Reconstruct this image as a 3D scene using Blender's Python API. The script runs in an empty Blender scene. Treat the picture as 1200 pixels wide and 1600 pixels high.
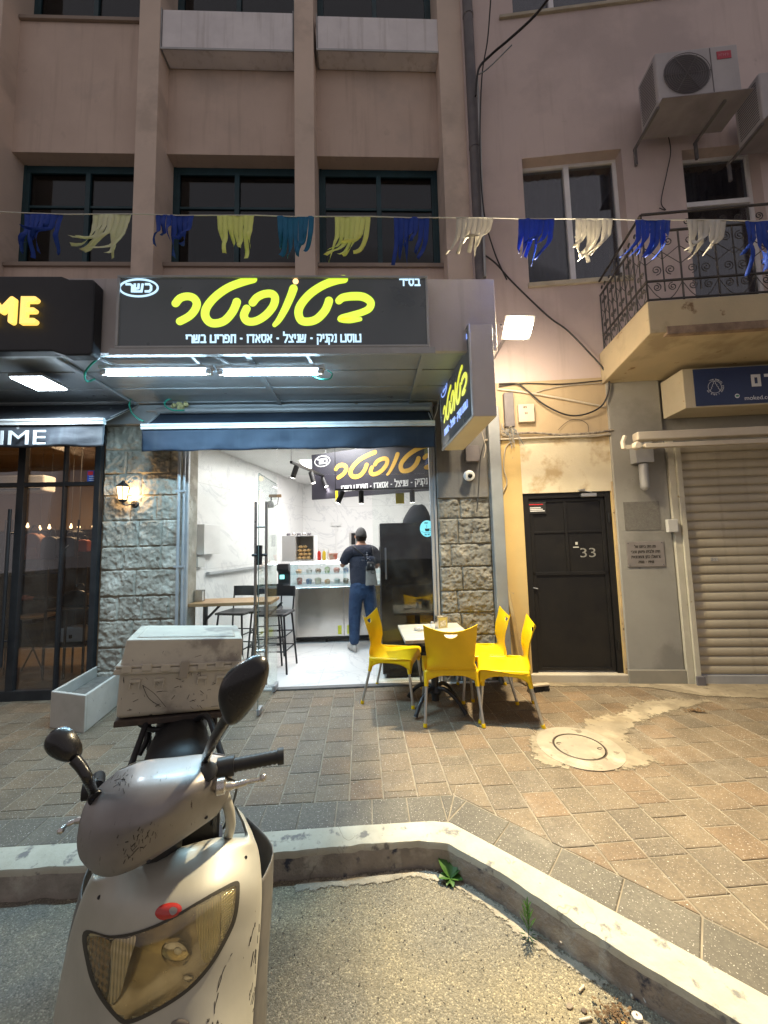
import bpy, bmesh, math, random
from mathutils import Vector, Matrix, noise
from mathutils.bvhtree import BVHTree
random.seed(7)
S = bpy.context.scene
COL = S.collection
R = math.radians
# ------------------------------------------------------------------ camera
CH = 1.5
FPX = 577.0
_p, _r, _y = R(4.85), R(-1.4), R(2.1)
cf = Vector((math.sin(_y)*math.cos(_p), math.cos(_y)*math.cos(_p), math.sin(_p)))
cr = Vector((math.cos(_y), -math.sin(_y), 0))
cu = cr.cross(cf)
cr2 = math.cos(_r)*cr + math.sin(_r)*cu
cu2 = cr2.cross(cf)
CO = Vector((0, 0, CH))
cd = bpy.data.cameras.new('camera'); cam = bpy.data.objects.new('camera', cd); COL.objects.link(cam)
cam.matrix_world = Matrix(((cr2.x, cu2.x, -cf.x, 0), (cr2.y, cu2.y, -cf.y, 0), (cr2.z, cu2.z, -cf.z, CH), (0, 0, 0, 1)))
cd.sensor_fit = 'VERTICAL'; cd.sensor_height = 24; cd.lens = 24*FPX/1600
cd.clip_start = 0.02; cd.clip_end = 500
S.camera = cam
# ------------------------------------------------------------------ night sky
W = bpy.data.worlds.new('World'); S.world = W; W.use_nodes = True
wn = W.node_tree.nodes; bg = wn['Background']
bg.inputs[0].default_value = (0.86, 0.78, 0.79, 1); bg.inputs[1].default_value = 0.29
S.view_settings.view_transform = 'Standard'; S.view_settings.look = 'None'
S.view_settings.exposure = 0.6; S.view_settings.gamma = 1
S.cycles.max_bounces = 6; S.cycles.transparent_max_bounces = 12
S.cycles.sample_clamp_indirect = 4
S.cycles.caustics_reflective = False; S.cycles.caustics_refractive = False

def at(px, py, Y):
    d = (px-600)*cr2-(py-800)*cu2+FPX*cf
    return CO+d*(Y/d.y)
def atz(px, py, z):
    d = (px-600)*cr2-(py-800)*cu2+FPX*cf
    return CO+d*((z-CH)/d.z)
def atx(px, py, x):
    d = (px-600)*cr2-(py-800)*cu2+FPX*cf
    return CO+d*(x/d.x)
# the right-hand building stands at a small angle to the left-hand one
OR = Vector((1.3, 4.04, 0)); RA = -R(6.5)
MR = Matrix.Translation(OR) @ Matrix.Rotation(RA, 4, 'Z')
MRi = MR.inverted()
def atr(px, py, v):
    "point on the right building at depth v behind its wall plane, in its own axes"
    d = (px-600)*cr2-(py-800)*cu2+FPX*cf
    o = MRi @ CO; dd = MRi.to_3x3() @ d
    return o+dd*((v-o.y)/dd.y)
def rw(u, v, z): return MR @ Vector((u, v, z))

def arealight(name, loc, rot, size, power, col, sy=None, shape='RECTANGLE', spread=180):
    l = bpy.data.lights.new(name, 'AREA'); l.energy = power; l.color = col; l.size = size
    l.shape = shape
    if sy: l.size_y = sy
    else: l.size_y = size
    l.spread = R(spread)
    o = bpy.data.objects.new(name, l); COL.objects.link(o); o.location = loc; o.rotation_euler = rot
    return o
# ------------------------------------------------------------------ lamps of the place and added fill lights
def aim(d): return Vector(d).to_track_quat('-Z', 'Y').to_euler()
FL = at(810, 513, 3.25)                       # floodlight lens
FLD = Vector((-0.06, -0.70, -0.71)).normalized()
arealight('floodlight_lamp', FL+FLD*0.02, aim(FLD), 0.2, 270, (1.0, 0.83, 0.54), 0.15, spread=155)
arealight('floodlight_spill_lamp', FL+Vector((0,0.03,-0.14)), aim((0.1, 0.55, -0.6)), 0.16, 12, (1.0, 0.80, 0.55), 0.12)
for x0, x1 in ((163, 328), (345, 502)):
    a = at(x0, 582, 3.05); b = at(x1, 579, 3.05)
    arealight('tube_lamp', (a+b)/2-Vector((0, 0, .03)), (0, 0, 0), (b-a).length, 58, (0.46, 0.78, 1.0), 0.04)
dl = at(62, 600, 3.25)
arealight('panel_lamp', dl-Vector((0, 0, .02)), (0, 0, 0), 0.22, 16, (0.75, 0.90, 1.0))
for x, y, pw in ((-.5, 5.0, 30), (-.9, 6.6, 42), (.2, 6.8, 36)):
    arealight('shop_fill_light', (x, y, 2.93), (0, 0, 0), 0.9, pw, (1.0, 0.97, 0.95))  # unseen area lights added to brighten the shop interior
arealight('boutique_fill_light', (-4.0, 5.6, 3.0), (0, 0, 0), 1.2, 75, (1.0, 0.66, 0.36))  # unseen warm area light added to brighten the boutique room
LN = at(192, 770, 3.93)
pl = bpy.data.lights.new('lantern_bulb', 'POINT'); pl.energy = 3.5; pl.color = (1, .6, .25); pl.shadow_soft_size = .002
plo = bpy.data.objects.new('lantern_bulb', pl); COL.objects.link(plo); plo.location = LN+Vector((.045, .055, .0))

# ------------------------------------------------------------------ materials
MATS = {}
def pm(name, c1, c2=None, sc=3., rough=.8, bump=0., bs=60., metal=0., spec=.4, streak=None, spots=None, obj=False, detail=6, coat=0., em=None, es=0., bd=.01, c3=None, sc3=.8, crack=None):
    if name in MATS: return MATS[name]
    m = bpy.data.materials.new(name); MATS[name] = m; m.use_nodes = True
    nt = m.node_tree; N = nt.nodes; L = nt.links; b = N['Principled BSDF']
    c1 = tuple(c1)+(1,)
    b.inputs['Base Color'].default_value = c1
    b.inputs['Roughness'].default_value = rough; b.inputs['Metallic'].default_value = metal
    b.inputs['Specular IOR Level'].default_value = spec; b.inputs['Coat Weight'].default_value = coat
    if em: b.inputs['Emission Color'].default_value = tuple(em)+(1,); b.inputs['Emission Strength'].default_value = es
    if obj: tc = N.new('ShaderNodeTexCoord'); P = tc.outputs['Object']
    else: g = N.new('ShaderNodeNewGeometry'); P = g.outputs['Position']
    def nz(scale, det=detail, vec=P, ro=.6):
        n = N.new('ShaderNodeTexNoise'); n.inputs['Scale'].default_value = scale; n.inputs['Detail'].default_value = det; n.inputs['Roughness'].default_value = ro
        L.new(vec, n.inputs['Vector']); return n.outputs['Fac']
    def ramp(f, a, bb):
        r = N.new('ShaderNodeMapRange'); r.inputs[1].default_value = a; r.inputs[2].default_value = bb; L.new(f, r.inputs[0]); return r.outputs[0]
    def mix(f, a, bb):
        x = N.new('ShaderNodeMix'); x.data_type = 'RGBA'
        for k, v in ((0, f), (6, a), (7, bb)):
            if isinstance(v, (tuple, float)): x.inputs[k].default_value = v
            else: L.new(v, x.inputs[k])
        return x.outputs[2]
    c = c1
    if c2: c = mix(ramp(nz(sc), .35, .65), c1, tuple(c2)+(1,))
    if c3: c = mix(ramp(nz(sc3, 8), .52, .62), c, tuple(c3)+(1,))
    if streak:
        mp = N.new('ShaderNodeMapping'); mp.inputs['Scale'].default_value = (9, 9, .5); L.new(P, mp.inputs[0])
        c = mix(ramp(nz(1.2, 7, mp.outputs[0]), .54, .92), c, tuple(streak)+(1,))
    if spots:
        c = mix(ramp(nz(spots[1], 7), spots[2], spots[2]+(spots[3] if len(spots) > 3 else .05)), c, tuple(spots[0])+(1,))
    if crack:
        s_ = N.new('ShaderNodeMath'); s_.operation = 'SUBTRACT'; s_.inputs[1].default_value = .5; L.new(nz(crack[1], 4, ro=.5), s_.inputs[0])
        a_ = N.new('ShaderNodeMath'); a_.operation = 'ABSOLUTE'; L.new(s_.outputs[0], a_.inputs[0])
        g_ = ramp(nz(crack[1]*.6+.37, 2), .5, .62); r_ = N.new('ShaderNodeMapRange'); r_.inputs[1].default_value = 0; r_.inputs[2].default_value = crack[2]; r_.inputs[3].default_value = 1; r_.inputs[4].default_value = 0; L.new(a_.outputs[0], r_.inputs[0])
        mm = N.new('ShaderNodeMath'); mm.operation = 'MULTIPLY'; L.new(g_, mm.inputs[0]); L.new(r_.outputs[0], mm.inputs[1]); c = mix(mm.outputs[0], c, tuple(crack[0])+(1,))
    if c is not c1: L.new(c, b.inputs['Base Color'])
    rr = N.new('ShaderNodeMapRange'); rr.inputs[3].default_value = max(0, rough-.1); rr.inputs[4].default_value = min(1, rough+.1)
    L.new(nz(sc*2.3), rr.inputs[0]); L.new(rr.outputs[0], b.inputs['Roughness'])
    if bump:
        bp = N.new('ShaderNodeBump'); bp.inputs['Strength'].default_value = bump; bp.inputs['Distance'].default_value = bd
        L.new(nz(bs, 5), bp.inputs['Height']); L.new(bp.outputs[0], b.inputs['Normal'])
    return m
def em(name, col, st):
    if name in MATS: return MATS[name]
    m = bpy.data.materials.new(name); MATS[name] = m; m.use_nodes = True
    b = m.node_tree.nodes['Principled BSDF']; b.inputs['Base Color'].default_value = (.5, .5, .5, 1)
    b.inputs['Emission Color'].default_value = tuple(col)+(1,); b.inputs['Emission Strength'].default_value = st
    return m
def glass(name, tint=(1, 1, 1), refl=.06, rough=0.0, dirt=0.):
    if name in MATS: return MATS[name]
    m = bpy.data.materials.new(name); MATS[name] = m; m.use_nodes = True
    nt = m.node_tree; N = nt.nodes; L = nt.links; N.remove(N['Principled BSDF'])
    t = N.new('ShaderNodeBsdfTransparent'); t.inputs[0].default_value = tuple(tint)+(1,)
    g = N.new('ShaderNodeBsdfGlossy'); g.inputs['Roughness'].default_value = rough; g.inputs[0].default_value = (1, 1, 1, 1)
    lw = N.new('ShaderNodeLayerWeight'); lw.inputs[0].default_value = .35
    mr = N.new('ShaderNodeMapRange'); mr.inputs[3].default_value = refl; mr.inputs[4].default_value = .3; L.new(lw.outputs['Fresnel'], mr.inputs[0])
    mx = N.new('ShaderNodeMixShader'); L.new(mr.outputs[0], mx.inputs[0]); L.new(t.outputs[0], mx.inputs[1]); L.new(g.outputs[0], mx.inputs[2])
    out = mx.outputs[0]
    if dirt:
        d = N.new('ShaderNodeBsdfDiffuse'); d.inputs[0].default_value = (.6, .6, .55, 1)
        n = N.new('ShaderNodeTexNoise'); n.inputs['Scale'].default_value = 6; n.inputs['Detail'].default_value = 8
        gp = N.new('ShaderNodeNewGeometry'); L.new(gp.outputs['Position'], n.inputs['Vector'])
        r = N.new('ShaderNodeMapRange'); r.inputs[1].default_value = .4; r.inputs[2].default_value = .8; r.inputs[4].default_value = dirt; L.new(n.outputs[0], r.inputs[0])
        m2 = N.new('ShaderNodeMixShader'); L.new(r.outputs[0], m2.inputs[0]); L.new(out, m2.inputs[1]); L.new(d.outputs[0], m2.inputs[2]); out = m2.outputs[0]
    L.new(out, N['Material Output'].inputs[0])
    return m

# ------------------------------------------------------------------ mesh helpers
class MB:
    def __init__(s): s.v = []; s.f = []; s.m = []; s.cur = 0; s.M = None
    def add(s, vs, fs):
        n = len(s.v)
        s.v += [(s.M @ Vector(v)) if s.M else Vector(v) for v in vs]
        s.f += [tuple(i+n for i in f) for f in fs]; s.m += [s.cur]*len(fs); return s
    def box(s, x0, x1, y0, y1, z0, z1):
        return s.add([(x, y, z) for x in (x0, x1) for y in (y0, y1) for z in (z0, z1)],
                     [(0, 1, 3, 2), (4, 6, 7, 5), (0, 4, 5, 1), (2, 3, 7, 6), (0, 2, 6, 4), (1, 5, 7, 3)])
    def hexa(s, p):  # p: bottom 4 ccw, top 4 ccw
        return s.add(p, [(3, 2, 1, 0), (4, 5, 6, 7), (0, 1, 5, 4), (1, 2, 6, 5), (2, 3, 7, 6), (3, 0, 4, 7)])
    def tube(s, pts, r, n=8, caps=True, closed=False):
        pts = [Vector(p) for p in pts]; k = len(pts)
        rs = r if isinstance(r, (list, tuple)) else [r]*k
        vs = []; fs = []; ref = None
        for i, p in enumerate(pts):
            if closed: t = (pts[(i+1) % k]-pts[i-1])
            else: t = (pts[min(i+1, k-1)]-pts[max(i-1, 0)])
            t = t.normalized() if t.length > 1e-9 else Vector((0, 0, 1))
            if ref is None:
                ref = t.orthogonal().normalized()
            ref = (ref-t*ref.dot(t))
            ref = ref.normalized() if ref.length > 1e-6 else t.orthogonal().normalized()
            b = t.cross(ref)
            for j in range(n):
                a = 2*math.pi*(j+.5)/n; vs.append(p+rs[i]*(math.cos(a)*ref+math.sin(a)*b))
        for i in range(k if closed else k-1):
            for j in range(n):
                a = i*n+j; b2 = i*n+(j+1) % n; c = ((i+1) % k)*n+(j+1) % n; d = ((i+1) % k)*n+j
                fs.append((a, b2, c, d))
        if caps and not closed:
            fs.append(tuple(range(n-1, -1, -1))); fs.append(tuple((k-1)*n+j for j in range(n)))
        return s.add(vs, fs)
    def bar(s, a, b, w, h, up=(0, 0, 1)):
        a = Vector(a); b = Vector(b); t = (b-a).normalized(); u = Vector(up)
        sd = t.cross(u)
        if sd.length < 1e-4: sd = t.cross(Vector((0, 1, 0)))
        sd = sd.normalized()*w/2; u = sd.normalized().cross(t)*h/2
        return s.hexa([a-sd-u, a+sd-u, b+sd-u, b-sd-u, a-sd+u, a+sd+u, b+sd+u, b-sd+u])
    def lathe(s, prof, c=(0, 0, 0), n=20, axis=None):
        c = Vector(c); q = Vector((0, 0, 1)).rotation_difference(Vector(axis)) if axis else None
        vs = []; fs = []
        for r, z in prof:
            for j in range(n):
                a = 2*math.pi*j/n; v = Vector((r*math.cos(a), r*math.sin(a), z))
                if q: v = q @ v
                vs.append(c+v)
        for i in range(len(prof)-1):
            for j in range(n):
                fs.append((i*n+j, i*n+(j+1) % n, (i+1)*n+(j+1) % n, (i+1)*n+j))
        fs.append(tuple(range(n-1, -1, -1))); fs.append(tuple((len(prof)-1)*n+j for j in range(n)))
        return s.add(vs, fs)
    def prism(s, poly, o, ux, uy, dep):
        "poly in (a,b); extruded from o by vector dep"
        o = Vector(o); ux = Vector(ux); uy = Vector(uy); dep = Vector(dep); n = len(poly)
        f = [o+ux*a+uy*b for a, b in poly]; bk = [p+dep for p in f]
        return s.add(f+bk, [tuple(range(n)), tuple(range(2*n-1, n-1, -1))]+[(i, i+n, (i+1) % n+n, (i+1) % n) for i in range(n)])
    def grid(s, fn, nu, nv, wrap=False):
        vs = [fn(i/(nu-1), j/(nv-1)) for i in range(nu) for j in range(nv)]
        return s.add(vs, [(i*nv+j, (i+1)*nv+j, (i+1)*nv+j+1, i*nv+j+1) for i in range(nu-1) for j in range(nv-1)])
    def ribbon(s, pts, w, o, ux, uy, dep, cap=6, closed=False):
        "flat stroke of width w (number or list) in the plane o+ux*a+uy*b, thickness dep (vector)"
        o = Vector(o); ux = Vector(ux); uy = Vector(uy); dep = Vector(dep)
        P = [Vector((a, b)) for a, b in pts]; k = len(P); ws = w if isinstance(w, (list, tuple)) else [w]*k
        Lf = []; Rt = []
        for i in range(k):
            if closed: a, b = P[i-1], P[(i+1) % k]
            else: a, b = P[max(i-1, 0)], P[min(i+1, k-1)]
            d0 = (P[i]-P[i-1]).normalized() if (i > 0 or closed) else (P[1]-P[0]).normalized()
            d1 = (P[(i+1) % k]-P[i]).normalized() if (i < k-1 or closed) else d0
            if i == 0 and not closed: d0 = d1
            t = (d0+d1); t = t.normalized() if t.length > 1e-6 else d0
            n = Vector((-t.y, t.x)); cc = max(.45, t.dot(d1)); h = ws[i]/2/cc
            Lf.append(P[i]+n*h); Rt.append(P[i]-n*h)
        if closed:
            vs = []; fs = []
            for q in Lf+Rt: vs.append(o+ux*q.x+uy*q.y)
            vs += [v+dep for v in vs]; K = 2*k
            for i in range(k):
                j = (i+1) % k
                fs += [(i, j, k+j, k+i), (K+i, K+k+i, K+k+j, K+j), (i, K+i, K+j, j), (k+i, k+j, K+k+j, K+k+i)]
            return s.add(vs, fs)
        def capp(c, t, wd, sg):
            out = []
            if cap < 2: return out
            n = Vector((-t.y, t.x))
            for q in range(1, cap):
                a = math.pi*q/cap; out.append(c+(n*math.cos(a)*sg+t*math.sin(a))*wd/2)
            return out
        te = (P[-1]-P[-2]).normalized(); ts = (P[0]-P[1]).normalized()
        vs = [o+ux*q.x+uy*q.y for q in Lf+Rt]; nb = len(vs)
        fs = [(i, i+1, k+i+1, k+i) for i in range(k-1)]
        ce = capp(P[-1], te, ws[-1], 1); cs = capp(P[0], ts, ws[0], 1)
        out = [i for i in range(k)]
        if ce:
            vs += [o+ux*q.x+uy*q.y for q in ce]; ids = list(range(len(vs)-len(ce), len(vs)))
            fs.append(tuple([k-1]+ids+[2*k-1])); out += ids
        out += [k+i for i in range(k-1, -1, -1)]
        if cs:
            vs += [o+ux*q.x+uy*q.y for q in cs]; ids = list(range(len(vs)-len(cs), len(vs)))
            fs.append(tuple([k]+ids+[0])); out += ids
        n0 = len(vs); vs += [v+dep for v in vs]
        fs += [tuple(i+n0 for i in reversed(f)) for f in fs]
        m = len(out); fs += [(out[i], out[i]+n0, out[(i+1) % m]+n0, out[(i+1) % m]) for i in range(m)]
        return s.add(vs, fs)
    def mesh(s, name, mats, inv=None, smooth=None):
        me = bpy.data.meshes.new(name)
        vs = [inv @ v for v in s.v] if inv else s.v
        me.from_pydata([tuple(v) for v in vs], [], s.f)
        for m in (mats if isinstance(mats, (list, tuple)) else [mats]): me.materials.append(m)
        me.polygons.foreach_set('material_index', s.m)
        bm = bmesh.new(); bm.from_mesh(me); bmesh.ops.recalc_face_normals(bm, faces=bm.faces); bm.to_mesh(me); bm.free()
        if smooth is not None:
            me.shade_smooth(); me.set_sharp_from_angle(angle=R(smooth))
        me.update(); return me
    def build(s, name, mats, parent=None, smooth=None, bevel=None, seg=2, loc=None, rz=0, solid=None, sub=None):
        if parent is not None:
            me = s.mesh(name, mats, WM[parent.name].inverted(), smooth); o = bpy.data.objects.new(name, me); COL.objects.link(o)
            o.parent = parent; WM[o.name] = WM[parent.name]
        else:
            if loc is None:
                xs = [v.x for v in s.v]; ys = [v.y for v in s.v]; zs = [v.z for v in s.v]
                loc = ((min(xs)+max(xs))/2, (min(ys)+max(ys))/2, min(zs))
            Mx = Matrix.Translation(loc) @ Matrix.Rotation(rz, 4, 'Z')
            me = s.mesh(name, mats, Mx.inverted(), smooth); o = bpy.data.objects.new(name, me); COL.objects.link(o)
            o.location = loc; o.rotation_euler = (0, 0, rz); WM[o.name] = Mx
        if sub: md = o.modifiers.new('sub', 'SUBSURF'); md.levels = sub; md.render_levels = sub
        if solid: md = o.modifiers.new('solid', 'SOLIDIFY'); md.thickness = solid; md.offset = -1
        if bevel: md = o.modifiers.new('bevel', 'BEVEL'); md.width = bevel; md.segments = seg; md.limit_method = 'ANGLE'; md.angle_limit = R(40); md.harden_normals = False
        return o
WM = {}
def thing(name, label, cat, loc=(0, 0, 0), rz=0, group=None):
    o = bpy.data.objects.new(name, None); COL.objects.link(o); o.location = loc; o.rotation_euler = (0, 0, rz)
    o.empty_display_size = .1
    WM[o.name] = Matrix.Translation(loc) @ Matrix.Rotation(rz, 4, 'Z')
    return tag(o, label, cat, group)
def tag(o, label=None, cat=None, group=None, kind=None):
    if label: o['label'] = label
    if cat: o['category'] = cat
    if group: o['group'] = group
    if kind: o['kind'] = kind
    return o
def copytree(o, parent=None):
    c = o.copy(); COL.objects.link(c)
    if parent: c.parent = parent
    for ch in [x for x in o.children]: copytree(ch, c)
    return c
def catmull(P, n=6, closed=False):
    P = [Vector(p) for p in P]; k = len(P); out = []
    rng = range(k) if closed else range(k-1)
    for i in rng:
        p0 = P[i-1] if (i > 0 or closed) else P[0]; p1 = P[i]; p2 = P[(i+1) % k]; p3 = P[(i+2) % k] if (closed or i+2 < k) else P[-1]
        for j in range(n):
            t = j/n
            out.append(.5*((2*p1)+(-p0+p2)*t+(2*p0-5*p1+4*p2-p3)*t*t+(-p0+3*p1-3*p2+p3)*t**3))
    if not closed: out.append(P[-1])
    return out
def lerp(a, b, t): return a+(b-a)*t
def fbm(p, o=4): return noise.fractal(Vector(p), 1.0, 2.0, o)

# lettering ---------------------------------------------------------
HEB = {'ר': (.72, [[(0, .9), (.42, .9), (.6, .75), (.6, 0)]]), 'ד': (.8, [[(0, .9), (.74, .9)], [(.56, .9), (.56, 0)]]),
 'ה': (.75, [[(0, .9), (.6, .9), (.6, 0)], [(.12, .6), (.12, 0)]]), 'ח': (.75, [[(.1, 0), (.1, .9), (.6, .9), (.6, 0)]]),
 'ת': (.82, [[(0, .08), (.17, .08), (.17, .85)], [(.06, .9), (.67, .9), (.67, 0)]]), 'ב': (.82, [[(.05, .9), (.5, .9), (.58, .8), (.58, .1)], [(0, .1), (.78, .1)]]),
 'כ': (.74, [[(.05, .9), (.45, .9), (.6, .7), (.6, .3), (.45, .1), (.05, .1)]]), 'פ': (.76, [[(.34, .52), (.1, .55), (.1, .9), (.45, .9), (.6, .75), (.6, .25), (.45, .1), (.05, .1)]]),
 'ט': (.92, [[(.1, .95), (.1, .1), (.76, .1), (.76, .9), (.58, .9)]]), 'ו': (.34, [[(0, .9), (.16, .9), (.16, 0)]]), 'ז': (.38, [[(0, .92), (.3, .88)], [(.16, .85), (.16, 0)]]),
 'ס': (.76, [[(0, .9), (.62, .9), (.62, .35), (.45, .1), (.27, .1), (.1, .35), (.1, .85)]]), 'ם': (.76, [[(0, .9), (.62, .9), (.62, .1), (.12, .1), (.12, .85)]]),
 'נ': (.45, [[(.08, .9), (.3, .9), (.3, .1), (0, .1)]]), 'ן': (.3, [[(0, .9), (.14, .9), (.14, -.3)]]), 'ק': (.78, [[(0, .9), (.5, .9), (.64, .8), (.64, .5), (.45, .1)], [(.12, .6), (.12, -.25)]]),
 'י': (.32, [[(0, .9), (.16, .9), (.16, .45)]]), 'ש': (.95, [[(.1, .97), (.1, .1), (.7, .1), (.8, .97)], [(.45, .97), (.42, .45), (.16, .4)]]),
 'צ': (.76, [[(.08, .97), (.62, .12), (0, .1)], [(.6, .97), (.58, .7), (.4, .52)]]), 'ל': (.72, [[(.1, 1.3), (.1, .9), (.58, .9), (.58, .6), (.25, 0)]]),
 'א': (.82, [[(.1, .97), (.66, .03)], [(.62, .97), (.6, .65), (.46, .5)], [(.12, .03), (.14, .4), (.28, .56)]]), 'מ': (.8, [[(.08, .97), (.24, .72)], [(.05, 0), (.15, .5), (.4, .9), (.62, .75), (.62, .1), (.38, .1)]]),
 'ע': (.75, [[(.1, .97), (.3, .2), (0, -.05)], [(.6, .97), (.55, .4), (.36, .22)]]), '-': (.5, [[(.05, .5), (.38, .5)]]), '"': (.4, [[(.05, 1.02), (.05, .72)], [(.24, 1.02), (.24, .72)]]), ' ': (.45, []),
 '(': (.35, [[(.22, 1.05), (.06, .5), (.22, -.1)]]), ')': (.35, [[(.06, 1.05), (.22, .5), (.06, -.1)]]), '0': (.6, [[(.1, .1), (.1, .9), (.45, .9), (.45, .1), (.16, .1)]]), '1': (.35, [[(.15, 0), (.15, .97)]]),
 '2': (.6, [[(.05, .9), (.45, .9), (.45, .5), (.08, .5), (.08, .1), (.5, .1)]]), '8': (.6, [[(.45, .9), (.1, .9), (.1, .1), (.45, .1), (.45, .82)], [(.14, .5), (.42, .5)]]), '9': (.6, [[(.45, .5), (.1, .5), (.1, .9), (.45, .9), (.45, .05)]]),
 '4': (.6, [[(.1, .95), (.1, .4), (.5, .4)], [(.4, .9), (.4, 0)]]), '5': (.6, [[(.5, .9), (.1, .9), (.1, .5), (.45, .5), (.45, .1), (.05, .1)]]), '3': (.6, [[(.05, .9), (.45, .9), (.45, .1), (.05, .1)], [(.15, .5), (.4, .5)]]),
 '|': (.3, [[(.1, 1), (.1, -.05)]]), 'A': (.7, [[(.05, 0), (.3, .95), (.55, 0)], [(.18, .35), (.42, .35)]]), 'D': (.7, [[(.1, .1), (.1, .9), (.4, .9), (.55, .5), (.4, .1), (.15, .1)]]), 'N': (.75, [[(.1, 0), (.1, .95), (.55, .05), (.55, 1)]]),
 'Y': (.6, [[(.05, .97), (.28, .5), (.5, .97)], [(.28, .5), (.28, 0)]]), '.': (.25, [[(.05, .05), (.17, .05)]])}
def hebw(t): return sum(HEB[c][0] for c in t)
def heb(mb, text, o, ux, uy, h, width=None, th=.17, dep=.002):
    "text is given in reading order; first letter stands rightmost"
    ux = Vector(ux).normalized(); uy = Vector(uy).normalized(); nrm = ux.cross(uy)
    tot = hebw(text); k = (width/(tot*h)) if width else 1.0
    x = 0; o = Vector(o); i = 0
    for c in reversed(text):
        w, st = HEB[c]
        for s_ in st:
            mb.ribbon([((x+a)*h*k, b*h) for a, b in s_], th*h*min(1, .3+.7*k), o, ux, uy, nrm*(dep+.0003*(i % 4)), cap=1); i += 1
        x += w
    return tot*h*k
def hebl(mb, text, *a, **k): return heb(mb, text[::-1], *a, **k)
def text_mesh(text, size, offset=.0, extrude=.0):
    c = bpy.data.curves.new('lettering', 'FONT'); c.body = text; c.size = size; c.offset = offset; c.extrude = extrude
    o = bpy.data.objects.new('lettering', c); COL.objects.link(o)
    me = bpy.data.meshes.new_from_object(o.evaluated_get(bpy.context.evaluated_depsgraph_get()))
    vs = [v.co.copy() for v in me.vertices]; fs = [tuple(p.vertices) for p in me.polygons]
    bpy.data.objects.remove(o); bpy.data.curves.remove(c); bpy.data.meshes.remove(me)
    return vs, fs
def latin(mb, text, o, ux, uy, h, width=None, offset=.0, dep=.004):
    vs, fs = text_mesh(text, 1.0, offset, .5)
    x0 = min(v.x for v in vs); x1 = max(v.x for v in vs); y0 = min(v.y for v in vs); y1 = max(v.y for v in vs)
    sy = h/(y1-y0); sx = width/(x1-x0) if width else sy
    ux = Vector(ux).normalized(); uy = Vector(uy).normalized(); n = ux.cross(uy); o = Vector(o)
    mb.add([o+ux*(v.x-x0)*sx+uy*(v.y-y0)*sy+n*(v.z+.5)*dep for v in vs], fs)
# the handwritten shop name, strokes in photo-like units (x right, y down), 0..316 x 0..90
def _z(a, pts, o=0): return [((x+o)/4.615, y/4.615) for x, y in pts]
LOGO = [(_z(0, [(478,262),(510,225),(560,212),(605,225),(628,262),(615,310),(575,355),(512,390)]), 12),
 (_z(0, [(1030,87),(950,110),(850,150),(760,215),(700,290),(690,350),(720,395),(770,405),(830,385),(880,330),(905,280),(914,252)]), 12.5),
 (_z(0, [(1028,258),(1060,220),(1110,196),(1165,194),(1190,225),(1175,285),(1120,350),(1050,390),(990,390),(966,350),(985,300)]), 12),
 (_z(0, [(170,155),(150,210),(110,300),(65,380),(32,418)], 1154), [12.5, 12, 11, 9, 6.5]),
 (_z(0, [(540,86),(470,100),(380,135),(290,195),(225,270),(205,330),(225,385),(280,395),(340,375),(395,320),(420,270),(428,244)], 1154), 12.5),
 (_z(0, [(500,245),(530,222),(600,212),(680,217),(733,255),(722,300),(670,328),(590,350),(518,368),(514,384),(580,388),(655,378)], 1154), [11, 12, 13, 13, 12, 11, 10.5, 10, 9, 7, 8, 6])]
LX0, LX1, LY0, LY1 = 98, 417, 13, 95
def logo(mb, o, ux, uy, width, height, dep, extra=0):
    "o is the lower left corner of the name's box"
    ux = Vector(ux).normalized(); uy = Vector(uy).normalized(); n = ux.cross(uy)
    kx = width/(LX1-LX0); ky = height/(LY1-LY0)
    for q, (pts, w) in enumerate(LOGO):
        P = catmull([(a, b) for a, b in pts], 5)
        P = [((p.x-LX0)*kx, (LY1-p.y)*ky) for p in P]
        if isinstance(w, list):
            ww = [w[min(len(w)-1, int(i/5))]+(w[min(len(w)-1, int(i/5)+1)]-w[min(len(w)-1, int(i/5))])*((i % 5)/5) for i in range(len(P))]
        else: ww = [w]*len(P)
        mb.ribbon(P, [(a+extra)*(kx+ky)/2 for a in ww], o, ux, uy, n*(dep+q*.0004), cap=8)
    return
def disc(mb, c, ux, uy, rx, ry, dep, n=24, a0=0):
    c = Vector(c); ux = Vector(ux).normalized(); uy = Vector(uy).normalized()
    mb.prism([(rx*math.cos(2*math.pi*i/n), ry*math.sin(2*math.pi*i/n)) for i in range(n)], c, ux, uy, ux.cross(uy)*dep)
def ring(mb, c, ux, uy, rx, ry, w, dep, n=36):
    ux = Vector(ux).normalized(); uy = Vector(uy).normalized()
    mb.ribbon([(rx*math.cos(2*math.pi*i/n), ry*math.sin(2*math.pi*i/n)) for i in range(n)], w, c, ux, uy, ux.cross(uy)*dep, closed=True)
XX = Vector((1, 0, 0)); YY = Vector((0, 1, 0)); ZZ = Vector((0, 0, 1))
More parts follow.
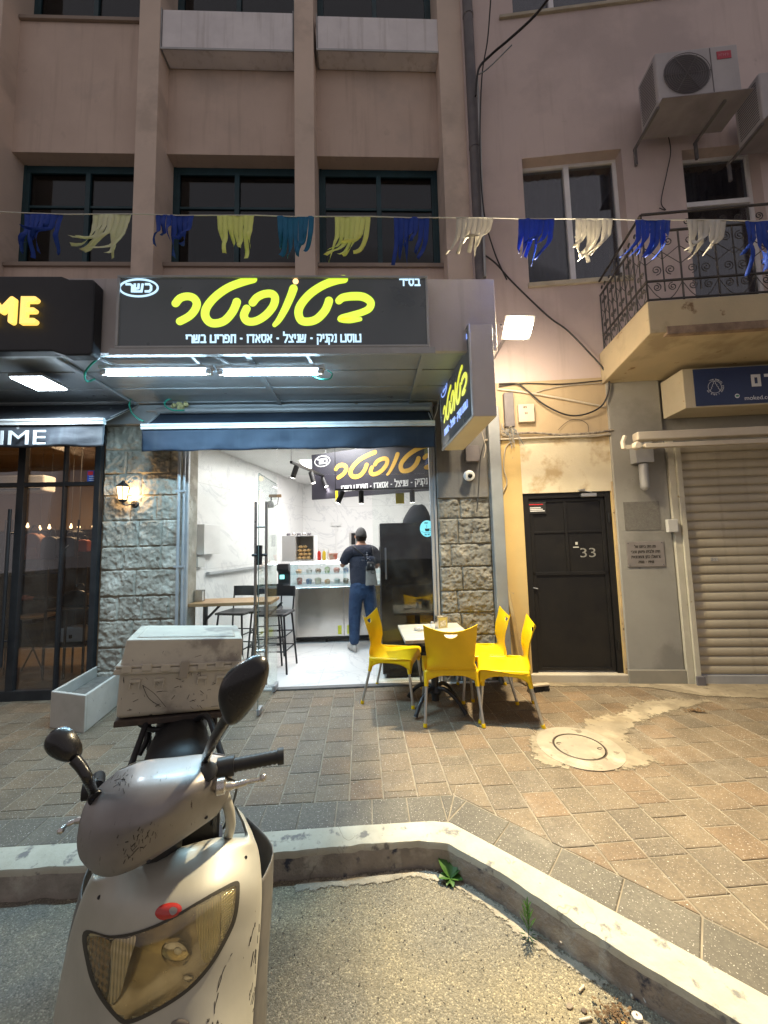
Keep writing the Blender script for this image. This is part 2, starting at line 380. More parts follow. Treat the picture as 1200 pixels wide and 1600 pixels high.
# ------------------------------------------------------------------ shared surfaces
m_conc = pm('concrete', (.42, .38, .31), (.34, .30, .24), 4, .9, .35, 90, bd=.004, c3=(.50, .46, .38), spots=((.22, .19, .15), 35, .66))
m_joint = pm('joint_sand', (.30, .26, .195), (.20, .17, .13), 9, .95, .5, 200, bd=.003)
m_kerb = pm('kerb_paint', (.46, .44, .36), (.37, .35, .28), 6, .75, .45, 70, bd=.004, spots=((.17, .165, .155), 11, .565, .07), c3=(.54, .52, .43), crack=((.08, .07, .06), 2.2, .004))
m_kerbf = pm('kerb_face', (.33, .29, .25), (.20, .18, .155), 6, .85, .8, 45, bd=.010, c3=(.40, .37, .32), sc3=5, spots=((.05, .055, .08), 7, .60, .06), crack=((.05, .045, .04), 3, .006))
m_plast = pm('facade_stucco', (.62, .50, .43), (.54, .43, .37), 1.1, .9, .25, 120, bd=.003, streak=(.40, .31, .26), c3=(.50, .41, .36), sc3=.7, spots=((.34, .27, .235), 2.3, .62, .2))
m_plast_clean = pm('pilaster_stucco', (.68, .56, .48), (.60, .50, .43), 1.3, .9, .3, 90, bd=.004, c3=(.52, .43, .37), sc3=1.1)
m_reveal = pm('reveal_stucco', (.32, .26, .22), (.27, .22, .19), 2, .9, .2, 120, bd=.003)
m_box = pm('parapet_panel', (.78, .76, .79), (.66, .64, .67), 2.5, .8, .15, 90, streak=(.36, .33, .32), spots=((.33, .24, .13), 2.2, .69))
m_rb = pm('ochre_render', (.50, .39, .25), (.43, .34, .22), 1.0, .9, .3, 80, bd=.004, c3=(.36, .30, .22), sc3=1.4, streak=(.33, .25, .16))
m_rbup = pm('upper_render', (.60, .50, .48), (.53, .44, .43), .9, .9, .3, 80, bd=.004, c3=(.48, .40, .39), sc3=.6, streak=(.44, .36, .34), spots=((.33, .27, .25), 4, .68, .1))
m_yel = pm('yellow_render', (.60, .44, .19), (.54, .40, .18), 3, .9, .3, 60, bd=.004, spots=((.30, .27, .22), 9, .66))
m_peel = pm('peeling_plaster', (.74, .67, .50), (.66, .59, .43), 3, .9, .4, 45, bd=.005, spots=((.35, .18, .07), 3.4, .63), c3=(.48, .37, .22), sc3=2.5)
m_grey = pm('grey_pillar_paint', (.30, .295, .27), (.25, .245, .225), 1.6, .7, .2, 70, bd=.003, c3=(.20, .195, .18), sc3=1.1, spots=((.12, .12, .11), 20, .70))
m_dpipe = pm('dark_pipe', (.15, .14, .15), (.11, .105, .12), 5, .6)
m_gpipe = pm('blue_grey_metal', (.27, .30, .33), (.22, .24, .26), 3, .5, .1, 50, metal=.2, spots=((.12, .12, .12), 14, .68))
m_alu = pm('aluminium', (.60, .61, .62), (.50, .51, .52), 6, .35, metal=.8)
m_alud = pm('dull_aluminium', (.44, .45, .46), (.34, .35, .37), 3, .5, .1, 60, metal=.4)
m_frame = pm('black_steel', (.018, .02, .023), (.03, .032, .035), 6, .45, .1, 60, metal=.2)
m_teal = pm('teal_window_frame', (.015, .055, .075), (.010, .038, .05), 5, .5)
m_white = pm('white_window_frame', (.80, .80, .83), (.70, .70, .74), 5, .5)
m_wood = pm('worn_wood', (.36, .25, .14), (.27, .18, .10), 8, .6, .3, 40, bd=.002)
m_black = pm('black_plastic', (.014, .014, .016), (.02, .02, .022), 8, .45, .08, 200, bd=.001)
m_cable = pm('black_cable', (.02, .02, .022), None, 8, .55)
m_cablew = pm('pale_cable', (.45, .42, .36), (.36, .33, .28), 8, .6)
m_win = glass('dark_window_glass', (.30, .33, .36), .02)
m_win2 = glass('curtained_window_glass', (.62, .64, .68), .02)
m_glass = glass('clear_glass', (.97, .99, .98), .02, 0, .04)
m_glassd = glass('smoked_glass', (.86, .87, .88), .012, 0, .03)
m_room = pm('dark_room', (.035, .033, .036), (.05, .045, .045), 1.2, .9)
m_curt = pm('grey_curtain', (.17, .17, .19), (.12, .12, .14), 3, .9)

# ------------------------------------------------------------------ ground
# kerb line points (top back edge, top front edge)
kb = [Vector((-5.5, 2.06, 0)), atz(400, 1302, 0), atz(560, 1291, 0), atz(676, 1284, 0), atz(705, 1287, 0), atz(780, 1327, 0), atz(997, 1446, 0), atz(1200, 1559, 0)]
kf = [Vector((-5.5, 1.93, 0)), atz(400, 1334, 0), atz(560, 1318, 0), atz(655, 1312, 0), atz(700, 1317, 0), atz(780, 1361, 0), atz(920, 1454, 0), atz(1060, 1531, 0)]
dd_ = (kb[7]-kb[5]).normalized()
kb.append(kb[7]+dd_*3.0)
kf[7] = kf[6]+dd_*(kf[7]-kf[6]).length; kf.append(kf[7]+dd_*3.4)
kb = [Vector((p.x, p.y, 0)) for p in kb]
mb = MB()
kbC = []
kfC = []
for i in range(len(kb)-1):
    n_ = 60 if i in (0, 7) else 26
    for j in range(n_):
        t = j/n_; kbC.append(kb[i].lerp(kb[i+1], t)); kfC.append(kf[i].lerp(kf[i+1], t))
kbC.append(kb[-1]); kfC.append(kf[-1])
RZ = -.125
prof_n = 7
vs = []; 
for i, (b, f) in enumerate(zip(kbC, kfC)):
    o_ = (f-b).normalized(); w1 = noise.noise(Vector((b.x*9, b.y*9, 0)))*.009; w2 = noise.noise(Vector((b.x*23, b.y*23, 3)))*.007
    ff = f+o_*w1
    vs += [b+Vector((0, 0, -.03)), b+Vector((0, 0, .004)), ff.lerp(b, .25)+Vector((0, 0, .004+w2*.3)), ff+Vector((0, 0, -.004+w2*.4)), ff+o_*.012+Vector((0, 0, -.028+w2)),
           ff+o_*(.016+w2)+Vector((0, 0, -.075)), ff+o_*(.024+w1)+Vector((0, 0, RZ-.03))]
mb.add(vs, [])
mb2 = len(kbC)
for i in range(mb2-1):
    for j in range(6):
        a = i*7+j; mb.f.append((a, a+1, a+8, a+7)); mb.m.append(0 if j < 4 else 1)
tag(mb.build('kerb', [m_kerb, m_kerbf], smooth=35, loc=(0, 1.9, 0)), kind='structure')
# road
def road_mat():
    m = bpy.data.materials.new('asphalt'); m.use_nodes = True; nt = m.node_tree; N = nt.nodes; L = nt.links; b = N['Principled BSDF']
    g = N.new('ShaderNodeNewGeometry'); P = g.outputs['Position']
    v = N.new('ShaderNodeTexVoronoi'); v.inputs['Scale'].default_value = 210; L.new(P, v.inputs['Vector'])
    v2 = N.new('ShaderNodeTexVoronoi'); v2.inputs['Scale'].default_value = 90; L.new(P, v2.inputs['Vector'])
    n = N.new('ShaderNodeTexNoise'); n.inputs['Scale'].default_value = 2.2; n.inputs['Detail'].default_value = 7; L.new(P, n.inputs['Vector'])
    sp = N.new('ShaderNodeSeparateColor'); L.new(v.outputs['Color'], sp.inputs[0])
    cr = N.new('ShaderNodeValToRGB'); e = cr.color_ramp.elements
    e[0].color = (.125, .115, .092, 1); e[1].position = .97; e[1].color = (.36, .33, .26, 1)
    k = cr.color_ramp.elements.new(.25); k.color = (.18, .165, .135, 1)
    k = cr.color_ramp.elements.new(.8); k.color = (.225, .205, .165, 1)
    L.new(sp.outputs[0], cr.inputs[0])
    mr = N.new('ShaderNodeMapRange'); mr.inputs[1].default_value = .35; mr.inputs[2].default_value = .65; L.new(n.outputs[0], mr.inputs[0])
    mx = N.new('ShaderNodeMix'); mx.data_type = 'RGBA'; mx.blend_type = 'MULTIPLY'; mx.inputs[0].default_value = 1
    c2 = N.new('ShaderNodeMix'); c2.data_type = 'RGBA'; c2.inputs[6].default_value = (.75, .76, .78, 1); c2.inputs[7].default_value = (1.25, 1.16, .92, 1); L.new(mr.outputs[0], c2.inputs[0])
    L.new(cr.outputs[0], mx.inputs[6]); L.new(c2.outputs[2], mx.inputs[7]); L.new(mx.outputs[2], b.inputs['Base Color'])
    ad = N.new('ShaderNodeMath'); ad.operation = 'ADD'; L.new(v.outputs['Distance'], ad.inputs[0]); L.new(v2.outputs['Distance'], ad.inputs[1])
    bp = N.new('ShaderNodeBump'); bp.invert = True; bp.inputs['Strength'].default_value = .75; bp.inputs['Distance'].default_value = .004
    L.new(ad.outputs[0], bp.inputs['Height']); L.new(bp.outputs[0], b.inputs['Normal']); b.inputs['Roughness'].default_value = .85
    return m
m_road = road_mat()
mb = MB()
def roadz(x, y): return RZ+.012*fbm((x*1.3, y*1.3, 0), 3)+.003*fbm((x*9, y*9, 5), 3)
mb.grid(lambda u, v: (-5.5+9.5*u, -1.0+3.15*v, roadz(-5.5+9.5*u, -1+3.15*v)), 260, 100)
mb.add([(-30, -30, RZ-.05), (30, -30, RZ-.05), (30, 12, RZ-.05), (-30, 12, RZ-.05)], [(0, 1, 2, 3)])
tag(mb.build('road', m_road, smooth=60, loc=(0, 0, RZ)), kind='structure')

# pavers as real slabs ---------------------------------------------------
def paver_mat():
    m = bpy.data.materials.new('pavers'); m.use_nodes = True; nt = m.node_tree; N = nt.nodes; L = nt.links; b = N['Principled BSDF']
    a = N.new('ShaderNodeAttribute'); a.attribute_name = 'tile'; g = N.new('ShaderNodeNewGeometry'); P = g.outputs['Position']
    n = N.new('ShaderNodeTexNoise'); n.inputs['Scale'].default_value = 3.5; n.inputs['Detail'].default_value = 8; L.new(P, n.inputs['Vector'])
    n2 = N.new('ShaderNodeTexNoise'); n2.inputs['Scale'].default_value = 130; n2.inputs['Detail'].default_value = 3; L.new(P, n2.inputs['Vector'])
    n7 = N.new('ShaderNodeTexNoise'); n7.inputs['Scale'].default_value = 45; n7.inputs['Detail'].default_value = 8; n7.inputs['Roughness'].default_value = .75; L.new(P, n7.inputs['Vector'])
    mu = N.new('ShaderNodeMix'); mu.data_type = 'RGBA'; mu.blend_type = 'MULTIPLY'; mu.inputs[0].default_value = 1
    r = N.new('ShaderNodeMapRange'); r.inputs[1].default_value = .3; r.inputs[2].default_value = .7; r.inputs[3].default_value = .72; r.inputs[4].default_value = 1.25; L.new(n.outputs[0], r.inputs[0])
    cmb = N.new('ShaderNodeCombineColor')
    r7 = N.new('ShaderNodeMapRange'); r7.inputs[1].default_value = .3; r7.inputs[2].default_value = .7; r7.inputs[3].default_value = .70; r7.inputs[4].default_value = 1.28; L.new(n7.outputs[0], r7.inputs[0]); mq = N.new('ShaderNodeMath'); mq.operation = 'MULTIPLY'; L.new(r.outputs[0], mq.inputs[0]); L.new(r7.outputs[0], mq.inputs[1])
    for i in range(3): L.new(mq.outputs[0], cmb.inputs[i])
    L.new(a.outputs['Color'], mu.inputs[6]); L.new(cmb.outputs[0], mu.inputs[7])
    r2 = N.new('ShaderNodeMapRange'); r2.inputs[1].default_value = .63; r2.inputs[2].default_value = .69; L.new(n2.outputs[0], r2.inputs[0])
    m3 = N.new('ShaderNodeMix'); m3.data_type = 'RGBA'; m3.inputs[7].default_value = (.50, .47, .42, 1); L.new(r2.outputs[0], m3.inputs[0]); L.new(mu.outputs[2], m3.inputs[6])
    # pale worn patches
    n4 = N.new('ShaderNodeTexNoise'); n4.inputs['Scale'].default_value = 1.6; n4.inputs['Detail'].default_value = 9; n4.inputs['Roughness'].default_value = .7; L.new(P, n4.inputs['Vector'])
    r4 = N.new('ShaderNodeMapRange'); r4.inputs[1].default_value = .55; r4.inputs[2].default_value = .75; r4.inputs[4].default_value = .5; L.new(n4.outputs[0], r4.inputs[0])
    m4 = N.new('ShaderNodeMix'); m4.data_type = 'RGBA'; m4.inputs[7].default_value = (.34, .30, .24, 1); L.new(r4.outputs[0], m4.inputs[0]); L.new(m3.outputs[2], m4.inputs[6])
    # gum spots
    v = N.new('ShaderNodeTexVoronoi'); v.inputs['Scale'].default_value = 5; v.inputs['Randomness'].default_value = 1; L.new(P, v.inputs['Vector'])
    lt = N.new('ShaderNodeMath'); lt.operation = 'LESS_THAN'; lt.inputs[1].default_value = .055; L.new(v.outputs['Distance'], lt.inputs[0])
    m5 = N.new('ShaderNodeMix'); m5.data_type = 'RGBA'; m5.inputs[7].default_value = (.07, .065, .06, 1)
    l5 = N.new('ShaderNodeMath'); l5.operation = 'MULTIPLY'; l5.inputs[1].default_value = .55; L.new(lt.outputs[0], l5.inputs[0]); L.new(l5.outputs[0], m5.inputs[0]); L.new(m4.outputs[2], m5.inputs[6])
    L.new(m5.outputs[2], b.inputs['Base Color'])
    rr = N.new('ShaderNodeMapRange'); rr.inputs[3].default_value = .5; rr.inputs[4].default_value = .85; L.new(n.outputs[0], rr.inputs[0]); L.new(rr.outputs[0], b.inputs['Roughness'])
    bp = N.new('ShaderNodeBump'); bp.inputs['Strength'].default_value = .9; bp.inputs['Distance'].default_value = .004; L.new(n7.outputs[0], bp.inputs['Height']); L.new(bp.outputs[0], b.inputs['Normal'])
    return m
m_pav = paver_mat()
def clip(poly, p, n):
    out = []
    for i in range(len(poly)):
        a = poly[i]; b = poly[(i+1) % len(poly)]; da = (a-p).dot(n); db = (b-p).dot(n)
        if da >= 0: out.append(a)
        if da*db < 0: out.append(a+(b-a)*(da/(da-db)))
    return out
def inset(poly, d):
    n = len(poly); c = Vector((0, 0))
    A = sum((poly[i].x*poly[(i+1) % n].y-poly[(i+1) % n].x*poly[i].y) for i in range(n))
    if A < 0: poly = poly[::-1]
    out = list(poly)
    for i in range(n):
        a = poly[i]; b = poly[(i+1) % n]; t = (b-a)
        if t.length < 1e-5: continue
        t.normalize(); nn = Vector((-t.y, t.x)); out = clip(out, a+nn*d, nn)
        if len(out) < 3: return []
    return out
BK1 = Vector((kb[1].x, kb[1].y)); Ka = Vector((kb[3].x, kb[3].y)); Kd = Vector((kb[5].x, kb[5].y)); Ke = Vector((kb[7].x, kb[7].y))
dS = (Ka-Vector((kb[0].x, kb[0].y))).normalized(); nS = Vector((-dS.y, dS.x))      # inward normal (towards shop)
dD = (Ke-Kd).normalized(); nD = Vector((-dD.y, dD.x))
if nD.y < 0: nD = -nD
BW = .205
tiles = []   # (poly, colour)
rnd = random.Random(3)
def tcol(kind):
    if kind == 'border': b = (.125, .112, .088)
    else: b = rnd.choice([(.178, .130, .082), (.166, .126, .082), (.158, .124, .083), (.182, .126, .076), (.168, .130, .086), (.156, .125, .088)])
    k = rnd.uniform(.80, .93); return (b[0]*k, b[1]*k, b[2]*k, 1)
# diagonals: intersection of border lines
def cross2(p, d, q, e):
    den = d.x*e.y-d.y*e.x; t = ((q.x-p.x)*e.y-(q.y-p.y)*e.x)/den; return p+d*t
corner = cross2(Ka, dS, Kd, dD)
cornI = cross2(Ka+nS*BW, dS, Kd+nD*BW, dD)
mit = (cornI-corner).normalized(); nm = Vector((mit.y, -mit.x))
TH = R(1.5)
ax = Vector((math.cos(TH), math.sin(TH))); ay = Vector((-math.sin(TH), math.cos(TH))); org = Vector((0.05, 2.0))
PW = .203
for i in range(-28, 22):
    y0 = -1.2+(rnd.random()*.2 if True else 0)
    y = y0-3.0
    while y < 3.2:
        ln = rnd.choice([.2, .2, .2, .2, .2, .1]) if y > -9 else .2
        poly = [org+ax*a+ay*b for a, b in ((i*PW+.0013, y), ((i+1)*PW-.0013, y), ((i+1)*PW-.0013, y+ln+.003), (i*PW+.0013, y+ln+.003))]
        y += ln+.003
        if min(p.y for p in poly) > 4.35: continue
        q1 = Ka+nS*(BW+.001); q2 = Kd+nD*(BW+.001); c_ = tcol('p')
        if min((p-q1).dot(nS) for p in poly) >= 0 or min((p-q2).dot(nD) for p in poly) >= 0: tiles.append((poly, c_)); continue
        m1 = nm if nm.dot(dS) < 0 else -nm
        for mm, qq, nn in ((m1, q1, nS), (-m1, q2, nD)):
            pc = clip(poly, corner, mm)
            if len(pc) > 2: pc = clip(pc, qq, nn)
            if len(pc) > 2: tiles.append((pc, c_))
bd_ = .26
for i in range(-24, 6):
    a = corner+dS*(i*.203); poly = [a, a+dS*.203, a+dS*.203+nS*BW, a+nS*BW]
    poly = clip(poly, corner, -nm if (-nm).dot(dS) < 0 else nm)
    if len(poly) > 2: tiles.append((poly, tcol('border')))
for i in range(-3, 20):
    a = corner+dD*(i*bd_); poly = [a, a+dD*bd_, a+dD*bd_+nD*BW, a+nD*BW]
    poly = clip(poly, corner, nm if nm.dot(dS) > 0 else -nm)
    if len(poly) > 2: tiles.append((poly, tcol('border')))
mb = MB(); cols = []
mh = atz(905, 1168, 0); MHC = Vector((mh.x, mh.y)); 
for poly, c in tiles:
    P = inset(poly, rnd.uniform(.0026, .0042))
    if len(P) < 3: continue
    Q = inset(P, .004)
    if len(Q) != len(P): Q = P
    cx = sum(p.x for p in P)/len(P); cy = sum(p.y for p in P)/len(P)
    dz = rnd.uniform(-.0012, .0008); tx = rnd.uniform(-.006, .006); ty = rnd.uniform(-.006, .006)
    # the strip near the right facade is covered by old mortar: darker sunk there
    n = len(P)
    def zz(p): return dz+(p.x-cx)*tx+(p.y-cy)*ty
    vs = [(p.x, p.y, zz(p)) for p in Q]+[(p.x, p.y, zz(p)-.002) for p in P]+[(p.x, p.y, -.02) for p in P]
    fs = [tuple(range(n))]+[(n+i, n+(i+1) % n, (i+1) % n, i) for i in range(n)]+[(2*n+i, 2*n+(i+1) % n, n+(i+1) % n, n+i) for i in range(n)]
    mb.add(vs, fs); cols += [c]*len(vs)
o = mb.build('pavement', m_pav, loc=(0, 3, 0)); tag(o, kind='structure')
ca = o.data.color_attributes.new('tile', 'FLOAT_COLOR', 'POINT')
for i, c in enumerate(cols): ca.data[i].color = c
mb = MB()
pts = [(p.x, p.y) for p in kbC]+[(9, kb[-1].y), (9, 5), (-5.5, 5)]
mb.prism(pts, (0, 0, -.0042), XX, YY, (0, 0, -.1))
tag(mb.build('pavement_bedding', m_joint), kind='structure')
# old mortar patches around the manhole and along the right wall
def softmat(m, sc=14):
    "the sheet thins out raggedly towards its border (point attribute 'edge': 0 at the rim, 1 inside)"
    nt = m.node_tree; N = nt.nodes; L = nt.links; b_ = N['Principled BSDF']; g = N.new('ShaderNodeNewGeometry'); n = N.new('ShaderNodeTexNoise'); n.inputs['Scale'].default_value = sc; n.inputs['Detail'].default_value = 10; n.inputs['Roughness'].default_value = .75
    L.new(g.outputs['Position'], n.inputs['Vector']); at_ = N.new('ShaderNodeAttribute'); at_.attribute_name = 'edge'
    ad = N.new('ShaderNodeMath'); ad.operation = 'MULTIPLY_ADD'; L.new(n.outputs[0], ad.inputs[0]); ad.inputs[1].default_value = 3.2; ad.inputs[2].default_value = -2.15
    a2 = N.new('ShaderNodeMath'); a2.operation = 'MULTIPLY_ADD'; L.new(at_.outputs['Fac'], a2.inputs[0]); a2.inputs[1].default_value = 1.6; L.new(ad.outputs[0], a2.inputs[2])
    mr = N.new('ShaderNodeMapRange'); mr.inputs[1].default_value = 0; mr.inputs[2].default_value = .28; L.new(a2.outputs[0], mr.inputs[0]); L.new(mr.outputs[0], b_.inputs['Alpha']); return m
def patch(name, pxs, z, mat, n=5, jit=.012, th=.004, world=False, wd=.05, cell=.02, zf=None, out=.03):
    P = [Vector((p[0], p[1])) for p in pxs] if world else [Vector((atz(x, y, 0).x, atz(x, y, 0).y)) for x, y in pxs]
    P = catmull(P, n, True); k = len(P)
    def sd(x, y):
        best = 9; c = False
        for i in range(k):
            a_ = P[i]; b_ = P[(i+1) % k]; dx = b_.x-a_.x; dy = b_.y-a_.y; l2 = dx*dx+dy*dy or 1e-9; t_ = max(0, min(1, ((x-a_.x)*dx+(y-a_.y)*dy)/l2)); ex = a_.x+t_*dx-x; ey = a_.y+t_*dy-y; d = ex*ex+ey*ey
            if d < best: best = d
            if (a_.y > y) != (b_.y > y) and x < dx*(y-a_.y)/dy+a_.x: c = not c
        return math.sqrt(best)*(1 if c else -1)
    x0, x1 = min(p.x for p in P)-out, max(p.x for p in P)+out; y0, y1 = min(p.y for p in P)-out, max(p.y for p in P)+out
    nx, ny = int((x1-x0)/cell)+2, int((y1-y0)/cell)+2; D_ = {}; vs = []; ids = {}; fs = []; val = []
    for i in range(nx):
        for j in range(ny): D_[i, j] = sd(x0+i*cell, y0+j*cell)
    def vid(i, j):
        if (i, j) not in ids:
            ids[i, j] = len(vs); x = x0+i*cell; y = y0+j*cell; vs.append((x, y, zf(x, y)+z if zf else z)); val.append(max(0, min(1, (D_[i, j]+out)/(wd+out))))
        return ids[i, j]
    for i in range(nx-1):
        for j in range(ny-1):
            if max(D_[i, j], D_[i+1, j], D_[i, j+1], D_[i+1, j+1]) > -out: fs.append((vid(i, j), vid(i+1, j), vid(i+1, j+1), vid(i, j+1)))
    b = MB(); b.add(vs, fs); o = b.build(name, mat); at_ = o.data.attributes.new('edge', 'FLOAT', 'POINT')
    for i, v_ in enumerate(val): at_.data[i].value = v_
    tag(o, kind='structure'); return o
m_mort = pm('old_mortar', (.28, .235, .165), (.20, .165, .115), 5, .9, .5, 80, bd=.004, c3=(.34, .29, .21), sc3=3, spots=((.17, .14, .10), 13, .60))
m_mort2 = pm('manhole_concrete', (.33, .285, .21), (.24, .205, .155), 5, .9, .5, 80, bd=.004, c3=(.40, .35, .27), sc3=3, spots=((.17, .14, .10), 13, .60))
softmat(m_mort)
patch('mortar_patch', [(830, 1150), (850, 1138), (905, 1140), (918, 1122), (975, 1112), (992, 1098), (1060, 1092), (1110, 1097), (1060, 1110), (1020, 1122), (985, 1142), (985, 1165), (1005, 1175), (1030, 1192), (1000, 1200), (905, 1202), (850, 1196), (830, 1180)], .0045, m_mort, jit=.02, wd=.10, out=.06)
patch('mortar_strip', [(850, 1072), (1000, 1074), (1100, 1088), (1199, 1092), (1290, 1100), (1290, 1070), (1080, 1062), (850, 1056)], .0042, m_mort, jit=.02)
m_gut = softmat(pm('gutter_dust', (.38, .34, .27), (.24, .215, .17), 12, .95, .6, 120, bd=.004), 30)
for nm_, i0, i1, w_ in (('gutter_dust', 70, 200, .05), ('gutter_dust', 262, 420, .05)):
    ks = [k for k in range(len(kfC)) if i0 <= k <= i1]
    out_ = []; in_ = []
    for k in ks:
        o_ = (kfC[k]-kbC[k]).normalized(); f_ = kfC[k]+o_*.03; in_.append((f_.x, f_.y)); g_ = f_+o_*w_; out_.append((g_.x, g_.y))
    if len(ks) > 6: patch(nm_, in_[::5]+out_[::-5], .004, m_gut, n=3, world=True, wd=.03, out=.02, cell=.012, zf=roadz)
t = thing('manhole', 'round concrete manhole cover set in the brick pavement', 'manhole cover', (MHC.x, MHC.y, .005))
mb = MB(); mb.lathe([(.285, -.012), (.285, .002), (.27, .0045), (.178, .0045), (.176, -.01)], (MHC.x, MHC.y, .0045), 48); mb.build('surround', m_mort2, t, smooth=40)
mb = MB(); mb.lathe([(.178, -.006), (.178, .004), (.171, .005), (.168, -.001), (.165, -.001)], (MHC.x, MHC.y, .0055), 48); mb.build('iron_ring', pm('rusty_iron', (.06, .05, .04), (.10, .07, .05), 20, .8, .4, 90), t, smooth=30)
mb = MB(); mb.lathe([(.162, -.006), (.162, .0035), (.158, .0048), (.03, .0055)], (MHC.x, MHC.y, .0055), 48); mb.build('lid', m_mort2, t, smooth=40)
for sx in (-1, 1):
    mb = MB(); c = Vector((MHC.x+sx*.125, MHC.y-sx*.045, .0115)); mb.tube([c+Vector((math.cos(a)*.017, math.sin(a)*.012, 0)) for a in [k*.6 for k in range(9)]], .0028, 6)
    mb.build('lifting_loop', MATS['rusty_iron'], t, smooth=60)

# ------------------------------------------------------------------ left-hand building
B1 = thing('apartment_building', 'beige apartment building with pilasters and dark teal windows above the toast shop', 'building', (-.8, 4.3, 0))
def px_x(px, py, Y): return at(px, py, Y).x
def px_z(px, py, Y): return at(px, py, Y).z
FP, FW, FR = 4.1, 4.32, 4.50           # pilaster front, wall panel, window depth
pil = [(-4.62, -4.33), (px_x(206, 430, FP)-.02, px_x(238, 430, FP)), (px_x(461, 430, FP), px_x(493, 430, FP)), (px_x(700, 430, FP), px_x(742, 430, FP))]
Z1s, Z1h = px_z(450, 415, FW), px_z(360, 258, FR)       # lower window sill / head
ZSp = px_z(360, 242, FW); Z2s = px_z(120, 32, FW)
Z2h = Z2s+1.45; ZT = Z2h+1.2
mb = MB()
for a, b in pil: mb.box(a, b, FP, FW+.5, 3.0, ZT)
mb.build('pilaster', m_plast_clean, B1, bevel=.006)
bays = [(-6.2, -4.62), (pil[0][1], pil[1][0]), (pil[1][1], pil[2][0]), (pil[2][1], pil[3][0])]
mb = MB()
for a, b in bays:
    mb.box(a, b, FW, FW+.45, 3.0, Z1s); mb.box(a, b, FW, FW+.45, ZSp, Z2s); mb.box(a, b, FW, FW+.45, Z2h, ZT)
mb.box(-6.2, 1.6, FR+.6, FR+.7, 3.0, ZT)
mb.build('wall', m_plast, B1)
for a, b in bays:
    for z_, d_ in ((Z1s, .03), (Z2s, .035)):
        mb = MB(); mb.box(a+.002, b-.002, FW-d_, FW-.002, z_-.03, z_+.02); mb.build('sill', m_reveal, B1, bevel=.004)
for a, b in bays:
    for zs, zh in ((Z1s, ZSp), (Z2s, Z2h)):
        fr = MB(); x0, x1 = a+.04, b-.04; z0, z1 = zs+.02, zh-.06; y = FR-.02; w = .045
        fr.box(x0, x1, y, y+.05, z0, z0+w); fr.box(x0, x1, y, y+.05, z1-w, z1); fr.box(x0, x0+w, y, y+.05, z0+w, z1-w); fr.box(x1-w, x1, y, y+.05, z0+w, z1-w)
        xm = (x0+x1)/2; fr.box(xm-.03, xm+.03, y-.01, y+.045, z0+w, z1-w); zr = z0+(z1-z0)*.63
        fr.box(x0+w, xm-.03, y+.005, y+.04, zr, zr+.03); fr.box(xm+.03, x1-w, y+.005, y+.04, zr, zr+.03)
        fr.box(a+.001, x0-.001, y, y+.09, zs+.021, zh-.001); fr.box(x1+.001, b-.001, y, y+.09, zs+.021, zh-.001); fr.box(x0, x1, y+.004, y+.09, z1+.001, zh-.002)
        f = fr.build('window', m_teal, B1, bevel=.003)
        p = MB(); p.box(x0+w, x1-w, y+.02, y+.026, z0+w, z1-w); p.build('pane', m_win, f)
        q = MB(); q.box(x0, x1, y+.13, y+.15, z0, z1); q.build('dark_room_sheet', m_room, f)  # flat dark sheet standing for the dark room behind the pane
# panels boxes below the upper windows of bays two and three
for bi, (pxa, pxb, pyt, pyb) in ((2, (248, 460, 14, 82)), (3, (492, 692, 24, 84))):
    a, b = bays[bi]; yb = FW-.20
    p0 = at(pxa, pyb, yb); p1 = at(pxb, pyb, yb); zt = at(pxa, pyt, yb).z; zb = at(pxa, pyb-6, yb).z
    mb = MB(); mb.box(p0.x+.03, p1.x-.02, yb, FW-.003, zb, zt)
    o = mb.build('parapet_box', m_box, B1, bevel=.012)
    mb = MB(); mb.box(p0.x+.02, p0.x+.028, yb-.01, FW-.01, zb-.01, zt+.01); mb.box(p1.x-.018, p1.x-.01, yb-.01, FW-.01, zb-.01, zt+.01); mb.box(p0.x+.03, p1.x-.02, yb-.012, yb-.002, zb-.015, zb+.01); mb.build('edge_trim', m_alud, o)
# projecting canopy over the shops with its light grey fascia
YS = 2.86; ZS = 3.045
xr = px_x(775, 500, YS); zf = px_z(720, 436, YS)
mb = MB(); mb.box(-6.2, xr, YS, YS+.04, ZS, zf); mb.box(-6.2, xr, YS+.04, FP-.01, zf-.05, zf); mb.box(xr-.04, xr, YS+.04, FP-.01, ZS, zf-.05)
mb.build('canopy_fascia', pm('fascia_grey', (.52, .49, .50), (.45, .42, .43), 2, .6, .1, 60, streak=(.25, .23, .23)), B1, bevel=.004)
mb = MB(); k = 0; y = YS+.045
while y < FP-.02:
    mb.box(-6.2, xr-.045, y, min(y+.17, FP-.01), ZS+.03+(.008 if k % 2 else 0), ZS+.045+(.008 if k % 2 else 0)); y += .176; k += 1
for x in (-4.2, -2.55, -1.0, .45): mb.box(x, x+.045, YS+.05, FP-.02, ZS+.005, ZS+.029)
mb.box(-6.2, xr-.05, YS+.04, YS+.07, ZS-.0, ZS+.028)
mb.build('canopy_soffit', pm('soffit_panel', (.42, .45, .48), (.35, .38, .41), 3, .45, .08, 40, metal=.3, spots=((.12, .12, .13), 7, .66)), B1, bevel=.003)
mb = MB(); mb.box(-2.86, .72, FP-.10, FP-.003, ZS-.19, ZS+.02); mb.box(-6.2, -2.87, FP-.03, FP-.003, ZS-.40, ZS+.02)
mb.tube([(-2.4, FP-.12, ZS-.05), (-1.0, FP-.12, ZS-.055), (.6, FP-.12, ZS-.04)], .012, 8)
mb.build('beam', pm('beam_metal', (.42, .44, .46), (.34, .36, .38), 3, .5, .1, 40, spots=((.18, .14, .09), 6, .64)), B1, bevel=.004)
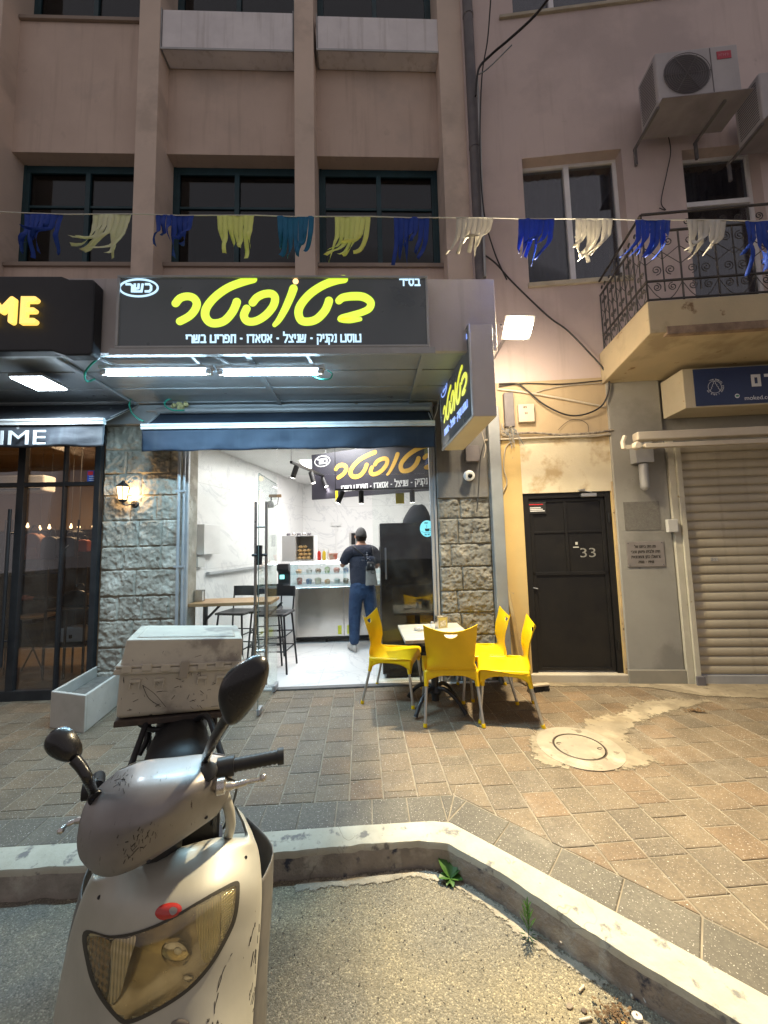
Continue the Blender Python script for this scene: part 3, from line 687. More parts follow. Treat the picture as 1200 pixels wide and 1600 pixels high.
# stone pillars with rough faced blocks
def stone_pillar(x0, x1, z0, z1, yf, seed, course=.26, smooth_top=None):
    rn = random.Random(seed); rows = []; z = z0
    while z < z1:
        h = course*rn.uniform(.9, 1.1); xs = [x0]; x = x0+rn.uniform(.18, .5)*(x1-x0)
        while x < x1-.1: xs.append(x); x += rn.uniform(.22, .5)
        xs.append(x1); rows.append((z, z+h, xs)); z += h
    b = MB(); nx = int((x1-x0)/.0085); nz = int((z1-z0)/.0085)
    def fn(u, v):
        x = x0+(x1-x0)*u; zz = z0+(z1-z0)*v
        for r in rows:
            if r[0] <= zz <= r[1]: break
        ds = min(zz-r[0], r[1]-zz)
        dx = min(min(abs(x-q) for q in r[2]), 9)
        k = [q for q in r[2] if q <= x]; bid = len(k)*7.3+r[0]*31
        e = min(dx, ds); body = min(1, max(0, (e-.003-.004*noise.noise(Vector((x*25, zz*25, 7))))/.011)); body = body*body*(3-2*body)
        rough = .42*fbm((x*5, zz*5, bid), 4)+.16*(1-2*abs(fbm((x*8+zz*2, zz*8, bid+5), 5)))+.42*fbm((x*19, zz*19, bid), 5)+.16*fbm((x*60, zz*60, bid), 3)
        d = body*(.016+.026*rough)+.004*fbm((x*30, zz*30, 0), 2)
        if smooth_top is not None and zz > smooth_top:
            t_ = min(1, (zz-smooth_top)/.1); d = lerp(d, .022+.006*fbm((x*5, zz*5, 2), 4), t_)
        return (x, yf-d, zz)
    b.grid(fn, nx, nz); b.box(x0, x1, yf+.012, yf+.35, z0-.02, z1)
    return b
def stone_mat(name, c1, c2, c3, dark):
    m = pm(name, c1, c2, 6, .92, .7, 75, bd=.006, c3=c3, sc3=3.2, spots=(dark, 8, .64)); return m
m_stone = stone_mat('rough_stone', (.37, .345, .29), (.24, .215, .175), (.46, .43, .37), (.13, .105, .08))
m_stone2 = stone_mat('grey_stone', (.20, .20, .185), (.14, .14, .13), (.26, .25, .22), (.06, .055, .05))
PX0, PX1 = -2.87, -2.04
stone_pillar(PX0, PX1, 0, 2.9, 4.06, 4).build('stone_pillar', m_stone, B1, smooth=50)
QX0, QX1 = .745, 1.33
MB().box(QX0-.002, QX1-.02, 4.022, 4.058, 1.98, 3.04).build('dark_plaster', pm('dark_plaster', (.12, .12, .125), (.17, .17, .165), 3, .85, .5, 40, bd=.006, streak=(.05, .05, .055), spots=((.22, .21, .2), 9, .68)), B1, bevel=.008)
stone_pillar(QX0, QX1, 0, 3.05, 4.06, 9, smooth_top=1.93).build('stone_pillar', m_stone2, B1, smooth=50)
# ------------------------------------------------------------------ shop interior (parts of the building)
def marble(name, base, tile, vein=(.42, .43, .45)):
    m = bpy.data.materials.new(name); m.use_nodes = True; nt = m.node_tree; N = nt.nodes; L = nt.links; b = N['Principled BSDF']
    g = N.new('ShaderNodeNewGeometry'); P = g.outputs['Position']
    n = N.new('ShaderNodeTexNoise'); n.inputs['Scale'].default_value = .9; n.inputs['Detail'].default_value = 9; n.inputs['Roughness'].default_value = .62; n.inputs['Distortion'].default_value = 1.6; L.new(P, n.inputs['Vector'])
    s = N.new('ShaderNodeMath'); s.operation = 'SUBTRACT'; s.inputs[1].default_value = .5; L.new(n.outputs[0], s.inputs[0])
    a = N.new('ShaderNodeMath'); a.operation = 'ABSOLUTE'; L.new(s.outputs[0], a.inputs[0])
    r = N.new('ShaderNodeMapRange'); r.inputs[1].default_value = 0; r.inputs[2].default_value = .022; r.inputs[3].default_value = .55; r.inputs[4].default_value = 0; L.new(a.outputs[0], r.inputs[0])
    m1 = N.new('ShaderNodeMix'); m1.data_type = 'RGBA'; m1.inputs[6].default_value = tuple(base)+(1,); m1.inputs[7].default_value = tuple(vein)+(1,); L.new(r.outputs[0], m1.inputs[0])
    # tile joints
    sp = N.new('ShaderNodeSeparateXYZ'); L.new(P, sp.inputs[0]); last = m1.outputs[2]
    for ax_, t_ in tile:
        d = N.new('ShaderNodeMath'); d.operation = 'PINGPONG'; d.inputs[1].default_value = t_/2; L.new(sp.outputs[ax_], d.inputs[0])
        lt = N.new('ShaderNodeMath'); lt.operation = 'LESS_THAN'; lt.inputs[1].default_value = .0025; L.new(d.outputs[0], lt.inputs[0])
        m2 = N.new('ShaderNodeMix'); m2.data_type = 'RGBA'; m2.inputs[7].default_value = (.45, .45, .44, 1); L.new(lt.outputs[0], m2.inputs[0]); L.new(last, m2.inputs[6]); last = m2.outputs[2]
    L.new(last, b.inputs['Base Color']); b.inputs['Roughness'].default_value = .38
    return m
m_mfl = marble('floor_marble', (.66, .66, .65), ((0, .6), (1, .9)))
m_mwl = marble('wall_marble', (.64, .64, .63), ((2, 1.2),))
m_ceil = pm('white_ceiling', (.66, .66, .65), (.62, .62, .61), 1, .9)
IY0, IY1, IZ = 4.2, 8.8, 2.96
mb = MB(); mb.box(-2.9, 2.2, FP-.07, IY1, -.05, .012); mb.build('shop_floor', m_mfl, B1)
mb = MB(); mb.hexa([(-2.9, 4.14, .012), (-2.56, 4.14, .012), (-1.6, IY1, .012), (-1.9, IY1, .012), (-2.9, 4.14, IZ), (-2.56, 4.14, IZ), (-1.6, IY1, IZ), (-1.9, IY1, IZ)])
mb.box(-1.9, 2.3, IY1, IY1+.1, .012, IZ); mb.box(2.2, 2.3, 4.42, IY1, .012, IZ)
mb.build('shop_wall', m_mwl, B1)
mb = MB(); mb.box(-2.9, 2.3, 4.14, IY1+.1, IZ, IZ+.05); mb.build('shop_ceiling', m_ceil, B1)
mb = MB()
for x, y in ((-.5, 5.0), (-.9, 6.6), (.2, 6.8)): mb.box(x-.3, x+.3, y-.3, y+.3, 2.945, 2.957)
mb.build('added_light_panel', em('panel_white', (1, .97, .94), 6), B1)  # glowing panels added out of view to go with the fill lights
# wall ledge and pipe on the left wall (thin grey duct line)
# neighbouring boutique room
m_bwall = pm('boutique_wall', (.40, .29, .18), (.35, .25, .15), 1, .8)
m_bfloor = pm('boutique_floor', (.12, .09, .06), (.09, .07, .05), 3, .35)
mb = MB(); mb.box(-7.5, -2.92, 7.6, 7.7, 0, 3.2); mb.box(-2.98, -2.91, 4.16, 7.6, 0, 3.2); mb.box(-7.6, -7.5, 4.16, 7.7, 0, 3.2); mb.box(-7.5, -2.92, 4.16, 7.7, 3.2, 3.25); mb.build('boutique_wall', m_bwall, B1)
mb = MB(); mb.box(-7.5, -2.92, FP-.04, 7.7, -.05, .01); mb.build('boutique_floor', m_bfloor, B1)
# ------------------------------------------------------------------ boutique front (black steel and glass)
t = thing('boutique_storefront', 'black steel glazed shopfront of the boutique on the left', 'shopfront', (-4.0, 4.05, 0))
BY = 4.03
mb = MB()
def vb(px, w, z0=0.0, z1=2.75, y=BY):
    x = at(px, 880, y).x; mb.box(x-w/2, x+w/2, y-.025, y+.025, z0, z1)
xr_ = PX0-.01; mb.box(xr_-.06, xr_, BY-.03, BY+.03, 0, 2.85)
vb(28, .075); vb(96, .022, y=BY+.002); mb.box(-6.2, xr_-.06, BY-.028, BY+.028, 0, .10)
zt_ = at(100, 757, BY).z; mb.box(-6.2, xr_-.06, BY-.022, BY+.022, zt_-.02, zt_+.025)
mb.box(-6.2, xr_-.06, BY-.022, BY+.022, 2.72, 2.78); vb(-60, .06); vb(-130, .06)
mb.build('frame', m_frame, t, bevel=.003)
mb = MB(); mb.box(-6.2, xr_-.05, BY+.006, BY+.012, .09, 2.75); mb.build('glass_pane', m_glassd, t)
mb = MB(); x = at(12, 880, BY-.06).x; mb.tube([(x, BY-.07, .35), (x, BY-.07, 1.95)], .016, 10); mb.tube([(x, BY-.07, .6), (x, BY-.0, .6)], .01); mb.tube([(x, BY-.07, 1.7), (x, BY-.0, 1.7)], .01); mb.build('door_handle', m_black, t, smooth=40)
s0 = at(136, 754, BY-.003); s1 = at(158, 735, BY-.003)
mb = MB(); mb.box(s0.x, s1.x, BY-.004, BY+.001, s0.z, s1.z); st_ = mb.build('sticker', pm('blue_sticker', (.02, .08, .45), (.03, .1, .5), 30, .4), t)
mb = MB(); mb.box(s0.x+.005, s0.x+.06, BY-.0055, BY-.0045, s1.z-.05, s1.z-.008); mb.build('red_corner', pm('red_ink', (.6, .03, .04), None, 9, .5), st_)
mb = MB()
for i in range(3): mb.box(s0.x+.02, s1.x-.02, BY-.0065, BY-.0055, s0.z+.02+i*.022, s0.z+.026+i*.022)
mb.build('print', pm('white_ink', (.75, .75, .75), None, 9, .5), st_)
# things in the boutique ----------------------------------------------
m_iron = pm('black_iron', (.02, .018, .016), (.035, .03, .025), 10, .6)
# grid wall rack
GY = 5.1
g0 = at(0, 824, GY); g1 = at(155, 1010, GY)
t = thing('grid_rack', 'black wire grid rack with shelves behind the boutique glass', 'display rack', (-3.6, GY, 0))
mb = MB(); x0, x1 = -5.6, at(152, 900, GY).x; zt = at(100, 822, GY).z; zb = .25
x = x0
while x < x1: mb.tube([(x, GY, zb), (x, GY, zt)], .0022, 4, False); x += .055
z = zb
while z < zt: mb.tube([(x0, GY-.003, z), (x1, GY-.003, z)], .0022, 4, False); z += .055
mb.build('grid_panel', m_iron, t)
mb = MB(); mb.box(x0, x1, GY+.05, GY+.08, zb, zt-.05); mb.build('dim_backdrop', pm('dim_room_brown', (.055, .040, .030), (.09, .06, .04), 3, .8), t)  # added dark sheet, stands for the dim room behind the grid
for z in (px_z(80, 896, GY), px_z(80, 936, GY), px_z(80, 968, GY)):
    mb = MB(); mb.box(x0, at(84, 900, GY).x, GY-.26, GY-.01, z-.012, z); mb.build('shelf', m_iron, t)
for px in (3, 14, 93, 118, 146):
    x = px_x(px, 900, GY-.3); mb = MB(); mb.tube([(x, GY-.29, 0.01), (x, GY-.29, px_z(px, 812, GY-.3))], .011, 6); mb.build('upright', m_iron, t, smooth=40)
rs = random.Random(11)
shc = [(.02, .02, .02), (.45, .42, .38), (.10, .05, .02), (.03, .03, .05), (.35, .10, .05)]
def shoe(x, y, z, l, col, k, lab):
    mb = MB(); M_ = Matrix.Translation((x, y, z)) @ Matrix.Rotation(.3, 4, 'Z')
    mb.M = M_
    mb.tube([(-l*.5, 0, .022), (-l*.42, 0, .035), (-l*.2, 0, .04), (l*.1, 0, .028), (l*.35, 0, .02), (l*.5, 0, .014)], [.018, .03, .030, .026, .026, .012], 10)
    mb.lathe([(.024, 0), (.026, .03), (.023, .05)], (-l*.33, 0, .03), 10)
    o = mb.build('shoe', pm('shoe_%d' % k, shc[k], None, 9, .5), smooth=50)
    tag(o, lab, 'shoe', 'shoes on the boutique shelves')
cn = ['black', 'cream', 'brown', 'navy', 'rust']
rows_ = ['top', 'middle', 'lowest']
for ri, z in enumerate((px_z(80, 896, GY), px_z(80, 936, GY), px_z(80, 968, GY))):
    for i, px in enumerate((8, 30, 52, 72)):
        k = (i+ri*2) % 5
        shoe(px_x(px, 920, GY-.14), GY-.14, z, .24, None, k, '%s low shoe on the %s boutique shelf, %s from the left' % (cn[k], rows_[ri], ('first', 'second', 'third', 'fourth')[i]))
def bag(name, lab, px, py, w, h, d, Y, col, cat='bag', dome=.0, handle=True):
    p = at(px, py, Y); t = thing(name, lab, cat, (p.x, Y, p.z))
    mb = MB(); prof = []
    n = 20
    for i in range(n+1):
        a = math.pi*i/n; prof.append((-math.cos(a)*w/2, h*(.55 if dome else .8)+math.sin(a)*h*(.45 if dome else .2)))
    prof = [(-w/2, 0), *prof, (w/2, 0)]
    mb.prism(prof, (p.x, Y-d/2, p.z), XX, ZZ, (0, d, 0)); mb.build('body', col, t, bevel=.015, seg=3, smooth=40)
    if handle:
        mb = MB(); mb.tube([(p.x-w*.22, Y, p.z+h*.85), (p.x-w*.2, Y, p.z+h*1.1), (p.x-w*.1, Y, p.z+h*1.28), (p.x+w*.1, Y, p.z+h*1.28), (p.x+w*.2, Y, p.z+h*1.1), (p.x+w*.22, Y, p.z+h*.85)], .009, 8)
        mb.build('handle', m_black, t, smooth=50)
    return t, p
m_tan = pm('tan_leather', (.26, .10, .05), (.20, .08, .04), 8, .5)
m_bl = pm('black_leather', (.012, .012, .013), (.02, .02, .02), 8, .35)
tb, p = bag('backpack', 'tan leather backpack hanging on the grid rack', 52, 874, .26, .34, .12, GY-.12, m_tan, 'backpack', dome=1)
mb = MB(); mb.box(p.x-.10, p.x+.10, GY-.20, GY-.17, p.z+.04, p.z+.15); mb.build('front_pocket', m_tan, tb, bevel=.012)
bag('handbag', 'black square handbag hanging right of the tan backpack', 80, 874, .19, .30, .12, GY-.13, m_bl, 'handbag')
tb, p = bag('handbag', 'black flap handbag hanging on the rack near the stone pillar', 107, 870, .24, .26, .12, GY-.15, m_bl, 'handbag')
mb = MB(); mb.tube([(p.x-.03, GY-.222, p.z+.13), (p.x, GY-.222, p.z+.10), (p.x+.05, GY-.222, p.z+.15)], .005, 6); mb.build('clasp', m_alu, tb)
bag('handbag', 'small rust handbag hanging high beside the black flap bag', 131, 862, .13, .16, .08, GY-.12, pm('rust_leather', (.28, .06, .03), None, 8, .5), 'handbag')
SY = 4.75
zsh = px_z(120, 948, SY)
t = thing('shelf_unit', 'narrow black metal shelf unit with two shelves inside the boutique', 'shelf', (-3.05, SY, 0))
xa, xb = px_x(88, 950, SY), px_x(150, 950, SY)
mb = MB(); mb.box(xa, xb, SY-.17, SY+.17, zsh-.02, zsh); mb.build('shelf', m_iron, t)
zs2 = px_z(120, 1003, SY); mb = MB(); mb.box(xa, xb, SY-.17, SY+.17, zs2-.02, zs2); mb.build('shelf', m_iron, t)
for x in (xa, xb-.02, (xa+xb)/2):
    mb = MB(); mb.box(x, x+.018, SY-.17, SY-.15, 0.01, zsh+.5 if x != (xa+xb)/2 else zsh-.02); mb.build('leg', m_iron, t)
bag('handbag', 'glossy black domed handbag on the upper shelf of the metal unit', 124, 946, .30, .20, .16, SY, pm('patent_leather', (.01, .01, .012), None, 8, .12, coat=.5), 'handbag', dome=1)
tb, p = bag('handbag', 'pale grey boxy handbag on the lower shelf of the metal unit', 119, 1001, .30, .18, .16, SY, pm('grey_leather', (.30, .34, .36), None, 8, .5), 'handbag', handle=False)
mb = MB(); mb.box(p.x-.012, p.x+.012, SY-.10, SY-.08, p.z+.05, p.z+.09); mb.build('clasp', m_bl, tb)
t = thing('side_table', 'round tray table on crossed iron legs behind the boutique glass', 'table', (-3.75, 4.9, 0))
c = at(55, 962, 4.9); mb = MB(); mb.lathe([(.2, -.015), (.205, .01), (.19, .012)], (c.x, 4.9, c.z), 28); mb.build('tabletop', m_wood, t, smooth=40)
for s_ in (-1, 1):
    mb = MB(); mb.tube([(c.x-.18*s_, 4.9+.05*s_, .01), (c.x+.14*s_, 4.9+.05*s_, c.z-.015)], .009, 6); mb.build('leg', m_iron, t)
# hanging bulbs
for i, (px, py) in enumerate(((43, 822), (62, 826), (77, 824), (111, 823), (123, 823), (146, 822))):
    p = at(px, py, 6.0); mb = MB(); mb.lathe([(.004, -.03), (.018, -.021), (.022, 0), (.012, .021), (.008, .05)], p, 12)
    o = mb.build('light_bulb', em('warm_bulb', (1, .62, .3), 4), smooth=60)
    tag(o, 'small warm light bulb hanging in the boutique, %s from the left' % ('first', 'second', 'third', 'fourth', 'fifth', 'sixth')[i], 'light bulb', 'bulbs strung inside the boutique')
    mb = MB(); mb.tube([p+Vector((0, 0, .055)), (p.x, p.y, 3.2)], .003, 4); mb.build('flex', m_cable, o)
p = at(124, 832, 5.2); t = thing('pendant_lamp', 'black disc pendant lamp above the handbags', 'lamp', p)
mb = MB(); mb.lathe([(.12, -.01), (.12, 0), (.05, .035), (.015, .05)], p, 24); mb.build('lamp_shade', m_iron, t, smooth=50)
mb = MB(); mb.tube([p+Vector((0, 0, .05)), (p.x, p.y, 3.2)], .003, 4); mb.build('flex', m_cable, t)
# indoor air conditioner
a0 = at(0, 768, 5.6); a1 = at(68, 768, 5.6); t = thing('indoor_air_conditioner', 'white wall mounted indoor air conditioner in the boutique', 'air conditioner', (a0.x, 5.6, a0.z))
zt, zb = at(40, 742, 5.6).z, at(40, 768, 5.6).z
mb = MB(); mb.box(a1.x-1.0, a1.x, 5.6, 5.82, zb, zt); mb.build('body', pm('off_white_plastic', (.50, .50, .48), None, 6, .4), t, bevel=.03, seg=3)
mb = MB(); mb.box(a1.x-.95, a1.x-.05, 5.595, 5.599, zb+.03, zb+.05); mb.build('air_slot', m_black, t)

# ------------------------------------------------------------------ glazed front of the toast shop
t = thing('glass_storefront', 'frameless glass front of the toast shop with open glass door', 'shopfront', (-.8, 4.1, 0))
GYF = 4.10
xl = PX1+.02; hinge = Vector((-1.03, GYF, 0))
mb = MB(); mb.box(xl-.045, xl-.003, GYF-.03, GYF+.03, .012, 2.9); mb.box(xl, xl+.03, GYF-.02, GYF+.02, .012, 2.9); mb.box(QX0-.075, QX0-.035, GYF-.02, GYF+.02, .012, 2.9); mb.box(QX0-.033, QX0-.008, GYF-.035, GYF+.03, .012, 2.9)
mb.box(xl+.03, hinge.x, GYF-.015, GYF+.015, .012, .035); mb.box(xl+.03, QX0-.08, GYF-.02, GYF+.02, 2.86, 2.9)
mb.build('frame', m_alud, t, bevel=.003)
mb = MB(); mb.box(xl+.03, hinge.x-.005, GYF-.005, GYF+.005, .035, 2.86); mb.build('glass_pane', m_glass, t)
mb = MB(); mb.box(hinge.x+.001, QX0-.08, GYF-.005, GYF+.005, 2.28, 2.86); mb.build('transom_pane', m_glass, t)
mb = MB(); mb.box(hinge.x+.55, QX0-.62, GYF-.004, GYF+.004, .02, 2.27) if False else mb.box(.02, QX0-.08, GYF-.005, GYF+.005, .02, 2.27); mb.build('side_pane', m_glass, t)
mb = MB(); mb.box(hinge.x-.03, QX0-.08, FP-.09, FP-.02, -.02, .016); mb.build('threshold', pm('dark_stone', (.10, .10, .10), (.14, .135, .13), 9, .5), t, bevel=.003)
fo = atz(406, 1112, 0.02); dv = Vector((fo.x-hinge.x, fo.y-hinge.y, 0)).normalized(); dn = Vector((-dv.y, dv.x, 0)); dw = .66
ztd = 2.18
def dp(a, b, z): return hinge+dv*a+dn*b+Vector((0, 0, z))
mb = MB(); mb.hexa([dp(.01, -.005, .02), dp(dw, -.005, .02), dp(dw, .005, .02), dp(.01, .005, .02), dp(.01, -.005, ztd), dp(dw, -.005, ztd), dp(dw, .005, ztd), dp(.01, .005, ztd)])
d_ = mb.build('glass_door', m_glass, t)
mb = MB()
for s_ in (-1, 1):
    mb.tube([dp(dw-.07, .05*s_, .25), dp(dw-.07, .05*s_, 1.92)], .0135, 12)
for z in (.55, 1.68): mb.tube([dp(dw-.07, -.05, z), dp(dw-.07, .05, z)], .009, 8)
mb.build('handle', pm('brushed_steel', (.42, .41, .40), (.34, .33, .32), 14, .3, metal=.95), d_, smooth=40)
mb = MB(); mb.hexa([dp(dw-.10, -.014, .012), dp(dw+.004, -.014, .012), dp(dw+.004, .014, .012), dp(dw-.10, .014, .012), dp(dw-.10, -.014, .06), dp(dw+.004, -.014, .06), dp(dw+.004, .014, .06), dp(dw-.10, .014, .06)])
mb.hexa([dp(0, -.016, .012), dp(.14, -.016, .012), dp(.14, .016, .012), dp(0, .016, .012), dp(0, -.016, .07), dp(.14, -.016, .07), dp(.14, .016, .07), dp(0, .016, .07)])
mb.build('corner_patch', m_alud, d_, bevel=.003)
mb = MB(); zl = 1.42
mb.hexa([dp(dw-.055, -.02, zl-.09), dp(dw-.005, -.02, zl-.09), dp(dw-.005, .02, zl-.09), dp(dw-.055, .02, zl-.09), dp(dw-.055, -.02, zl+.09), dp(dw-.005, -.02, zl+.09), dp(dw-.005, .02, zl+.09), dp(dw-.055, .02, zl+.09)])
mb.tube([dp(dw-.03, -.07, zl), dp(dw-.03, .07, zl)], .012, 10); mb.build('lock', m_black, d_, bevel=.003)
mb = MB(); mb.tube([dp(dw+.002, 0, .02), dp(dw+.002, 0, ztd)], .0035, 6); mb.tube([dp(.01, 0, ztd), dp(dw, 0, ztd)], .003, 6); mb.build('glass_edge', pm('glass_edge_green', (.16, .22, .20), None, 5, .2), d_)

# ------------------------------------------------------------------ awnings
def awning(name, lab, xa, xb, Yb, Yf, zb, zf, zv, mat, barm, txt=None, skew=0):
    t = thing(name, lab, 'awning', ((xa+xb)/2, Yb, zv))
    mb = MB(); n = 40
    def top(u, v):
        x = lerp(xa+skew*v, xb, u); return (x, lerp(Yb, Yf, v), lerp(zb, zf, v)-.012*math.sin(math.pi*v)+.004*fbm((x*3, v*3, 1)))
    mb.grid(top, n, 8); mb.build('canopy_cloth', mat, t, smooth=60, solid=.003)
    mb = MB(); mb.tube([(xa+skew, Yf-.01, zf-.005), (xb, Yf-.01, zf-.005)], .020, 12); mb.box(xa+skew, xb, Yf-.022, Yf+.018, zf-.045, zf-.02); mb.build('front_bar', barm, t, smooth=40)
    mb = MB()
    def val(u, v):
        x = lerp(xa+skew, xb, u); return (x, Yf-.002+.012*math.sin(u*40+v*2)*v+.018*fbm((u*9, v*2, 3))*v, lerp(zf-.045, zv, v)+.004*math.sin(u*31)*v)
    mb.grid(val, 120, 10); mb.build('valance', mat, t, smooth=60, solid=.002)
    mb = MB(); mb.tube([(lerp(xa, xb, 0)+.02, Yb, zb), (lerp(xa, xb, 0)+.02+skew, Yf, zf-.02)], .012, 8); mb.tube([(xb-.02, Yb, zb-.02), (xb-.02, Yf, zf-.02)], .012, 8); mb.tube([(xa, Yb-.03, zb+.01), (xb, Yb-.03, zb+.01)], .035, 12); mb.build('arm', m_alud, t, smooth=40)
    return t
m_navy = pm('navy_canvas', (.012, .02, .036), (.02, .03, .05), 2.5, .75, .2, 60, bd=.004, streak=(.03, .042, .06), spots=((.18, .20, .21), 9, .76))
m_blkc = pm('black_canvas', (.03, .035, .045), (.05, .055, .065), 2.5, .6, .3, 40, bd=.006, streak=(.10, .12, .13), spots=((.35, .37, .38), 15, .66))
m_bar = pm('white_bar', (.60, .61, .62), (.45, .46, .46), 5, .4)
YA = 3.72
a = at(222, 664, YA); b = at(679, 659, YA); zv = at(450, 702, YA).z
aw = awning('awning', 'rolled navy canvas awning with a pale front bar over the toast shop', a.x, b.x, 4.0, YA, px_z(450, 641, 3.96), px_z(450, 662, YA), zv, m_navy, m_bar)
YA2 = 3.5
b = at(164, 657, YA2)
aw2 = awning('awning', 'black canvas awning lettered in white over the boutique window', -5.6, b.x, 4.0, YA2, px_z(80, 632, 4.0), px_z(80, 657, YA2), at(80, 698, YA2).z, m_blkc, m_bar)
mb = MB(); q0 = at(3, 695, YA2-.03); q1 = at(72, 672, YA2-.03)
latin(mb, 'BIMIME'[3:], (q0.x-.02, YA2-.028, q0.z), XX, ZZ, q1.z-q0.z, width=q1.x-q0.x+.02, dep=.003)
mb.build('lettering', pm('white_paint', (.62, .66, .68), (.5, .54, .56), 20, .7), aw2)

# ------------------------------------------------------------------ the lit main sign
def sign_frame(mb, o, w, h, d, lip=.02):
    x, y, z = o
    for a in ((x-lip, x+w+lip, y, y+d, z-lip, z), (x-lip, x+w+lip, y, y+d, z+h, z+h+lip), (x-lip, x, y, y+d, z, z+h), (x+w, x+w+lip, y, y+d, z, z+h)): mb.box(*a)
Y0 = YS-.13
p0 = at(183, 540, Y0); p1 = at(664, 434, Y0); SW, SH = p1.x-p0.x, p1.z-p0.z
t = thing('shop_sign', 'long dark lightbox sign with glowing yellow handwritten Hebrew name above the shop', 'sign', ((p0.x+p1.x)/2, YS-.06, p0.z))
m_face = pm('sign_face', (.045, .047, .05), (.035, .036, .04), 1.5, .3, em=(.20, .22, .24), es=.09)
mb = MB(); mb.box(p0.x, p1.x, Y0+.015, YS-.003, p0.z, p1.z); mb.build('face_panel', m_face, t)
mb = MB(); sign_frame(mb, (p0.x, Y0, p0.z), SW, SH, .125); mb.build('frame', m_alud, t, bevel=.004)
mb = MB(); mb.prism([(0, 0), (0, -.05), (-.05, -.035), (-.07, 0)], (p0.x-.06, Y0, p0.z-.022), YY*-1, ZZ, (SW+.12, 0, 0)); mb.build('bottom_ledge', m_alud, t)
YT = Y0+.0145
q0 = at(268, 513, YT); q1 = at(586, 431, YT)
mb = MB(); logo(mb, (q0.x, YT, q0.z), XX, ZZ, q1.x-q0.x, q1.z-q0.z, .004); mb.build('name_lettering', em('neon_yellow', (.66, .95, .01), .78), t)
q = at(462, 440, YT); mb = MB(); disc(mb, (q.x, YT, q.z), XX, ZZ, .022, .022, .005); mb.build('dot', em('peach_glow', (1, .55, .22), 1.4), t)
q0 = at(290, 538, YT); q1 = at(565, 521, YT)
m_wglow = em('white_glow', (.50, .78, 1.0), .85)
mb = MB(); heb(mb, 'טוסט נקניק - שניצל - אסאדו - תפריט בשרי', (q0.x, YT, q0.z+.008), XX, ZZ, (q1.z-q0.z)*.85, width=q1.x-q0.x, th=.2, dep=.004); mb.build('menu_lettering', m_wglow, t)
q0 = at(624, 447, YT); q1 = at(657, 434, YT); mb = MB(); heb(mb, 'בס"ד', (q0.x, YT, q0.z), XX, ZZ, (q1.z-q0.z)*.9, width=q1.x-q0.x, th=.2, dep=.004); mb.build('corner_lettering', m_wglow, t)
q = at(217, 450, YT); mb = MB(); ring(mb, (q.x, YT, q.z), XX, ZZ, .143, .069, .014, .004)
q0 = at(196, 457, YT); q1 = at(239, 443, YT); heb(mb, 'כשר', (q0.x, YT, q0.z), XX, ZZ, (q1.z-q0.z), width=q1.x-q0.x, th=.22, dep=.004); mb.build('kosher_mark', m_wglow, t)

# boutique sign with gold letters
Y1 = YS-.10
t = thing('boutique_sign', 'black boutique sign with glowing gold letters ME', 'sign', (-3.2, Y1, ZS))
xe = px_x(146, 500, Y1); xs_ = px_x(96, 500, Y1); z0 = px_z(60, 548, Y1); z1 = px_z(60, 431, Y1)
mb = MB(); mb.prism([(-6.2, z0), (xs_-.06, z0), (xs_+.04, z0-.035), (xe-.02, z0-.035), (xe, z0-.01), (xe, z1-.05), (xe-.02, z1-.025), (xs_+.04, z1-.025), (xs_-.02, z1), (-6.2, z1)], (0, Y1, 0), XX, ZZ, (0, .095, 0))
mb.build('panel', pm('sign_black', (.012, .014, .02), (.018, .02, .026), 3, .4), t, bevel=.012, seg=3)
mb = MB(); ux = XX
e0 = at(36, 509, Y1); e1 = at(64, 467, Y1); W_ = e1.x-e0.x; H_ = e1.z-e0.z; tk = .043
mb.ribbon([(W_-tk/2, H_-tk/2), (tk/2, H_-tk/2), (tk/2, tk/2), (W_-tk/2, tk/2)], tk, (e0.x, Y1-.001, e0.z), XX, ZZ, (0, -.03, 0), cap=6)
mb.ribbon([(tk, H_/2), (W_-tk/2-.005, H_/2)], tk*.85, (e0.x, Y1-.001, e0.z), XX, ZZ, (0, -.0305, 0), cap=6)
xm = px_x(-13, 490, Y1); wm = px_x(28, 490, Y1)-xm
for q_, pts_ in enumerate(([(tk/2, tk/2), (tk/2, H_-tk/2)], [(wm-tk/2, H_-tk/2), (wm-tk/2, tk/2)], [(tk/2, H_-tk/2), (wm/2, H_*.48)], [(wm/2, H_*.48), (wm-tk/2, H_-tk/2)])): mb.ribbon(pts_, tk*.95, (xm, Y1-.001, e0.z), XX, ZZ, (0, -.03-.0004*q_, 0), cap=6)
mb.build('lettering', em('gold_glow', (1, .62, .10), .9), t)

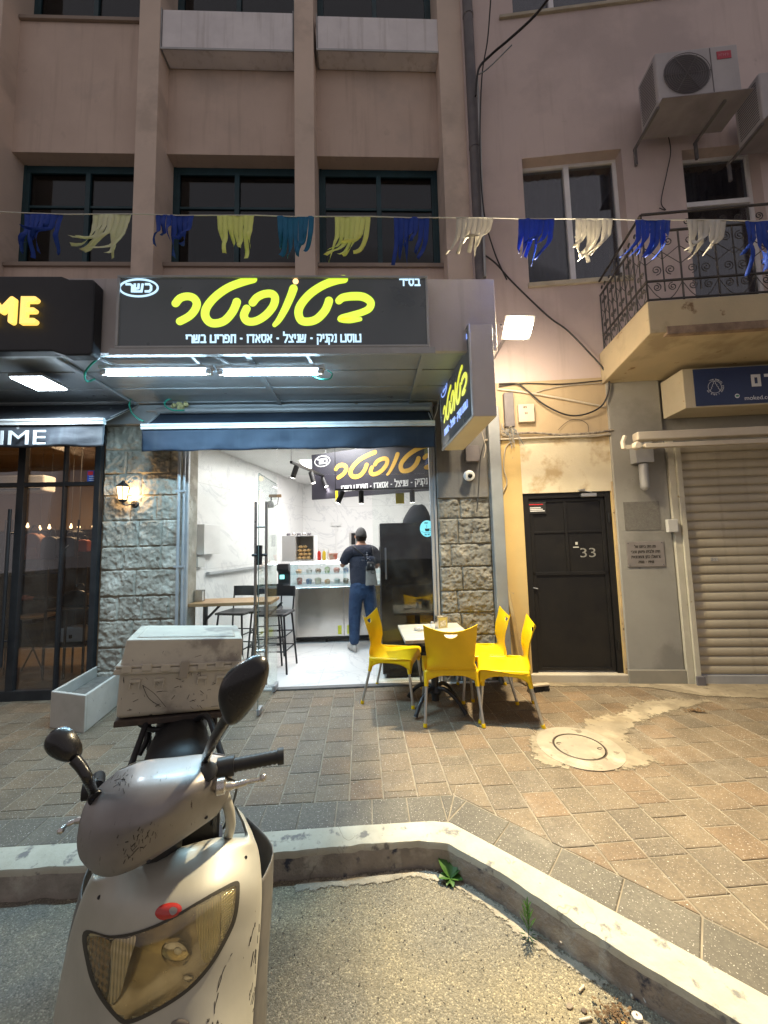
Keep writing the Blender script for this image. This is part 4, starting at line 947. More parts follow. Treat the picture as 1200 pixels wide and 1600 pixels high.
# projecting sign ------------------------------------------------------
na = at(733, 507, 2.80); X_ = na.x; zt, zb = na.z, at(734, 650, 2.80).z; Yn, Yf = 2.80, 3.86; xo = at(772, 560, 2.80).x
Xf = at(690, 650, 3.86).x
t = thing('projecting_sign', 'box sign projecting from the pillar with yellow Hebrew name on its dark side', 'sign', (X_, Yf, zb))
mb = MB(); mb.hexa([(X_, Yn, zb), (xo, Yn, zb), (xo, Yf, zb), (Xf, Yf, zb), (X_, Yn, zt), (xo, Yn, zt), (xo, Yf, zt), (Xf, Yf, zt)]); mb.build('casing', pm('sign_casing', (.60, .57, .58), (.54, .51, .52), 2, .5, .08, 50), t, bevel=.004)
mb = MB(); mb.hexa([(X_+.004, Yn+.004, zb-.004), (xo-.004, Yn+.004, zb-.004), (xo-.004, Yf-.004, zb-.004), (Xf+.004, Yf-.004, zb-.004), (X_+.004, Yn+.004, zb-.001), (xo-.004, Yn+.004, zb-.001), (xo-.004, Yf-.004, zb-.001), (Xf+.004, Yf-.004, zb-.001)]); mb.build('lit_underside', pm('lit_underside_cream', (.78, .70, .48), (.72, .64, .44), 3, .5), t)  # added cream sheet, light on the underside is put into its colour
nf = Vector((-(Yf-Yn), Xf-X_, 0)).normalized()            # outward (towards -x)
if nf.x > 0: nf = -nf
al = Vector((Xf-X_, Yf-Yn, 0)); Lw = al.length; al.normalize()
# reading direction: seen from the left, right of the picture is the near end
ux = -al; oF = Vector((Xf, Yf, zb))+nf*.003
mb = MB(); mb.prism([(.02, .02), (Lw-.02, .02), (Lw-.02, zt-zb-.02), (.02, zt-zb-.02)], oF, ux, ZZ, nf*.003); mb.build('face_panel', m_face, t)
mb = MB(); HH = zt-zb
for a, b in (((0, 0), (Lw, 0)), ((0, HH), (Lw, HH)), ((0, 0), (0, HH)), ((Lw, 0), (Lw, HH))):
    mb.tube([oF+ux*a[0]+ZZ*a[1], oF+ux*b[0]+ZZ*b[1]], .011, 6)
mb.build('edge_trim', m_alu, t)
oL = oF+nf*.0035
mb = MB(); logo(mb, oL+ux*(Lw*.10)+ZZ*(HH*.30), ux, ZZ, Lw*.82, HH*.40, .003); mb.build('name_lettering', em('neon_yellow_soft', (.78, .80, .03), .7), t)
mb = MB(); heb(mb, 'טוסט נקניק - שניצל - אסאדו', oL+ux*(Lw*.12)+ZZ*(HH*.15), ux, ZZ, HH*.09, width=Lw*.78, th=.2, dep=.003)
ring(mb, oL+ux*(Lw*.17)+ZZ*(HH*.80), ux, ZZ, Lw*.12, HH*.10, .014, .003); heb(mb, 'כשר', oL+ux*(Lw*.09)+ZZ*(HH*.76), ux, ZZ, HH*.08, width=Lw*.16, th=.22, dep=.003)
heb(mb, 'בס"ד', oL+ux*(Lw*.84)+ZZ*(HH*.88), ux, ZZ, HH*.06, width=Lw*.12, th=.2, dep=.003)
mb.build('menu_lettering', em('blue_glow', (.25, .40, 1.0), .8), t)
mb = MB(); mb.bar((Xf+.06, Yf, zb+.1), (Xf+.06, 4.08, zb+.1), .05, .05); mb.bar((Xf+.06, Yf, zt-.1), (Xf+.06, 4.08, zt-.1), .05, .05); mb.build('wall_bracket', m_dpipe, t)
q = at(746, 491, 3.1); mb = MB(); mb.box(q.x-.02, q.x+.02, 2.95, 3.12, zt, zt+.06); mb.build('top_clamp', pm('amber_plastic', (.55, .33, .08), None, 5, .5), t, bevel=.004)

# floodlight ---------------------------------------------------------
t = thing('floodlight', 'bright floodlight on an arm beside the projecting sign', 'floodlight', FL)
up_ = FLD.cross(XX).normalized(); sx_ = up_.cross(FLD).normalized()
def fo_(a, b, c): return FL+sx_*a+up_*b+FLD*c
mb = MB(); w_, h_ = .125, .095
mb.prism([(w_*(abs(math.cos(a))**.45)*(1 if math.cos(a) > 0 else -1), h_*(abs(math.sin(a))**.45)*(1 if math.sin(a) > 0 else -1)) for a in [2*math.pi*k/48+.01 for k in range(48)]], FL-FLD*.008, sx_, up_, FLD*.012)
mb.build('lens', em('flood_white', (1, .86, .62), 22), t)
mb = MB(); mb.hexa([fo_(-w_*.8, -h_*.8, -.11), fo_(w_*.8, -h_*.8, -.11), fo_(w_*.8, h_*.8, -.11), fo_(-w_*.8, h_*.8, -.11), fo_(-w_-.012, -h_-.012, -.012), fo_(w_+.012, -h_-.012, -.012), fo_(w_+.012, h_+.012, -.012), fo_(-w_-.012, h_+.012, -.012)])
for i in range(7): a_ = -w_*.7+i*w_*.233; mb.bar(fo_(a_, -h_*.7, -.12), fo_(a_, h_*.7, -.12), .006, .03, up=FLD)
mb.build('housing', m_alud, t, bevel=.004)
mb = MB(); mb.tube([fo_(0, 0, -.12), FL+Vector((.02, .25, .14)), FL+Vector((.02, .76, .10))], .018, 10); mb.tube([fo_(-w_-.02, 0, -.04), fo_(-w_-.02, 0, -.14), fo_(w_+.02, 0, -.14), fo_(w_+.02, 0, -.04)], .008, 6); mb.build('arm', m_dpipe, t, smooth=40)

# tube lights ---------------------------------------------------------
for i, (x0, x1, lab) in enumerate(((163, 328, 'cool white tube light under the canopy, nearest the boutique'), (345, 502, 'cool white tube light under the canopy, nearer the projecting sign'))):
    a = at(x0, 583, 3.05); b = at(x1, 580, 3.05); zc = a.z; t = thing('tube_light', lab, 'tube light', ((a.x+b.x)/2, 3.05, zc-.02), group='tube lights under the canopy')
    mb = MB(); mb.tube([(a.x+.03, 3.05, zc), (b.x-.03, 3.05, zc)], .022, 14); mb.build('tube', em('tube_white', (.55, .82, 1.0), 26), t, smooth=50)
    mb = MB(); mb.box(a.x-.03, b.x+.03, 3.02, 3.08, zc+.026, zc+.055); mb.lathe([(.026, 0), (.026, .05)], (a.x-.02, 3.05, zc), 12, axis=(1, 0, 0)); mb.lathe([(.026, 0), (.026, .05)], (b.x-.03, 3.05, zc), 12, axis=(1, 0, 0)); mb.build('fitting', m_white, t, bevel=.003)
    mb = MB(); mb.bar((a.x+.12, 3.05, zc+.05), (a.x-.02, YS+.06, ZS+.01), .025, .012); mb.bar((b.x-.06, 3.05, zc+.05), (b.x-.10, YS+.06, ZS+.01), .025, .012); mb.build('hanger', m_alud, t)
p = at(62, 600, 3.25); t = thing('panel_light', 'square white panel light glowing under the canopy before the boutique', 'panel light', p)
mb = MB(); mb.box(p.x-.13, p.x+.13, 3.12, 3.38, p.z-.006, p.z+.006); mb.build('diffuser', em('panel_cool', (.8, .93, 1.0), 16), t, bevel=.003)
mb = MB(); mb.box(p.x-.14, p.x+.14, 3.11, 3.39, p.z+.007, p.z+.03); mb.tube([(p.x, 3.25, p.z+.03), (p.x, 3.25, ZS+.05)], .012, 8); mb.build('housing', m_alud, t)
# green hoses
def hose(name, lab, cat, P, r, mat, group=None, n=6, loc=None):
    mb = MB(); mb.tube(catmull(P, n), r, 8); o = mb.build(name, mat, smooth=60, loc=loc); return tag(o, lab, cat, group)
m_green = pm('green_hose', (.03, .30, .22), None, 5, .45)
hose('hose', 'green hose looping from the canopy edge left of the tube lights', 'hose', [at(151, 562, 2.95), at(140, 572, 2.97), at(132, 585, 3.0), at(136, 596, 3.1), at(148, 592, 3.2)], .008, m_green)
hose('hose', 'green hose curling down beside the black awning corner', 'hose', [at(207, 618, 3.9), at(202, 630, 3.86), at(206, 645, 3.84), at(216, 654, 3.8), at(224, 658, 3.78)], .008, m_green)
hose('hose', 'green hose loop by yellow foam over the navy awning', 'hose', [at(272, 622, 3.9), at(260, 626, 3.88), at(258, 634, 3.86), at(270, 641, 3.85), at(288, 641, 3.85)], .009, m_green)
hose('hose', 'short green hose around the right tube light end', 'hose', [at(488, 587, 3.1), at(500, 592, 3.1), at(515, 592, 3.12), at(519, 584, 3.14), at(512, 579, 3.16)], .006, m_green)
mb = MB(); q = at(278, 634, 3.93)
for i in range(9):
    mb.lathe([(.001, -.03), (.02+.012*rs.random(), -.012), (.02, .01), (.002, .026)], q+Vector((rs.uniform(-.07, .07), rs.uniform(-.01, .02), rs.uniform(-.03, .04))), 8, axis=(rs.uniform(-1, 1), -1, rs.uniform(-1, 1)))
tag(mb.build('foam_lump', pm('pu_foam', (.60, .55, .28), (.5, .45, .22), 18, .9, .6, 60), smooth=60), 'lump of yellowish builder foam above the navy awning', 'foam')

# wall lantern ---------------------------------------------------------
t = thing('wall_lantern', 'small black carriage lantern glowing amber on the stone pillar', 'lantern', LN-Vector((0, 0, .09)))
mb = MB(); c = LN
mb.lathe([(.04, -.07), (.062, .06)], c, 6); mb.build('glass', em('lantern_glass', (1, .60, .24), 4.5), t)
mb = MB(); mb.lathe([(.07, .061), (.06, .075), (.02, .11), (.008, .13)], c, 6); mb.lathe([(.02, -.10), (.043, -.085), (.043, -.071)], c, 6)
for k in range(6):
    a = 2*math.pi*k/6; mb.tube([c+Vector((.042*math.cos(a), .042*math.sin(a), -.07)), c+Vector((.065*math.cos(a), .065*math.sin(a), .062))], .004, 5)
mb.tube(catmull([c+Vector((0, 0, -.10)), c+Vector((.02, .01, -.125)), c+Vector((.05, .04, -.12)), c+Vector((.06, .10, -.11))], 5), .009, 8)
mb.lathe([(.04, 0), (.042, .01), (.03, .02)], c+Vector((.06, .115, -.11)), 14, axis=(0, -1, 0)); mb.build('bracket', m_black, t, smooth=40)
# conduit on the right edge of the left pillar
mb = MB(); mb.tube([(PX1+.0, 4.0, .02), (PX1-.01, 4.0, 2.6)], .016, 8); mb.tube([(PX1+.045, 4.01, .02), (PX1+.04, 4.01, 2.6)], .012, 8)
for z in (.5, 1.3, 2.1): mb.box(PX1-.04, PX1+.07, 3.985, 3.998, z, z+.02)
tag(mb.build('conduit', m_alud, smooth=40), 'pair of thin grey conduits along the left stone pillar edge', 'conduit')
# blue grey flat pipe between stone pillar and yellow wall
px0 = at(770, 850, 4.0); px1 = at(789, 850, 4.0)
mb = MB(); mb.box(px0.x, px1.x-.005, 3.955, 4.05, .0, 3.0)
tag(mb.build('downpipe_casing', m_gpipe, bevel=.01), 'blue grey metal pipe casing between stone pillar and yellow wall', 'pipe casing')
# camera on dark pillar and boxes
q = at(736, 741, 3.93); t = thing('security_camera', 'round white dome security camera on the dark pillar top', 'security camera', q)
mb = MB(); mb.lathe([(.062, .0), (.06, .03), (.045, .05)], q+Vector((0, .10, .0)), 20, axis=(0, -1, .0)); mb.build('base', m_white, t, smooth=40)
mb = MB(); mb.lathe([(.052, -.0), (.052, .055), (.045, .062), (.026, .062), (.024, .05)], q+Vector((-.005, .05, -.005)), 20, axis=(-.15, -1, -.25)); mb.build('body', pm('cctv_white', (.7, .7, .68), None, 5, .35), t, smooth=40)
mb = MB(); mb.lathe([(.024, 0), (.02, .008), (.003, .014)], q+Vector((-.012, -.007, -.019)), 16, axis=(-.15, -1, -.25)); mb.build('lens', pm('lens_black', (.01, .01, .012), None, 5, .1), t, smooth=60)
a = at(727, 722, 3.98); b = at(748, 697, 3.98)
tag(MB().box(a.x, b.x, 3.94, 4.02, a.z, b.z).build('junction_box', m_dpipe, bevel=.005), 'dark square junction box above the dome camera', 'junction box')
# ------------------------------------------------------------------ right-hand building (own axes u, v, z)
def RM(): b = MB(); b.M = MR; return b
def mu(pts, v=0): return sum(atr(x, y, v).x for x, y in pts)/len(pts)
def mz(px, py, v=0): return atr(px, py, v).z
B2 = thing('old_house', 'ochre plastered house with black metal door 33, roller shutter and iron balcony', 'building', rw(1.5, .2, 0), RA)
uD0 = mu([(810, 775), (834, 1045)], .05); uD1 = mu([(950, 775), (974, 1045)], .05)
zDb, zDt = mz(900, 1050, .05), mz(880, 770, .05)
uP0 = mu([(953, 700), (983, 1045)], -.02); uP1 = mu([(1036, 700), (1072, 1060)], -.02)
zL = mz(880, 683); zU = mz(900, 592)
uS0 = mu([(1052, 710), (1088, 1070)], -.05); zSt = mz(1100, 700, -.05)
UE = 6.5
W1 = (mu([(813, 300)], .12), mu([(966, 300)], .12), mz(880, 440, .0), mz(890, 256, .12))
W2 = (mu([(1058, 300)], .12), mu([(1176, 300)], .12), None, mz(1110, 246, .12))
W3 = (mu([(778, 20)], .1), mu([(1060, 20)], .1), mz(900, 26, .08), 9.2)
def solve(pn, pf, vf):
    zt = atr(pf[0], pf[1], vf).z; lo, hi = -2.5, -.05
    best = min((abs(atr(pn[0], pn[1], lo+(hi-lo)*i/400).z-zt), lo+(hi-lo)*i/400) for i in range(401)); return best[1]
vB = solve((1011, 471), (936, 553), 0.0)
zB = atr(1011, 471, vB).z; zBb = atr(1018, 521, vB).z
W2 = (W2[0], W2[1], zB, W2[3])
b = RM(); b.box(.07, uD0-.0, 0, .3, 0, zL); o = b.build('wall', m_yel, B2)
b = RM(); b.box(uD0-.0+.001, uP0+.05, .002, .3, zDt, zL-.001); b.build('plaster_patch', m_peel, B2)
b = RM(); b.box(.05, uP0+.1, -.001, .3, zL+.001, zU); b.build('wall', m_rb, B2)
b = RM(); b.box(uD1, uP0+.05, .004, .3, 0, zDt-.001); b.build('wall', m_yel, B2)
# upper wall with openings
b = RM()
cuts = sorted([W1, W2]); zTop = 10.2
b.box(-.03, W1[0], 0, .35, zU+.001, zTop); b.box(W1[0], W1[1], 0, .35, zU+.001, W1[2]); b.box(W1[0], W1[1], 0, .35, W1[3], W3[2])
b.box(W1[1], W2[0], 0, .35, zU+.001, W3[2]); b.box(W2[0], W2[1], 0, .35, zU+.001, W2[2]-.10); b.box(W2[0], W2[1], 0, .35, W2[3], W3[2]); b.box(W2[1], UE, 0, .35, zU+.001, zTop)
b.box(W1[0], W3[1]-.001, .0, .35, W3[3], zTop); b.box(W3[1], W2[1], .0, .35, W3[2], zTop)
b.build('upper_wall', m_rbup, B2)
b = RM(); b.box(W1[0]-.02, W1[1]+.02, -.03, .10, W1[2]-.05, W1[2]+.002); b.build('sill', m_conc, B2, bevel=.004); b = RM(); b.box(W3[0]-.02, W3[1]+.02, -.03, .10, W3[2]-.04, W3[2]+.002); b.build('sill', m_conc, B2, bevel=.004)
b = RM(); b.box(-.02, UE, .9, 1.0, zU, zTop); b.build('inner_wall', m_room, B2)
def rwin(w, mull, bars=(), curtain=True, sash=.0):
    u0, u1, z0, z1 = w; v = .12; t_ = .04
    f = RM(); f.box(u0, u1, v, v+.06, z0, z0+t_); f.box(u0, u1, v, v+.06, z1-t_, z1); f.box(u0, u0+t_, v, v+.06, z0+t_, z1-t_); f.box(u1-t_, u1, v, v+.06, z0+t_, z1-t_)
    for m_ in mull: f.box(m_-.03, m_+.03, v-.012, v+.055, z0+t_, z1-t_)
    for z in bars: f.box(u0+t_, u1-t_, v-.01, v+.05, z-.03, z+.03)
    fo = f.build('window', m_white, B2, bevel=.003)
    p = RM(); p.box(u0+t_, u1-t_, v+.025, v+.031, z0+t_, z1-t_); p.build('pane', m_win2, fo)
    if curtain:
        c = RM(); c.grid(lambda a, bb: (lerp(u0, u1, a), v+.12+.02*math.sin(a*60)+.01*math.sin(a*23), lerp(z0, z1-.05+.03*math.sin(a*25), bb)), 90, 3); c.build('curtain', m_curt, fo, smooth=60)
rwin(W1, [mu([(886, 300)], .12)])
rwin(W2, [], [mz(1110, 318, .12)])
rwin(W3, [mu([(862, 15)], .1), mu([(958, 15)], .1)])
# door
D = RM(); D.box(uD0+.002, uD0+.07, .02, .09, zDb, zDt-.002); D.box(uD1-.06, uD1-.002, .02, .09, zDb, zDt-.002); D.box(uD0+.07, uD1-.06, .02, .09, zDt-.06, zDt-.002)
D.box(uD0+.07, uD1-.06, .05, .08, zDb+.01, zDt-.06)
um = lerp(uD0, uD1, .5)-.01; zm = lerp(zDb, zDt, .55); zq = lerp(zDb, zDt, .775)
for a in ((uD0+.075, uD1-.065, zm-.035, zm), (uD0+.075, uD0+.115, zDb+.02, zDt-.065), (uD1-.105, uD1-.065, zDb+.02, zDt-.065), (uD0+.115, uD1-.105, zDb+.02, zDb+.05), (uD0+.115, uD1-.105, zDt-.10, zDt-.065), (um-.015, um+.015, zm, zDt-.10)): D.box(a[0], a[1], .038, .0495, a[2], a[3])
D.box(uD0+.115, um-.015, .041, .0495, zq-.012, zq+.012); D.box(um+.015, uD1-.105, .041, .0495, zq-.012, zq+.012)
m_door = pm('black_door_paint', (.008, .008, .009), (.014, .013, .012), 4, .42, .25, 45, bd=.002, spots=((.10, .095, .08), 55, .71))
door = D.build('metal_door', m_door, B2, bevel=.003)
a = atr(614, 0, 0)
c0 = atr(917, 772, .0); b = RM(); b.box(c0.x-.06, c0.x+.10, -.01, .03, c0.z-.03, c0.z+.01); b.build('door_closer', m_alu, door, bevel=.006)
b = RM(); b.bar((c0.x+.05, .0, c0.z+.02), (c0.x-.1, -.02, c0.z+.045), .015, .006); b.bar((c0.x-.1, -.02, c0.z+.045), (c0.x+.02, .02, c0.z+.06), .015, .006); b.build('closer_arm', m_alu, door)
n0 = atr(908, 871, .035); n1 = atr(931, 856, .035); b = RM(); latin(b, '33', (n0.x, .0485, n0.z), XX, ZZ, n1.z-n0.z, width=n1.x-n0.x, dep=.002); b.build('door_number', pm('faded_white', (.26, .26, .24), (.18, .18, .17), 40, .8), door)
n0 = atr(824, 803, .035); n1 = atr(852, 784, .035); b = RM(); b.box(n0.x, n1.x, .030, .034, n0.z, n1.z); nt_ = b.build('notice', pm('notice_black', (.03, .03, .03), None, 5, .4), door)
b = RM(); b.box(n0.x+.02, n1.x-.03, .0275, .0295, lerp(n0.z, n1.z, .75), lerp(n0.z, n1.z, .82)); b.build('red_line', MATS['red_ink'], nt_)
b = RM()
for i in range(3): b.box(n0.x+.03, n1.x-.015-.02*i, .0275, .0295, lerp(n0.z, n1.z, .18+.14*i), lerp(n0.z, n1.z, .26+.14*i))
b.build('print', MATS['white_ink'], nt_)
h = atr(831, 918, .0); b = RM(); b.lathe([(.022, 0), (.022, .012), (.012, .018)], (h.x, .05, h.z), 14, axis=(0, -1, 0)); b.lathe([(.016, 0), (.016, .01)], (h.x+.03, .05, h.z+.03), 12, axis=(0, -1, 0)); b.bar((h.x, .03, h.z), (h.x+.07, .02, h.z-.015), .014, .008); b.build('handle', m_alud, door, smooth=40)
for px, py, w, hh in ((901, 849, .012, .03), (900, 855, .03, .012)):
    q = atr(px, py, .045); b = RM(); b.box(q.x-w, q.x+w, .0462, .0482, q.z-hh/2, q.z+hh/2); b.build('sticker_remnant', pm('sticker_white', (.55, .55, .5), None, 30, .8), door)
b = RM()
for z_ in (lerp(zDb, zDt, .85), lerp(zDb, zDt, .15)): b.tube([(uD1-.035, .012, z_-.05), (uD1-.035, .012, z_+.05)], .011, 8)
b.build('hinge', m_door, door, smooth=50)
b = RM(); b.box(uD0-.02, uD1+.05, -.03, .3, -.02, zDb-.001); b.build('door_step', m_conc, B2, bevel=.01)
b = RM(); b.box(uD1+.002, uD1+.05, -.008, .003, zDb, zDt+.1); b.build('jamb_strip', pm('jamb_yellow', (.55, .40, .20), (.38, .30, .2), 6, .9, .4, 40, spots=((.12, .09, .06), 14, .62)), B2, bevel=.004)
# grey pillar
b = RM(); b.box(uP0, uP1, -.03, .3, 0, zU+.0); b.build('grey_pillar', m_grey, B2, bevel=.008)
b = RM(); b.box(uP0-.01, uP1+.005, -.05, -.031, 0, mz(1010, 1047, -.05)); b.build('plinth', pm('plinth_grey', (.27, .25, .21), (.22, .21, .18), 4, .85), B2, bevel=.006)
b = RM(); q0 = atr(977, 829, -.03); q1 = atr(1029, 783, -.03); b.box(q0.x, q1.x, -.034, -.0305, q0.z, q1.z); b.build('bare_patch', pm('bare_cement', (.17, .165, .15), (.13, .125, .115), 40, .9, .5, 120, spots=((.4, .4, .38), 25, .72)), B2)
# shutter
uS1 = 5.6
b = RM(); n = 0; z = .06; 
ps = []
pitch = .092
def sl(u, v): return None
prof = []
zz = .09
while zz < zSt+.05:
    for dz, dv in ((0, .018), (.006, .004), (.022, -.002), (.05, -.001), (.072, .003), (.082, .010), (.088, .018)): prof.append((dv, zz+dz))
    zz += pitch
b.add([(uS0+.04, -.03+p[0], p[1]) for p in prof]+[(uS1, -.03+p[0], p[1]) for p in prof], [(i, i+1, len(prof)+i+1, len(prof)+i) for i in range(len(prof)-1)])
sh = b.build('roller_shutter', pm('shutter_beige', (.47, .42, .32), (.40, .355, .27), 2, .45, .06, 60, metal=.25, spots=((.22, .18, .12), 9, .71), streak=(.30, .26, .19)), B2, smooth=30)
b = RM(); b.box(uS0+.04, uS1, -.045, -.005, .0, .085); b.build('bottom_bar', m_alud, sh, bevel=.004)
b = RM(); b.box(uS0, uS0+.05, -.075, -.0, .0, zSt+.05); b.build('guide_rail', pm('rail_cream', (.50, .48, .40), (.42, .40, .33), 5, .5, spots=((.25, .18, .1), 14, .69)), sh, bevel=.003)
b = RM(); b.box(uP1+.006, uS0-.002, -.055, .0, .0, zSt+.1); b.build('frame_strip', MATS['rail_cream'], sh, bevel=.003)
b = RM(); b.box(uS0-.01, uS0+.07, -.10, -.076, .0, .09); b.build('guide_foot', m_dpipe, sh, bevel=.004)
q = atr(1118, 874, -.05); b = RM(); b.box(q.x-.035, q.x+.035, -.036, -.032, q.z-.018, q.z+.018); b.build('sticker', pm('label_grey', (.25, .25, .24), (.45, .43, .4), 60, .7), sh)
b = RM(); b.box(uP1+.0, UE, .003, .3, zSt+.02, zU); b.box(uS1, UE, .0, .3, 0, zSt+.02); b.build('wall', m_grey, B2)
# balcony
uB0 = (atr(1011, 471, vB).x+atr(936, 553, 0).x)/2
uBn, uBf = atr(1011, 471, vB).x, atr(936, 553, 0).x
m_bal = pm('balcony_render', (.50, .42, .28), (.42, .36, .25), 2, .9, .35, 50, bd=.005, c3=(.34, .28, .19), sc3=1.8, spots=((.20, .13, .07), 5, .63))
b = RM(); b.hexa([(uBn, vB, zBb), (UE, vB, zBb), (UE, .0, zBb-.06), (uBf, .0, zBb-.06), (uBn, vB, zB), (UE, vB, zB), (UE, .0, zB), (uBf, .0, zB)])
bal = b.build('balcony', m_bal, B2, bevel=.008)
b = RM(); b.box(uBn+.14, UE, vB-.004, vB+.05, zBb-.018, zBb+.055); b.build('drip_edge', pm('rusted_edge', (.17, .12, .09), (.30, .22, .16), 9, .95, .8, 50, bd=.01), bal, bevel=.004)
# railing
zR = atr(1003, 336, vB+.03).z; hR = zR-zB
rail = RM(); m_rail = pm('railing_iron', (.03, .03, .035), (.05, .045, .045), 9, .6)
def spiral(b, c, ex, r, turns=1.6, sg=1, a0=0):
    P = []
    for i in range(16):
        a = a0+sg*turns*2*math.pi*i/15; rr = r*(1-.8*i/15); P.append(Vector(c)+Vector(ex)*(rr*math.cos(a))+ZZ*(rr*math.sin(a)))
    b.tube(P, .0045, 5)
def rail_run(b, A, B_, n):
    A = Vector(A); B_ = Vector(B_); d = (B_-A); L = d.length; e = d.normalized()
    for z in (hR, hR*.80, hR*.24, .03): b.bar(A+ZZ*z, B_+ZZ*z, .02 if z > .1 else .014, .012)
    for i in range(n+1):
        p = A+e*(L*i/n); b.tube([p+ZZ*.0, p+ZZ*hR*(1 if i % 3 == 0 else .80)], .0075, 6)
        if i == n: break
        m = p+e*(L/n/2); w = L/n
        b.tube([m+ZZ*.12*hR, m+ZZ*.80*hR], .006, 5)
        for s in (-1, 1):
            spiral(b, m+e*(s*w*.2)+ZZ*(hR*.68), e, w*.15, sg=s, a0=math.pi/2); spiral(b, m+e*(s*w*.2)+ZZ*(hR*.36), e, w*.15, sg=-s, a0=-math.pi/2)
            spiral(b, m+e*(s*w*.22)+ZZ*(hR*.17), e, w*.13, sg=s, a0=math.pi/2); spiral(b, m+e*(s*w*.22)+ZZ*(hR*.88), e, w*.12, sg=-s, a0=-math.pi/2)
        b.tube([p+ZZ*hR*.42, m+ZZ*hR*.56, p+e*w+ZZ*hR*.42], .004, 4); b.tube([p+ZZ*hR*.62, m+ZZ*hR*.48, p+e*w+ZZ*hR*.62], .004, 4)
        b.tube(catmull([p+ZZ*hR*.22, p+e*w*.25+ZZ*hR*.08, m+ZZ*hR*.03, p+e*w*.75+ZZ*hR*.08, p+e*w+ZZ*hR*.22], 4), .004, 4)
rail_run(rail, (uBn+.03, vB+.03, zB), (uBn+.03+2.7, vB+.03, zB), 9)
# bowed oval ornament
cc = Vector((uBn+.03+1.35, vB+.03, zB+hR*.5))
rail_run(rail, (uBn+.03, vB+.03, zB), (uBf+.05, -.02, zB), 5)
rail.tube([cc+XX*(.22*math.cos(a*.26))+ZZ*(hR*.30*math.sin(a*.26)) for a in range(25)], .007, 5)
rail.build('railing', m_rail, bal, smooth=50)
# sign under the balcony
vS = solve((1085, 637), (1024, 656), -.03); zs0 = atr(1085, 637, vS).z; zs1 = atr(1080, 576, vS).z; uS_ = atr(1068, 600, vS).x
t = thing('security_sign', 'dark blue sign box with round white tree emblem under the balcony', 'sign', rw(uS_+1, vS/2, zs0), RA)
b = RM(); b.hexa([(uS_, vS, zs0), (UE-1, vS, zs0), (UE-1, -.04, zs0), (uS_, -.04, zs0), (uS_, vS, zs1), (UE-1, vS, zs1), (UE-1, -.04, zs1), (uS_, -.04, zs1)])
b.build('casing', pm('cream_sheet', (.52, .47, .36), (.46, .41, .30), 3, .6, .15, 50, spots=((.33, .17, .08), 12, .66)), t, bevel=.004)
uf = atr(1084, 600, vS).x; b = RM(); b.box(uf, UE-1.02, vS-.006, vS-.001, zs0+.012, zs1-.012); b.build('face_panel', pm('navy_sign', (.012, .025, .085), (.015, .03, .10), 4, .35), t)
wn_ = pm('sign_white', (.62, .64, .68), None, 6, .5)
b = RM(); q = atr(1116, 605, vS); rr = .062; yv = vS-.0065
ring(b, (q.x, yv, q.z), XX, ZZ, rr, rr, .0035, .001)
for s in (-1, 1):
    P = [(0, rr*.95)]
    for i in range(1, 9): P.append((s*(rr*.09*i+(.006 if i % 2 else -.004)), rr*(.95-.2*i)))
    b.ribbon(P, .003, (q.x, yv, q.z), XX, ZZ, (0, -.001, 0), cap=1)
for k, ch in enumerate('מוקד ארצית'):
    a = math.pi*.72-k*.16
    w, st = HEB[ch]; e = Vector((math.sin(a), 0, -math.cos(a))); n_ = Vector((math.cos(a), 0, math.sin(a)))
ringtxt = 'מוקד אבטחה | בקרת אש'
for k, ch in enumerate(reversed(ringtxt)):
    a = math.pi*1.0-k*(math.pi*1.7/len(ringtxt)) if False else math.pi*(1.15+1.25*k/len(ringtxt))
    n_ = Vector((math.cos(a), 0, math.sin(a))); e = Vector((-math.sin(a), 0, math.cos(a)))
    hebl(b, ch, Vector((q.x, yv, q.z))+n_*(rr+.022)-e*.004, e, -n_, .013, th=.2, dep=.001)
for k, ch in enumerate('מוקד ארצי'):
    a = math.pi*(.68-.36*(8-k)/8); n_ = Vector((math.cos(a), 0, math.sin(a))); e = Vector((math.sin(a), 0, -math.cos(a)))
    hebl(b, ch, Vector((q.x, yv, q.z))+n_*(rr+.008)-e*.004, e, n_, .013, th=.2, dep=.001)
q0 = atr(1163, 625, vS); latin(b, 'moked.co.il', (q0.x, yv, q0.z-.004), XX, ZZ, .042, dep=.001)
q0 = atr(1174, 604, vS); heb(b, 'מוקד ארצי ם'[-1], (q0.x, yv, q0.z), XX, ZZ, .115, th=.26, dep=.001)
heb(b, 'מוקד', (q0.x+.12, yv, q0.z), XX, ZZ, .115, th=.26, dep=.001)
q = atr(1151, 619, vS); disc(b, (q.x, yv, q.z), XX, ZZ, .022, .022, .001); b.build('lettering', wn_, t)
b = RM(); disc(b, (q.x, yv-.0015, q.z), XX, ZZ, .016, .010, .001); b.build('green_mark', pm('mark_green', (.03, .20, .12), None, 5, .5), t)
